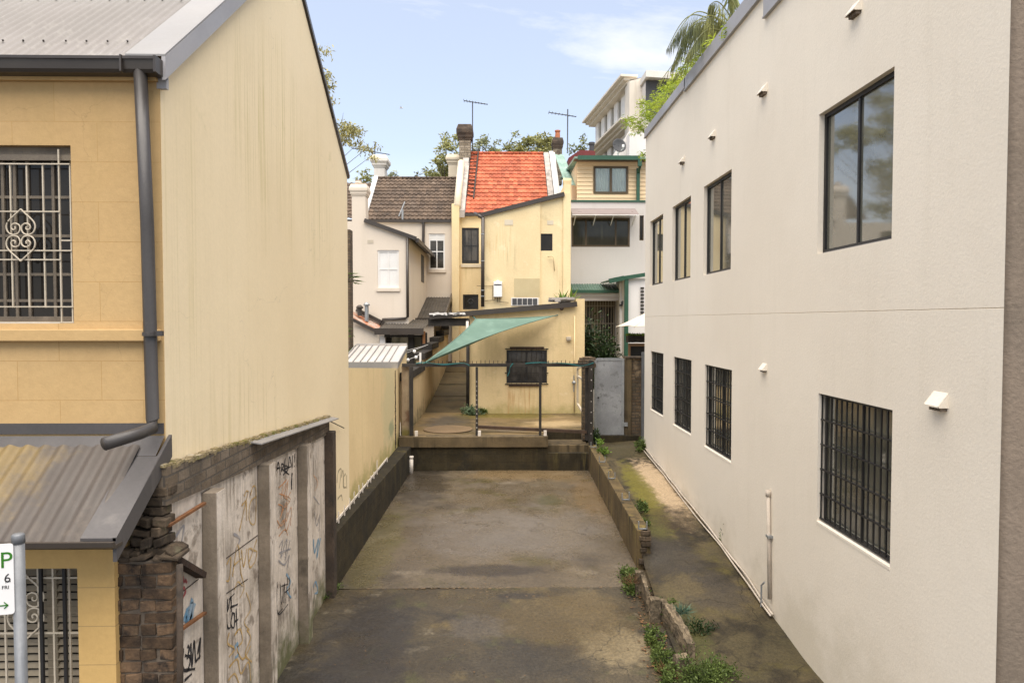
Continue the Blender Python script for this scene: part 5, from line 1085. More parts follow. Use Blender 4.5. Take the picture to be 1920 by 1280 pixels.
# roof to the left of the party wall
l0_, l1_ = be + V((-3.4, 0, .05)), be + V((-.2, 0, .05)); l2_, l3_ = bg + V((-3.4, -.35, -.28)), bg + V((-.2, -.35, -.28))
tiles(l0_, l1_, l2_, l3_, 11, 15, .03, .035).build('roof', m_tile_b, BH)
MB().box(ml - .03, aY(862, 480, YM).x, YM - .3, YM - .005, TZ, aY(855, 384, YM).z).build('party_pier', m_yellow, YH, bevel=.02)
a, b_ = aY(697, 345, 34.2), aY(727, 292, 34.2)
chimney(a.x + .15, b_.x - .12, 34.0, .7, aY(710, 352, 34).z - .5, b_.z, m_chimwhite, 'chimney', .62, BH, None, .17)
a = aY(657, 420, BWY); b_ = aY(688, 345, BWY)
chimney(a.x + .05, b_.x - .05, BWY + .003, .5, t0.z - .4, b_.z, m_beige, 'chimney', .42, BH, None, .08)
mb = MB(); c = aY(672, 344, BWY + .25); mb.lathe(c, [(.14, 0), (.11, .03), (.1, .08), (.12, .1)], 12); mb.build('chimney_pot', m_beige, BH)
a, b_ = aY(841, 345, 34), aY(858, 290, 34)
chimney(a.x, b_.x, 33.9, .5, aY(845, 350, 34).z - .6, b_.z, m_chimcream, 'chimney', .5, BH, None, .13)
mb = MB(); tp = bh + V((.18, -.1, .75)); bt = bf + V((.17, -.15, .55))
mb.tube([bt, tp], .16, 14); mb.build('rounded_parapet', m_chimcream, BH, smooth=True)
mb = MB(); p = Bq(748, 408); mb.tube([p + V((0, 0, .05)), p + V((.25, .1, .7))], .035, 6); p = Bq(755, 412); mb.tube([p, p + V((0, 0, .45))], .05, 8); mb.build('roof_vent', m_galv, BH)
# lean-to roofs
corr(aY(776, 600, 26).x, xm - .03, 26.0, aY(810, 602, 26).z, BMY - .003, aY(810, 557, BMY).z, .12, .014, 2).build('verandah_roof', m_brownsheet, BH, smooth=True)
MB().bar((xm - .05, 26, aY(810, 598, 26).z), (xm - .05, BMY, aY(810, 553, BMY).z), .06, .16).build('verandah_barge', m_gutter, BH)
MB().box(aY(772, 600, 25.9).x, aY(852, 600, 25.9).x, 25.88, 25.99, aY(800, 606, 25.9).z, aY(800, 596, 25.9).z).build('verandah_gutter', m_gutter, BH)
MB().box(aY(775, 600, 26).x, XA - .25, 26.05, 26.15, .5, aY(800, 604, 26).z).build('verandah_wall', m_beige, BH)
YPg = 22.5; zp1 = aY(760, 618, YPg).z; xp0, xp1 = aY(703, 618, YPg).x, XA - .24
corr(xp0 + .1, xp1, YPg, zp1 + .03, BWY + 1.2, aY(760, 599, BWY).z, .1, .014).build('pergola_roof', m_brownsheet, BH, smooth=True)
MB().box(xp0, xp1 + .0, YPg - .1, YPg - .0, zp1 - .16, zp1 + .05).build('pergola_gutter', m_gutter, BH)
MB().box(xp0 + .3, xp1 - .05, YPg + .02, YPg + .1, aY(760, 632, YPg).z, zp1 - .17).build('pergola_beam', m_black2, BH)
mb = MB(); zfl = 1.0
for px in (727, 771, 796): x = aY(px, 660, YPg + .4).x; mb.box(x - .09, x + .09, YPg + .3, YPg + .42, zfl, zp1 - .1)
mb.build('door_frame', m_black2, BH)
a = rY(730, 632, 796, 720, YPg + .5); MB().box(a[0], a[1], YPg + .5, YPg + .51, zfl, a[3]).build('glass_door', m_darkpane2, BH)
a = rY(792, 618, 795, 645, YPg); MB().box(a[0], a[1] + .03, YPg + .05, YPg + .12, aY(800, 645, YPg).z, zp1 - .05).build('timber_post', mk('orange_timber', (.25, .11, .04), rough=.7), BH)
MB().box(aY(711, 640, YPg).x, aY(721, 640, YPg).x, YPg + .1, YPg + .3, .5, zp1 - .2).build('column', m_whitewall, BH)
mb = MB(); mb.poly([(x0, BWY - .6, .5), (aY(711, 630, BWY - .6).x, BWY - .6, .5), (aY(711, 630, BWY - .6).x, BWY - .6, aY(711, 620, BWY - .6).z), (x0, BWY - .6, aY(640, 590, BWY - .6).z)]); mb.build('kitchen_wall', m_beige, BH)
k0, k1 = aY(708, 622, 23.3), aY(655, 596, 23.3)
mb = MB(); mb.hexa([k0, k0 + V((0, 1.2, .25)), k1 + V((0, 1.2, .25)), k1, k0 + V((0, 0, .07)), k0 + V((0, 1.2, .32)), k1 + V((0, 1.2, .32)), k1 + V((0, 0, .07))]); mb.build('kitchen_roof', m_tile_p, BH)
MB().bar(k0 + V((0, -.04, .0)), k1 + V((0, -.04, .0)), .06, .1).build('kitchen_barge', m_gutter, BH)
MB().bar(aY(720, 606, BWY - .05), aY(668, 580, BWY - .05), .06, .12).build('flashing', m_gutter, BH)
for px, py0, py1, r_, m in ((687.5, 602, 572, .07, m_galv), (674.5, 592, 577, .08, m_gutter)):
    b0_ = aY(px, py0, 23.6); b1_ = aY(px, py1, 23.6); mb = MB(); mb.tube([b0_, b1_], r_, 12); mb.lathe(b1_ - V((0, 0, .02)), [(r_ * 1.5, 0), (r_ * 1.6, .05), (r_ * .6, .12)], 12); mb.build('flue', m, BH, smooth=False)
# side fence post / brown chimney breast glimpsed beside the gable
a = rY(640, 505, 656.5, 600, 20); tag(MB().box(a[0], a[1], 20, 20.4, .5, aY(650, 430, 20).z).build('brick_chimney_breast', m_oldbrick), 'sliver of dark brick wall glimpsed past the pale gable edge', 'wall')
# ================================================================ RIGHT REAR HOUSE (grey + weatherboard)
GH = thing('grey_house', 'pale grey rendered house with cream weatherboard upper floor and green trim', 'house', (4, 26, TZ))
YG_ = 26.0
xl = aY(1070.5, 460, YG_).x; xr = aY(1225, 460, YG_).x
Wg = rY(1071.5, 408, 1181, 463, YG_); Wd = rY(1097, 561, 1153, 680, YG_); Ws = rY(1199, 404, 1207, 451, YG_)
zt_ = aY(1140, 379, YG_).z
mb = MB(); wall(mb, 'y', YG_, xl - .002, xr, .5, zt_, [Wg, Ws, Wd], 1, .1); mb.quad((xl - .002, YG_, .5), (xl - .002, 34, .5), (xl - .002, 34, zt_), (xl - .002, YG_, zt_)); mb.build('wall', m_greyhouse, GH)
window(GH, 'y', YG_, Wg, 1, m_brownframe, m_roomdark, fw=.07, d0=.01, d1=.07, mull=(.25, .76), bw=.06, label='long brown framed strip window')
w = window(GH, 'y', YG_, Ws, 1, m_brownframe, m_darkpane, fw=.03, d0=.03, d1=.07)
w = window(GH, 'y', YG_, Wd, 1, m_olive, m_reflpane, fw=.08, d0=.01, d1=.07, mull=(.36,), bw=.28, trans=(.93,), name='barred_door')
g = MB()
for k in range(11):
    x = Wd[0] + (Wd[1] - Wd[0]) * (k + .5) / 11; g.box(x - .009, x + .009, YG_ - .05, YG_ - .034, Wd[2], Wd[3] - .06)
for f in (.2, .62, .9): z = Wd[2] + (Wd[3] - Wd[2]) * f; g.box(Wd[0], Wd[1] + .3, YG_ - .034, YG_ - .02, z - .012, z + .012)
g.build('security_bars', m_bars, w)
a = rY(1072, 393, 1196, 404, YG_ - .5)
mb = MB(); mb.hexa([(a[0], YG_ - .7, a[2]), (a[1], YG_ - .7, a[2]), (a[1], YG_ - .003, a[3] + .1), (a[0], YG_ - .003, a[3] + .1), (a[0], YG_ - .7, a[2] + .02), (a[1], YG_ - .7, a[2] + .02), (a[1], YG_ - .003, a[3] + .12), (a[0], YG_ - .003, a[3] + .12)]); mb.build('window_awning', m_awning, GH)
mb = MB(); mb.box(a[0], a[1], YG_ - .72, YG_ - .69, a[2] - .03, a[2] + .0)
for f in (.05, .35, .62, .95): x = a[0] + (a[1] - a[0]) * f; mb.bar((x, YG_ - .7, a[2] - .02), (x, YG_ - .02, a[2] - .3), .03, .03)
mb.build('awning_frame', m_white, GH)
# weatherboard upper floor
YU = 27.0; xu0 = aY(1082, 340, YU).x; xu1 = aY(1225, 340, YU).x; Wu = rY(1113, 312, 1177.5, 363, YU); zu0 = zt_ + .02; zu1 = aY(1140, 303, YU).z
mb = MB(); wall(mb, 'y', YU + .03, xu0, xu1, zu0, zu1, [Wu], 1, .1); mb.quad((xu0, YU + .03, zu0), (xu0, 33, zu0), (xu0, 33, zu1), (xu0, YU + .03, zu1))
nb = 11
for k in range(nb):
    z0, z1 = zu0 + (zu1 - zu0) * k / nb, zu0 + (zu1 - zu0) * (k + 1) / nb
    segs = [(xu0, xu1)] if z1 < Wu[2] or z0 > Wu[3] else [(xu0, Wu[0] - .03), (Wu[1] + .03, xu1)]
    for (p, q) in segs: mb.hexa([(p, YU - .01, z0), (q, YU - .01, z0), (q, YU + .028, z0), (p, YU + .028, z0), (p, YU + .016, z1 - .006), (q, YU + .016, z1 - .006), (q, YU + .028, z1 - .006), (p, YU + .028, z1 - .006)])
mb.build('weatherboard_wall', m_board, GH)
w = window(GH, 'y', YU - .03, Wu, 1, m_brownframe, m_glass, fw=.07, d0=.0, d1=.08, mull=(.5,), bw=.09, label='brown framed window with pale curtains')
for (p, q) in ((Wu[0] + .06, (Wu[0] + Wu[1]) / 2 - .03), ((Wu[0] + Wu[1]) / 2 + .03, Wu[1] - .06)):
    MB().grid(lambda u, v: (p + (q - p) * u, YU + .075 + .018 * math.sin(u * 40 + math.sin(v * 3)), Wu[2] + .03 + (Wu[3] - Wu[2] - .06) * v), 60, 6).build('curtain', m_curtain, w, smooth=True)
MB().box(xu0, xu1, YU + .15, YU + .2, Wu[2] - .3, Wu[3] + .2).build('room_backing', m_interior, w)
zr_ = aY(1140, 297, YU - .5).z
mb = MB(); mb.hexa([(xu0 - .15, YU - .45, zr_), (xu1, YU - .45, zr_), (xu1, 33, zr_ + .5), (xu0 - .15, 33, zr_ + .5), (xu0 - .15, YU - .45, zr_ + .08), (xu1, YU - .45, zr_ + .08), (xu1, 33, zr_ + .58), (xu0 - .15, 33, zr_ + .58)]); mb.build('roof', m_greencopper, GH)
MB().box(xu0 - .15, xu1, YU - .4, YU + .03, zu1 - .0, zr_ - .003).build('eave_soffit', mk('brown_soffit', (.15, .10, .085), rough=.7), GH)
MB().box(aY(1086, 295, 26.5).x - .05, aY(1200, 295, 26.5).x, YU - .55, YU - .46, zr_ - .06, zr_ + .1).build('gutter', m_green, GH)
x = aY(1196.5, 340, YU - .15).x; mb = MB(); mb.box(x - .06, x + .06, YU - .2, YU - .08, zu0, zr_ - .3); mb.box(x - .09, x + .06, YU - .56, YU - .44, zr_ - .3, zr_ - .07); mb.bar((x, YU - .5, zr_ - .3), (x, YU - .14, zr_ - .5), .08, .08); mb.build('downpipe', m_green, GH)
MB().box(xl, xr, YG_ - .04, YU - .02, zt_ + .0, zt_ + .07).build('floor_trim', m_green, GH)
# faded green sheet cladding between the two roofs
mb = corr(aY(1050, 320, 30).x, aY(1078, 320, 28).x, 27.4, aY(1060, 348, 27.4).z, 33, aY(1060, 290, 33).z, .25, .02); mb.build('side_cladding', m_greencopper, GH)
mb = MB(); a = rY(1056, 341, 1071, 380, 27.3); mb.box(a[0], a[1], 27.2, 27.5, a[2] - 1.5, a[3]); mb.tube([(a[0], 27.35, a[3]), (a[1], 27.35, a[3])], .15, 10); mb.build('parapet_end', m_yellow, GH)
# ground floor additions
zg = aY(1115, 546, 25).z
mb = corr(aY(1071, 540, 25).x, aY(1165, 540, 25).x, 24.9, zg, YG_ - .003, aY(1115, 532, YG_).z, .1, .012); mb.build('porch_roof', m_greenroof, GH, smooth=True)
MB().box(aY(1071, 548, 24.9).x, aY(1164, 548, 24.9).x, 24.78, 24.89, zg - .07, zg + .04).build('porch_gutter', m_green, GH)
a = rY(1075, 549, 1163, 564, 25.2); MB().box(a[0], a[1], 25.0, 25.3, a[2], a[3]).build('porch_beam', m_greyhouse, GH); MB().box(a[0], a[1], 24.95, 25.0, (a[2] + a[3]) / 2, a[3] - .01).build('beam_fascia', m_whitewall, GH)
a = rY(1162, 530, 1172, 680, 24.6); MB().box(a[0], a[1], 24.6, 24.8, .5, a[3]).build('column', m_white, GH)
a = rY(1172, 522, 1215, 690, 24.0); MB().box(a[0], a[1], 24.0, 25.9, .5, a[3]).build('side_wing', m_whitewall, GH)
q0, q1, q2 = aY(1142, 527, 23.9), aY(1170, 521, 23.9), aY(1222, 513, 23.9)
mb = MB(); mb.bar(q0, q1, .12, .16); mb.bar(q1, q2, .12, .13); mb.build('wing_gutter', m_green, GH)
mb = MB(); mb.hexa([q0, q2, q2 + V((0, 2, .02)), q0 + V((0, 2, .02))] + [p + V((0, 0, .05)) for p in (q0, q2, q2 + V((0, 2, .02)), q0 + V((0, 2, .02)))]); mb.build('wing_roof', m_greenroof, GH)
x = aY(1174.5, 600, 23.9).x; MB().box(x - .07, x + .06, 23.86, 23.98, .5, q1.z).build('wing_downpipe', m_green, GH)
g = MB(); a = rY(1201, 540, 1207, 592, 23.98)
for k in range(9): z = a[2] + (a[3] - a[2]) * k / 8; g.box(a[0], a[1], 23.94, 23.999, z - .03, z + .03)
g.build('louvre_vent', m_black2, GH)
c = aY(1168, 571, 24.4); mb = MB(); mb.box(c.x - .1, c.x + .04, 24.45, 24.6, c.z - .05, c.z + .02); mb.lathe(c + V((0, 0, -.0)), [(.06, 0), (.08, .08), (.03, .14)], 10); tag(mb.build('wall_lamp', m_dish), 'small lamp on the white porch column of the grey house', 'lamp')
# garden umbrella
um = aY(1235, 590, 20.5); UB = thing('garden_umbrella', 'cream canvas garden umbrella half hidden by the cream building', 'umbrella', (um.x, 20.5, TZ))
ed = aY(1158, 612, 20.5); rad = um.x - ed.x; ht = um.z - ed.z + .1
mb = MB(); apex = V((um.x, 20.5, ed.z + ht * 1.3)); ring = [V((um.x + rad * math.cos(t), 20.5 + rad * math.sin(t), ed.z)) for t in [math.pi + k * math.pi / 4 for k in range(8)]]
for k in range(8):
    A_, B_ = ring[k], ring[(k + 1) % 8]; m_ = (A_ + B_) / 2 * .93 + V((um.x, 20.5, ed.z)) * .07 + V((0, 0, .03)); mb.add([apex, A_, m_, B_], [(0, 1, 2), (0, 2, 3)])
mb.build('canopy', m_canvas, UB, solid=.01)
mb = MB()
for p in ring: mb.tube([apex - V((0, 0, .05)), p - V((0, 0, .015)) + (p - V((um.x, 20.5, ed.z))) * .04], .014, 6)
mb.build('rib', m_bars, UB); MB().tube([(um.x, 20.5, TZ - .3), apex], .025, 8).build('pole', m_bars, UB)
PB = thing('planter_box', 'dark planter box of fresh green herbs under the cream umbrella', 'planter', (aY(1195, 640, 21).x, 21, TZ))
a = rY(1178, 628, 1222, 642, 21); MB().box(a[0], a[1], 21, 21.4, a[2], a[3] - .02).build('box', m_black2, PB)
mb = MB()
for k in range(260): p = V((random.uniform(a[0] - .03, a[1]), random.uniform(20.98, 21.4), a[3] - .03)); mb.leaf(p, V((random.gauss(0, .4), random.gauss(0, .4), 1)), random.uniform(.05, .12), .04)
mb.build('herbs', m_brightleaf, PB, normals=False)
a = rY(1178, 643, 1222, 700, 21.1); mb = MB(); mb.box(a[0], a[0] + .06, 21.05, 21.15, .8, a[3] - .01); mb.box(a[0] + .06, a[1], 21.05, 21.15, a[3] - .1, a[3] - .01); mb.build('stand', mk('brown_stand', (.25, .15, .08), rough=.7), PB)
MB().box(a[0] + .06, a[1], 21.3, 21.34, .8, a[3] - .1).build('back_panel', m_black, PB)
# dish, terracotta chimney, red roof
WT = thing('white_tower_block', 'tall white building with stepped eaves rising behind the grey house', 'building', (7.5, 44, 0))
P0_ = V((7.72, 40.0, 0)); dn = V((-.95, 8.2, 0)); nl = V((-dn.y, dn.x, 0)).normalized(); nl = nl if nl.x < 0 else -nl
e1z = aY(1165, 148, 39.5).z; e2z = aY(1165, 228, 39.5).z
mb = MB(); Q1 = P0_ + dn; 
mb.prism([(P0_.x, P0_.y, 1), (Q1.x, Q1.y, 1), (Q1.x + 5, Q1.y, 1), (P0_.x + 5, P0_.y + .5, 1)], (0, 0, e1z - 1)); mb.build('wall', m_towerwall, WT)
for z in (e1z, e2z):
    mb = MB(); dd = dn.normalized()
    for k, (o_, h0, h1) in enumerate(((.95, .0, .12), (.72, -.14, .0), (.5, -.28, -.14))):
        a_, b_ = P0_ - dd * (o_ * .9), Q1 + dd * o_ * .3
        mb.prism([a_ + nl * o_, b_ + nl * o_, b_ - nl * .05, a_ - nl * .05], (0, 0, h1 - h0 - .002)); 
        for i in range(len(mb.v) - 8, len(mb.v)): x_, y_, z_ = mb.v[i]; mb.v[i] = (x_, y_, z_ + z + h0)
    mb.build('stepped_eave', m_towerwall, WT)
for (z0, z1) in ((e2z + .15, e1z - .3), (e2z - 2.0, e2z - .3)):
    for k in range(5):
        a_ = P0_ + dn * (.06 + .185 * k); b_ = P0_ + dn * (.06 + .185 * k + .07)
        mb = MB(); mb.prism([V((p.x, p.y, z0)) + nl * o_ for p, o_ in ((a_, .015), (b_, .015), (b_, -.05), (a_, -.05))], (0, 0, z1 - z0)); mb.build('window', m_darkpane2, WT)
        mb = MB(); mb.prism([V((p.x, p.y, z0 - .1)) + nl * o_ for p, o_ in ((b_, .12), (b_ + dn * .1, .12), (b_ + dn * .1, -.02), (b_, -.02))], (0, 0, z1 - z0 + .1)); mb.build('pilaster', m_white, WT)
a = rY(1180, 150, 1216, 300, 38.6); mb = MB(); mb.poly([(a[0], 38.6, 2), (a[1], 38.6, 2), (a[1], 38.6, aY(1216, 143, 38.6).z), (a[0], 38.6, aY(1181, 152, 38.6).z)]); mb.quad((a[0], 38.6, 2), (a[0], 40, 2), (a[0], 40, a[3]), (a[0], 38.6, a[3])); mb.quad((a[0], 38.6, a[3]), (a[1], 38.6, a[3] + .2), (a[1], 44, a[3] + .2), (a[0], 44, a[3])); mb.build('bay_wall', m_towerwall, WT)
a = rY(1211, 152, 1262, 215, 37.5); MB().box(a[0], a[1], 37.5, 37.56, a[2], a[3]).build('dark_screen', m_dish, WT)
mb = MB(); mb.box(a[0], a[1] + 1, 37.57, 42, 2, a[3]); mb.build('penthouse', m_greyhouse, WT)
mb = MB(); mb.hexa([(a[0] - .1, 37.0, a[3] + .05), (a[1] + 1, 37.0, a[3] - .1), (a[1] + 1, 43, a[3] + .25), (a[0] - .1, 43, a[3] + .25), (a[0] - .1, 37.0, a[3] + .4), (a[1] + 1, 37.0, a[3] + .25), (a[1] + 1, 43, a[3] + .6), (a[0] - .1, 43, a[3] + .6)]); mb.build('penthouse_roof', m_chimwhite, WT)
a = rY(1180, 248, 1222, 300, 36.2); MB().box(a[0], a[1], 36.2, 38.5, 2, a[3]).build('lower_wing', m_whitewall, WT)
a = rY(1132, 262, 1181, 300, 37); MB().prism([(a[0], 37, a[2] - 2), (a[1], 37, a[2] - 2), (a[1], 37, a[3] + .5), (a[0] + .5, 37, a[2] + .25), (a[0], 37, a[2] + .1)], (0, 1, 0)).build('gable_end', m_whitewall, WT)
dc = aY(1160, 274, 33); DS = thing('satellite_dish', 'grey round satellite dish above the green gutter of the grey house', 'satellite dish', (dc.x, 33, dc.z - .6))
rd = 13.5 * 33 / 1280; mb = MB(); nd = V((.25, -1, .25)).normalized(); ua = nd.cross(V((0, 0, 1))).normalized(); ub = nd.cross(ua)
mb.grid(lambda u, v: dc + (ua * math.cos(u * 2 * math.pi) + ub * math.sin(u * 2 * math.pi)) * (rd * v) + nd * (rd * .25 * v * v), 28, 6); mb.build('reflector', m_dish, DS, smooth=True, solid=.02)
mb = MB(); mb.tube([dc + V((0, .1, -rd)), dc + nd * rd * .8 + V((.1, 0, -rd * .7)), dc + nd * rd * .95 + V((.08, 0, -rd * .45))], .02, 6); mb.obox(dc + nd * rd * .95 + V((.08, 0, -rd * .42)), (.05, 0, 0), (0, .05, 0), (0, 0, .06)); mb.tube([dc + V((0, .2, 0)), dc + V((0, .2, -rd * 1.6))], .04, 8); mb.build('arm', m_heater, DS)
RR = thing('red_roof_shed', 'low maroon roof peeping up behind the faded green cladding', 'roof', (5, 35, 8))
a = rY(1066, 283, 1116, 296, 35); MB().prism([(a[0], 35, a[2] - 3), (a[1], 35, a[2] - 3), (a[1], 35, a[3]), (a[0] + .6, 35, a[3] + .05), (a[0], 35, a[2])], (0, 2, 0)).build('roof', m_maroon, RR); a = rY(1106, 266, 1114, 284, 35.5); MB().lathe(((a[0] + a[1]) / 2, 35.6, a[2] - .2), [(.13, 0), (.13, .55), (.16, .56), (.16, .68)], 12).build('vent_cowl', m_dish, RR)
TC = thing('pot_chimney', 'sooty stub chimney with a terracotta pot beside the orange roof', 'chimney', (aY(1046, 300, 34).x, 34, 9))
a = rY(1036, 275, 1056, 300, 34); chimney(a[0] + .04, a[1] - .06, 33.9, .5, a[2] - 1.2, aY(1046, 259, 34).z, m_stonechim, 'stack', .55, TC, m_sootcap, .07)
c = aY(1045.5, 259, 34.15); MB().lathe(c - V((0, 0, .01)), [(.13, 0), (.12, .2), (.11, .3), (.14, .32), (.14, .38), (.1, .39)], 14).build('pot', m_terra, TC, smooth=False)
# ================================================================ SHADE SAIL
A_, B_, C_ = aY(795, 681, YFc), aY(1040, 592, YX - .12), aY(892, 598, YX - .35)
def edge(p, q, t, bow): return p.lerp(q, t) + bow * (4 * t * (1 - t))
cen = (A_ + B_ + C_) / 3
def sail(u, v):      # u along A->(BC edge), v across
    e_ac = edge(A_, C_, u, (cen - (A_ + C_) / 2) * .12); e_ab = edge(A_, B_, u, (cen - (A_ + B_) / 2) * .42)
    p = e_ac.lerp(e_ab, v)
    w = u ** 6; bc = edge(C_, B_, v, (cen - (C_ + B_) / 2) * .05)
    fold = .022 * math.sin(v * 15 + 2 * u) * (max(0, 1 - u * 1.6) ** 1.5 * (u > .02)) + .02 * math.sin((u * 9 - v * 6)) * math.sin(math.pi * v) * math.sin(math.pi * min(1, u))
    return p.lerp(bc, w) + V((0, -fold, fold - .12 * math.sin(math.pi * v) * math.sin(math.pi * min(1, u)) ))
SS = thing('shade_sail', 'sea green triangular shade sail stretched across the courtyard', 'shade sail', A_)
MB().grid(sail, 40, 24).build('cloth', m_sail, SS, smooth=True, solid=.006)
mb = MB(); mb.tube([sail(i / 40, 0) for i in range(41)], .012, 6); mb.tube([sail(i / 40, 1) for i in range(41)], .012, 6); mb.tube([sail(1, i / 24) for i in range(25)], .012, 6); mb.build('hem', m_sail, SS, smooth=True)
mb = MB(); mb.tube([A_, aY(786, 686, YFc)], .012, 6); mb.tube([B_, aY(1046, 590.5, YX)], .014, 6); mb.tube([C_, aY(885, 592, YX)], .012, 6); mb.build('corner_tie', m_rope, SS)
# festoon lights
FL = thing('string_lights', 'festoon string of round white bulbs beside the shed roof', 'string lights', aY(780, 660, 18))
l_ = [[aY(762, 657, 18), aY(782, 652, 19), aY(803, 646, 20.2)], [aY(762, 661, 18), aY(780, 655, 19), aY(800, 647, 20)], [aY(762, 675, 18), aY(778, 669, 18.3), aY(788, 663, 19)]]
mb = MB(); [mb.tube(smoothline(p, 4), .0045, 5) for p in l_]; mb.build('cable', m_heater, FL)
for (px, py) in ((777, 659), (765, 675), (780, 670)):
    c = aY(px, py, 18.2); MB().lathe(c - V((0, 0, .045)), [(.012, 0), (.035, .02), (.045, .05), (.035, .08), (.012, .095)], 12).build('bulb', m_heater, FL, smooth=True)
c = aY(788, 668, 18.5); tag(MB().box(c.x - .025, c.x + .025, 18.5, 18.55, c.z - .2, c.z + .1).build('white_bracket', m_white), 'short white upright bracket by the festoon bulbs', 'bracket')
# ================================================================ TIMBER EDGING
def onpath(px, py, dz=0):
    d = ray(px, py)
    for k in range(3000):
        y = 4 + k * .005; p = CAM + d * (y / d.y)
        if p.z <= pathZ(y) + dz: return p
    return p
def log(name, label, p, q, w, h, jit=.012):
    p, q = V(p), V(q); d = (q - p); n = 14; side = d.cross(V((0, 0, 1))).normalized(); vs = []
    mb = MB(); rings = []
    for i in range(n + 1):
        c = p.lerp(q, i / n); ring = []
        for (a, b_) in ((-1, -1), (0, -1), (1, -1), (1, 0), (1, 1), (.3, 1.05), (-.4, .95), (-1, 1), (-1, 0)):
            ring.append(c + side * (a * w / 2 + random.uniform(-jit, jit)) + V((0, 0, b_ * h / 2 + random.uniform(-jit, jit))))
        rings.append(ring)
    m_ = 9; mb.add([v for r_ in rings for v in r_], [(i * m_ + k, i * m_ + (k + 1) % m_, (i + 1) * m_ + (k + 1) % m_, (i + 1) * m_ + k) for i in range(n) for k in range(m_)] + [tuple(range(m_))[::-1], tuple(range(n * m_, (n + 1) * m_))])
    return tag(mb.build(name, m_timber), label, 'sleeper', 'old timbers edging the path')
def stump(label, px, py, w, d, h):
    p = onpath(px, py); mb = MB(); rings = []
    for i in range(7):
        z = -.25 + (h + .25) * i / 6
        rings.append([p + V((a * w / 2 + random.uniform(-.006, .006), b_ * d / 2 + random.uniform(-.006, .006), z + (random.uniform(-.02, .015) if i == 6 else 0))) for (a, b_) in ((-1, -1), (-.3, -1), (.4, -1), (1, -1), (1, .2), (1, 1), (0, 1), (-1, 1), (-1, 0))])
    m_ = 9; mb.add([v for r_ in rings for v in r_], [(i * m_ + k, i * m_ + (k + 1) % m_, (i + 1) * m_ + (k + 1) % m_, (i + 1) * m_ + k) for i in range(6) for k in range(m_)] + [tuple(range(6 * m_, 7 * m_))])
    tag(mb.build('timber_post', m_timber), label, 'post', 'short posts holding the edging timbers')
a, b_ = onpath(1252, 1150, .06), onpath(1297, 1226, .05); log('edging_sleeper', 'thick split grey sleeper edging the path in front of the blue green grass', a, b_, .10, .26, .014)
a, b_ = onpath(1240, 1138, .05), onpath(1258, 1160, .05); log('edging_sleeper', 'thin grey sleeper end behind the squared front post', a, b_, .07, .24, .01)
a, b_ = onpath(1205, 1092, .03), onpath(1216, 1130, .03); log('edging_sleeper', 'narrow buried sleeper beside the creeping weeds near the low wall end', a, b_, .05, .22, .008)
stump('squared grey post nearest the camera at the sleeper end', 1277, 1262, .15, .12, .20)
stump('notched grey post where the thin and thick sleepers meet', 1228, 1150, .13, .09, .2)
stump('short dark post half hidden by weeds near the low wall end', 1198, 1092, .1, .08, .16)
# ================================================================ VEGETATION
def clump(name, label, c, rx, ry, rz, n, size, mat, cat='weed', up=.5, group=None, aspect=.5, stems=99):
    mb = MB(); c = V(c); subs = [V((random.gauss(0, .45) * rx, random.gauss(0, .45) * ry, abs(random.gauss(.3, .35)) * rz)) for _ in range(max(4, n // 45))]
    for k in range(n):
        s_ = random.choice(subs); o_ = s_ + V((random.gauss(0, .22) * rx, random.gauss(0, .22) * ry, random.gauss(0, .16) * rz))
        if o_.z < 0: o_.z = -o_.z * .3
        mb.leaf(c + o_, V((o_.x / rx * .6 + random.gauss(0, .6), o_.y / ry * .6 + random.gauss(0, .6), up + random.gauss(0, .35))), size * random.uniform(.6, 1.3), size * aspect * random.uniform(.7, 1.2))
    for s_ in subs[:stems]: mb.tube([c + V((s_.x * .3, s_.y * .3, 0)), c + s_], .006, 5)
    return tag(mb.build(name, mat, normals=False), label, cat, group)
G = 'weeds along the lane and path'
def W_(label, px, py, rx, ry, rz, n, size, mat=None, lane=False, **k):
    p = gp(px, py) if lane else onpath(px, py); return clump('weed', label, p, rx, ry, rz, n, size, mat or m_weed, group=G, **k)
W_('creeping weeds at the foot of the short dark post near the low wall end', 1186, 1106, .16, .3, .2, 520, .05, lane=True)
W_('trailing weeds between the lane and the notched post', 1222, 1195, .09, .28, .16, 560, .045, lane=True)
W_('weeds below the thick split sleeper on the lane side', 1243, 1250, .09, .22, .14, 380, .042, lane=True)
W_('large bushy weed in the bottom foreground right of the squared post', 1318, 1290, .26, .24, .27, 2200, .036)
W_('dark wiry fern spreading over the path behind the thick sleeper', 1310, 1188, .2, .1, .14, 320, .05, m_weeddark, aspect=.3)
W_('bright weeds on the low wall beside the nearest bracket', 1212, 985, .09, .22, .12, 300, .05)
W_('pale fern on the low wall between the near brackets', 1203, 957, .07, .25, .18, 240, .06)
W_('bright green weeds on the low wall near the gate post', 1128, 852, .13, .35, .22, 360, .06, m_brightleaf)
W_('weeds at the foot of the steel post by the cream building', 1200, 842, .15, .25, .3, 420, .07)
W_('leafy weeds climbing the brick wall beside the sheet gate', 1196, 812, .2, .12, .65, 620, .07)
W_('dark weeds at the left foot of the sheet gate', 1117, 834, .12, .12, .35, 300, .07, m_weeddark)
W_('spindly pale weed growing by the conduits on the cream wall', 1358, 1022, .06, .12, .42, 170, .05, aspect=.25, up=1.2, stems=4)
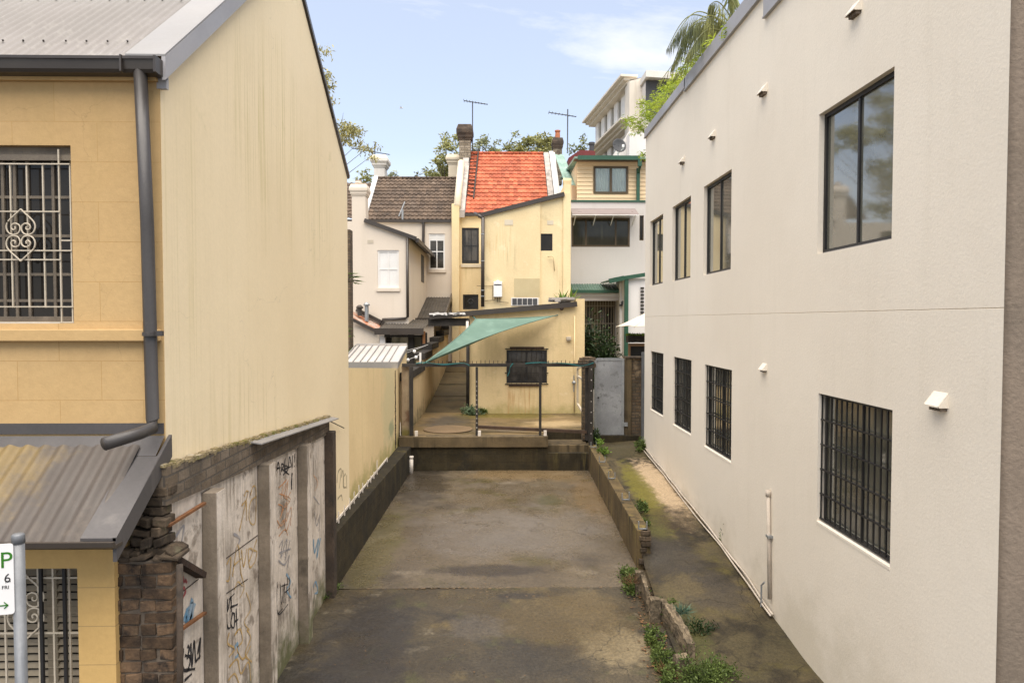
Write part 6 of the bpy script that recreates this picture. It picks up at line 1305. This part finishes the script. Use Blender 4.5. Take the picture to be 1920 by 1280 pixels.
for (lb_, px, py, n_, s_, mm) in (('tuft of dry straw grass beside the squared post', 1246, 1266, 110, .13, m_dryleaf), ('thin green grass blades rising from the weeds below the thick sleeper', 1236, 1236, 90, .12, m_weed), ('straw coloured grass blades at the low wall end', 1187, 1092, 90, .14, m_dryleaf), ('grass blades among the bushy foreground weed', 1330, 1262, 120, .14, m_weed)):
    clump('grass_tuft', lb_, onpath(px, py), .08, .12, .05, n_, s_, mm, 'grass', .6, 'grass tufts by the edging', .07, 0)
W_('leafy weeds rooted along the top of the low wall midway between its brackets', 1190, 965, .06, .3, .12, 240, .05)
W_('mixed weeds on the path behind the notched post', 1252, 1140, .12, .2, .12, 300, .04)
W_('sprawling weeds on the path edge right of the bushy foreground weed', 1352, 1262, .2, .16, .12, 500, .036)
W_('low creeping weeds along the lane edge below the notched post', 1238, 1228, .12, .2, .12, 420, .04, lane=True)
W_('small leafy weeds at the lane edge just past the cross joint', 1176, 1082, .14, .2, .16, 380, .045, lane=True)
W_('ragged weeds around the foot of the squared post', 1262, 1284, .12, .16, .18, 420, .042)
p = onpath(1283, 1172); clump('grass_tuft', 'blue green grass tuft sprouting on the thick split sleeper', p + V((-.03, .05, .12)), .06, .06, .05, 170, .13, m_blueleaf, 'grass', .5, None, .07)
p = gp(616, 1112); clump('weed', 'dark creeping weed at the foot of the last sooty pilaster', p, .16, .2, .1, 420, .035, m_weed, group=G)
p = gp(585, 1140); clump('weed', 'mossy weeds along the base of the graffiti wall', p + V((-.05, 0, 0)), .05, .35, .06, 260, .03, m_weeddark, group=G)
p = V((aY(880, 778, YX - .25).x, YX - .25, TZ)); clump('weed', 'grey green weed at the foot of the black downpipe', p, .28, .15, .22, 420, .09, mk('sage_leaf', (.14, .19, .10), (.10, .14, .075), sc=4, rough=.6, bump=0, island=.4, trans=.2), group=G)
p = V((aY(903, 778, YX - .1).x, YX - .1, TZ)); clump('weed', 'small weed against the yellow wall behind the second frame post', p, .16, .06, .16, 160, .07, m_weed, group=G)
# leaf litter on the lane edge: countless
mb = MB()
for k in range(900):
    px, py = (random.gauss(1222, 16), random.uniform(1100, 1275)) if k < 320 else (random.uniform(620, 1200), random.uniform(890, 1275)) if k < 700 else ((lambda t: (770 - 150 * t + random.gauss(0, 5), 888 + 225 * t))(random.random()) if k < 800 else (lambda t: (1108 + 88 * t - abs(random.gauss(0, 8)), 888 + 180 * t))(random.random()))
    if k < 320: px += (py - 1180) * .3
    p = gp(px, py) + V((0, 0, .012)); s = random.uniform(.012, .035) if k < 320 else random.uniform(.005, .015)
    mb.leaf(p, V((random.gauss(0, 1), random.gauss(0, 1), random.uniform(0, .35))), s * 1.6, s, V((0, 0, 1)))
tag(mb.build('leaf_litter', m_dryleaf, normals=False), 'dry fallen leaves scattered on the lane and along its edging', 'leaves', kind='stuff')
# rear shrubs
clump('shrub', 'dark leafy shrub in front of the barred doors', (aY(1112, 690, 20.9).x, 20.9, TZ + .8), .42, .3, 1.75, 2600, .17, m_weeddark, 'shrub', .3, None, .3)
clump('shrub', 'spreading dark shrub behind the sheet metal gate', (aY(1138, 700, 20.6).x, 20.6, TZ + .7), .5, .3, 1.25, 2200, .17, m_weeddark, 'shrub', .3, None, .3)
clump('shrub', 'green shrub beside the pale gable below the beige house', (aY(660, 660, 19).x, 19, TZ + 1.0), .4, .4, 1.0, 900, .15, m_weed, 'shrub', .1, None, .35)
# big-leaf plant
pc = aY(654, 515, 18); mb = MB(); mb2 = MB(); mb2.tube([(pc.x - .25, 18, .5), (pc.x - .1, 18, pc.z - .3)], .05, 8)
for k in range(11):
    az = random.uniform(-1.2, 1.8); L = random.uniform(.32, .5); d = V((math.cos(az), math.sin(az) * .5, random.uniform(-.25, .6))).normalized(); s_ = V((pc.x - .1, 18, pc.z - .2)); e_ = s_ + d * L * .7; mb2.tube([s_, e_], .012, 5)
    for j in range(7): a = (j - 3) * .42; dd = (Matrix.Rotation(a, 3, 'Z') @ V((d.x, d.y, 0))).normalized() + V((0, 0, d.z * .5 - .25)); mb.leaf(e_, dd, .26 * (1 - abs(j - 3) * .1), .09, V((0, 0, 1)))
PP = thing('paw_leaf_plant', 'bright plant with splayed fingered leaves peeping past the pale gable', 'plant', (pc.x, 18, .5)); mb.build('foliage', m_brightleaf, PP, normals=False); mb2.build('stem', m_bark, PP)
# bromeliad on the low roof
pc = V((aY(1062, 563, YX + .3).x, YX + .3, r1.z + .1)); mb = MB()
for k in range(48): az = random.uniform(0, 6.28); L = random.uniform(.25, .62); d = V((math.cos(az), math.sin(az) * .5, random.uniform(.1, .9))); mb.leaf(pc + V((random.uniform(-.25, .15), 0, 0)), d, L, .06, V((0, 0, 1)))
mb.leaf(pc + V((.13, 0, 0)), V((.05, 0, 1)), .5, .09); tag(mb.build('roof_plant', m_brightleaf, normals=False), 'strappy bright green plant growing on the low roof edge', 'plant')
mb = MB()
for k in range(30): s = random.uniform(.03, .08); mb.obox((pc.x + random.uniform(-.45, .12), YX + random.uniform(-.12, .2), r1.z + .1 + random.uniform(0, .1)), V((s * 1.6, 0, random.uniform(-.02, .02))), (0, s, 0), (0, 0, s * .5))
tag(mb.build('roof_debris', m_parapetwall), 'heap of broken slates and debris on the low roof corner', 'debris', kind='stuff')
# trees
def tree(label, base, crown, clumps, n, size, mat, name='tree', trunk=.16, drop=0.0, asp=.4, cr=.8):
    base = V(base); t = thing(name, label, 'tree', base); tb = MB(); lb = MB()
    fork = base.lerp(V((crown[0], crown[1], base.z)), .3); fork.z = base.z + (crown[2] - base.z) * .62
    tb.tube([base, base.lerp(fork, .5) + V((.1, 0, 0)), fork], [trunk, trunk * .8, trunk * .6], 8)
    for (cx, cy, cz, r_) in clumps:
        c = V((cx, cy, cz)); mid = fork.lerp(c, .55) + V((random.gauss(0, .15), 0, -.15)); tb.tube(smoothline([fork, mid, c], 3), [trunk * .28 * (1 - .13 * i) for i in range(7)], 6)
        for j in range(4): e_ = c + V((random.gauss(0, .5), random.gauss(0, .5), random.gauss(0, .4))) * r_; tb.tube([c, e_], [trunk * .1, trunk * .05], 5)
        m_ = max(20, int(n * r_ * r_)); subs = [V((random.gauss(0, .5), random.gauss(0, .5), random.gauss(0, .42))) * r_ for _ in range(9)]
        for k in range(m_):
            o_ = random.choice(subs) + V((random.gauss(0, .2), random.gauss(0, .2), random.gauss(0, .14))) * r_
            lb.leaf(c + o_, V((random.gauss(0, .7), random.gauss(0, .7), random.gauss(-drop, .5))), size * random.uniform(.6, 1.3), size * asp)
    tb.build('trunk', m_bark, t); lb.build('crown', mat, t, normals=False)
def cl(lst, Y): return [(aY(x, y, Y + dy).x, Y + dy, aY(x, y, Y + dy).z, r_ * Y / 1280) for (x, y, r_, dy) in lst]
GT = cl([(588, 128, 26, 0), (606, 145, 18, .5), (615, 165, 14, .3), (612, 235, 30, 0), (640, 238, 28, .4), (662, 246, 22, .2), (625, 262, 22, .6), (690, 276, 16, .2), (672, 268, 12, .6), (697, 292, 10, .2), (560, 100, 40, 1), (540, 180, 45, 1.5), (490, 120, 50, 1.5), (560, 240, 40, 1), (470, 220, 50, 2), (420, 90, 50, 1), (560, 300, 40, 1), (500, 330, 50, 1.5), (450, 300, 50, .5), (598, 305, 18, 1), (540, 380, 45, 1), (470, 400, 50, 1)], 24)
tree('tall airy gum tree showing drooping olive foliage beyond the pale gable', (aY(480, 600, 25).x, 25, .5), (GT[0][0] - 1, 24.5, GT[0][2] - 1), GT, 1150, .17, m_gumleaf, 'gum_tree', .09, .8, .28)
T1 = cl([(838, 276, 22, 0), (855, 262, 20, 1), (825, 300, 18, 0), (845, 305, 26, 1), (815, 322, 16, 0), (835, 325, 22, 1), (868, 300, 20, .5), (862, 330, 20, .6), (800, 328, 10, .6)], 46)
tree('dense green tree behind the sooty stone chimney', (T1[3][0], 46.5, 1), (T1[3][0], 46.5, T1[3][2]), T1, 560, .26, m_treeleaf)
T2 = cl([(905, 275, 18, 0), (893, 283, 12, .4), (925, 284, 12, .4), (918, 292, 14, .2)], 47)
tree('small rounded tree above the ladder end of the orange ridge', (T2[0][0], 47.5, 1), (T2[0][0], 47.5, T2[0][2]), T2, 560, .26, m_greyleaf)
T3 = cl([(950, 280, 18, 0), (970, 272, 20, .5), (990, 270, 20, 0), (1010, 266, 20, .6), (1028, 264, 20, 0), (1000, 284, 22, .2), (1030, 282, 20, .5), (965, 290, 20, .5)], 46)
tree('broad olive green tree crown above the middle of the orange ridge', (T3[3][0], 46.5, 1), (T3[3][0], 46.5, T3[3][2] - 1), T3, 560, .26, m_treeleaf)
T4 = cl([(684, 328, 14, 0), (694, 336, 12, .4), (678, 340, 10, .2)], 45)
tree('small bright tree tuft left of the white chimney', (T4[0][0], 45.5, 1), (T4[0][0], 45.5, T4[0][2] - .5), T4, 420, .24, m_treeleaf, trunk=.1)
T5 = cl([(732, 330, 9, 0), (738, 326, 7, .3), (784, 330, 6, .3)], 45)
tree('faint leafy tuft right of the white chimney', (T5[0][0], 45.5, 1), (T5[0][0], 45.5, T5[0][2] - .5), T5, 420, .24, m_greyleaf, trunk=.08)
T6 = cl([(1094, 268, 9, 0), (1093, 258, 6, .1), (1088, 278, 12, .2), (1100, 280, 10, .2), (1072, 280, 10, 0)], 40)
tree('small yellow flowering tree above the maroon roof', (T6[0][0], 40.5, 1), (T6[0][0], 40.5, T6[0][2] - .5), T6, 420, .22, mk('yellow_green_leaf', (.20, .20, .04), (.10, .13, .03), sc=2, rough=.6, bump=0, island=.5, trans=.3), trunk=.06)
# bamboo beyond the parapet
BB = thing('bamboo_clump', 'bright lime bamboo spilling over the grey parapet of the cream building', 'bamboo', (4.1, 15.5, ZA + .1)); lb = MB(); cb = MB()
for (px, py, Y, rpx) in ((1180, 228, 17.2, 14), (1196, 236, 17.0, 16), (1210, 215, 16.6, 18), (1222, 222, 16.4, 16), (1226, 196, 16.2, 18), (1240, 188, 15.4, 18), (1205, 192, 16.8, 9), (1250, 172, 15.0, 18), (1262, 160, 14.4, 18), (1272, 148, 14, 18), (1286, 132, 13.4, 18), (1298, 118, 12.9, 18), (1312, 104, 12.2, 16), (1325, 92, 11.8, 14), (1204, 243, 16.8, 8), (1206, 290, 16.6, 7), (1365, 60, 10.4, 12), (1340, 80, 11.2, 12)):
    c = aY(px, py, Y); c.x = max(c.x, 3.05); c = aY(px, py, Y); r_ = rpx * Y / 1280
    s0_ = V((c.x + random.uniform(.4, .9), c.y + random.uniform(-.2, .5), c.z - random.uniform(.8, 1.3))); cb.tube(smoothline([s0_, s0_.lerp(c, .5) + V((.1, 0, .3)), c], 4), .011, 5)
    for k in range(int(190 * (r_ / .22) ** 1.4)):
        o_ = V((random.gauss(0, .5), random.gauss(0, .5), random.gauss(0, .42))) * r_
        lb.leaf(c + o_, V((random.gauss(-.2, .8), random.gauss(0, .8), random.gauss(-.25, .45))), random.uniform(.07, .15), .022)
lb.build('foliage', m_bamboo, BB, normals=False); cb.build('cane', m_cane, BB)
# palm
PC = aY(1372, 52, 12.2); PT = thing('palm_tree', 'feathery palm arching over the parapet of the cream building', 'palm', (PC.x + .7, 12.6, ZA)); lb = MB(); cb = MB()
cb.tube([(PC.x + .7, 12.6, ZB - .5), (PC.x + .5, 12.4, PC.z - .6), (PC.x + .3, 12.3, PC.z - .2)], [.14, .11, .09], 10); cb.build('trunk', m_bark, PT, smooth=True)
org = V((PC.x + .3, 12.3, PC.z - .2)); rb_ = MB()
def frond(mid, tip, leafl):
    P = smoothline([org, mid, tip], 14); rb_.tube(P, [.012 * (1 - .9 * i / len(P)) + .003 for i in range(len(P))], 5)
    for i in range(3, len(P)):
        d = (P[i] - P[i - 1]).normalized(); sd = d.cross(V((0, 0, 1))); sd = sd.normalized() if sd.length > .05 else V((0, 1, 0)); t = i / len(P)
        for k in range(2):
            for s_ in ((-1, 1) if k else (1,)):
                p = P[i - 1].lerp(P[i], k / 2 + s_ * .1); L = leafl * math.sin(math.pi * min(.97, t * .85 + .12)) * random.uniform(.85, 1.1)
                dv_ = (sd * s_ * random.uniform(.12, .4) + d * random.uniform(.2, .5) + V((0, 0, -.9))).normalized(); m_ = p + dv_ * L * .5; 
                lb.leaf(p, dv_ + V((0, 0, -.15)), L, .027, d)
for (m, t_, L) in (((1300, 28, 12.2), (1249, 95, 12.3), .62), ((1305, 45, 11.9), (1258, 130, 11.9), .55), ((1320, 60, 12.4), (1232, 160, 12.8), .5), ((1330, 55, 11.7), (1285, 110, 11.4), .5), ((1345, 25, 12.0), (1315, 60, 12.0), .5), ((1375, 5, 12.2), (1362, -25, 12.4), .5), ((1400, -20, 12.2), (1440, -60, 12.4), .5), ((1410, 20, 12.6), (1470, 10, 13), .5), ((1380, -10, 13), (1370, -10, 14), .5), ((1318, 36, 12.8), (1278, 75, 13.2), .6), ((1335, 30, 11.8), (1290, 55, 11.6), .6), ((1330, 70, 12.3), (1262, 150, 12.6), .5), ((1350, 40, 12.6), (1330, 90, 12.9), .45), ((1312, 22, 12.0), (1262, 75, 12.0), .62), ((1325, 40, 12.0), (1270, 100, 12.1), .6), ((1352, 8, 11.9), (1330, 10, 11.8), .5)):
    frond(aY(*m), aY(*t_), L)
lb.build('leaflets', m_palm, PT, normals=False); rb_.build('rachis', m_palm, PT)
# bird far up
c = aY(752, 203, 90); mb = MB(); mb.tube(smoothline([c + V((-.22, 0, -.0)), c + V((-.05, 0, .04)), c + V((.15, 0, .03)), c + V((.26, 0, .04))], 4), [.02, .04, .06, .075, .085, .085, .08, .075, .07, .06, .05, .04, .015], 8); bd = mb.build('bird', m_bird, smooth=True); tag(bd, 'distant bird gliding in the sky left of the tall antenna', 'bird')
mb = MB()
for s_ in (-1, 1): mb.add([c + V((.1, 0, .05)), c + V((.02, s_ * .3, .16)), c + V((-.12, s_ * .62, .06)), c + V((-.02, s_ * .3, .12)), c + V((-.08, 0, .04))], [(0, 1, 3, 4), (1, 2, 3)])
mb.build('wing', m_bird, bd, solid=.008)
# ================================================================ LIGHT
SUN_EL, SUN_AZ = R(73), R(180)
wd = bpy.data.worlds.new('World'); S.world = wd; wd.use_nodes = True; nt = wd.node_tree; nt.nodes.clear()
N = lambda ty, **k: (lambda x: ([setattr(x, a, b) for a, b in k.items()], x)[1])(nt.nodes.new(ty)); L = nt.links.new
sky = N('ShaderNodeTexSky', sky_type='NISHITA'); sky.sun_disc = False; sky.sun_elevation = SUN_EL; sky.sun_rotation = SUN_AZ; sky.air_density = 1.0; sky.dust_density = 1.2; sky.ozone_density = 2.2
tc = N('ShaderNodeTexCoord'); sp_ = N('ShaderNodeSeparateXYZ'); L(tc.outputs['Generated'], sp_.inputs[0])
def mt(op, a, b=0.0, clamp=False):
    x = N('ShaderNodeMath', operation=op); x.use_clamp = clamp
    for i, v in enumerate((a, b)):
        if hasattr(v, 'is_output'): L(v, x.inputs[i])
        else: x.inputs[i].default_value = v
    return x.outputs[0]
zz = mt('ADD', mt('MAXIMUM', sp_.outputs[2], 0.0), .12)
cv = N('ShaderNodeCombineXYZ'); L(mt('DIVIDE', sp_.outputs[0], zz), cv.inputs[0]); L(mt('DIVIDE', sp_.outputs[1], zz), cv.inputs[1])
mp = N('ShaderNodeMapping'); L(cv.outputs[0], mp.inputs[0]); mp.inputs['Rotation'].default_value = (0, 0, R(12)); mp.inputs['Scale'].default_value = (.55, 1.5, 1); mp.inputs['Location'].default_value = (SKX, SKY_, 0)
no = N('ShaderNodeTexNoise'); L(mp.outputs[0], no.inputs['Vector']); no.inputs['Scale'].default_value = 1.0; no.inputs['Detail'].default_value = 9; no.inputs['Roughness'].default_value = .62; no.inputs['Distortion'].default_value = .5
mr_ = N('ShaderNodeMapRange', interpolation_type='SMOOTHSTEP'); L(no.outputs['Fac'], mr_.inputs[0]); mr_.inputs[1].default_value = CL0; mr_.inputs[2].default_value = CL1
hz_ = mt('POWER', mt('SUBTRACT', 1.0, mt('MAXIMUM', sp_.outputs[2], 0.0), True), 4.2)
fac = mt('MAXIMUM', mt('MULTIPLY', mr_.outputs[0], .72), mt('MULTIPLY', hz_, 1.0), True)
fac = mt('MAXIMUM', fac, HAZE0)
mx = N('ShaderNodeMix', data_type='RGBA'); L(fac, mx.inputs[0]); L(sky.outputs[0], mx.inputs[6]); mx.inputs[7].default_value = (*CLOUD, 1)
bg_ = N('ShaderNodeBackground'); L(mx.outputs[2], bg_.inputs[0]); bg_.inputs[1].default_value = SKYS
ou = N('ShaderNodeOutputWorld'); L(bg_.outputs[0], ou.inputs[0])
sd = bpy.data.lights.new('sun', 'SUN'); so = bpy.data.objects.new('sun', sd); COL.objects.link(so)
sd.energy = SUNE; sd.angle = R(78); sd.color = (1, .918, .80)
so.rotation_euler = V((math.sin(SUN_AZ) * math.cos(SUN_EL), math.cos(SUN_AZ) * math.cos(SUN_EL), math.sin(SUN_EL))).to_track_quat('Z', 'Y').to_euler(); so.location = (0, 0, 30)
vs_ = S.view_settings; vs_.view_transform = 'Standard'; vs_.look = 'None'; vs_.exposure = EXPO; vs_.gamma = 1; vs_.use_curve_mapping = False
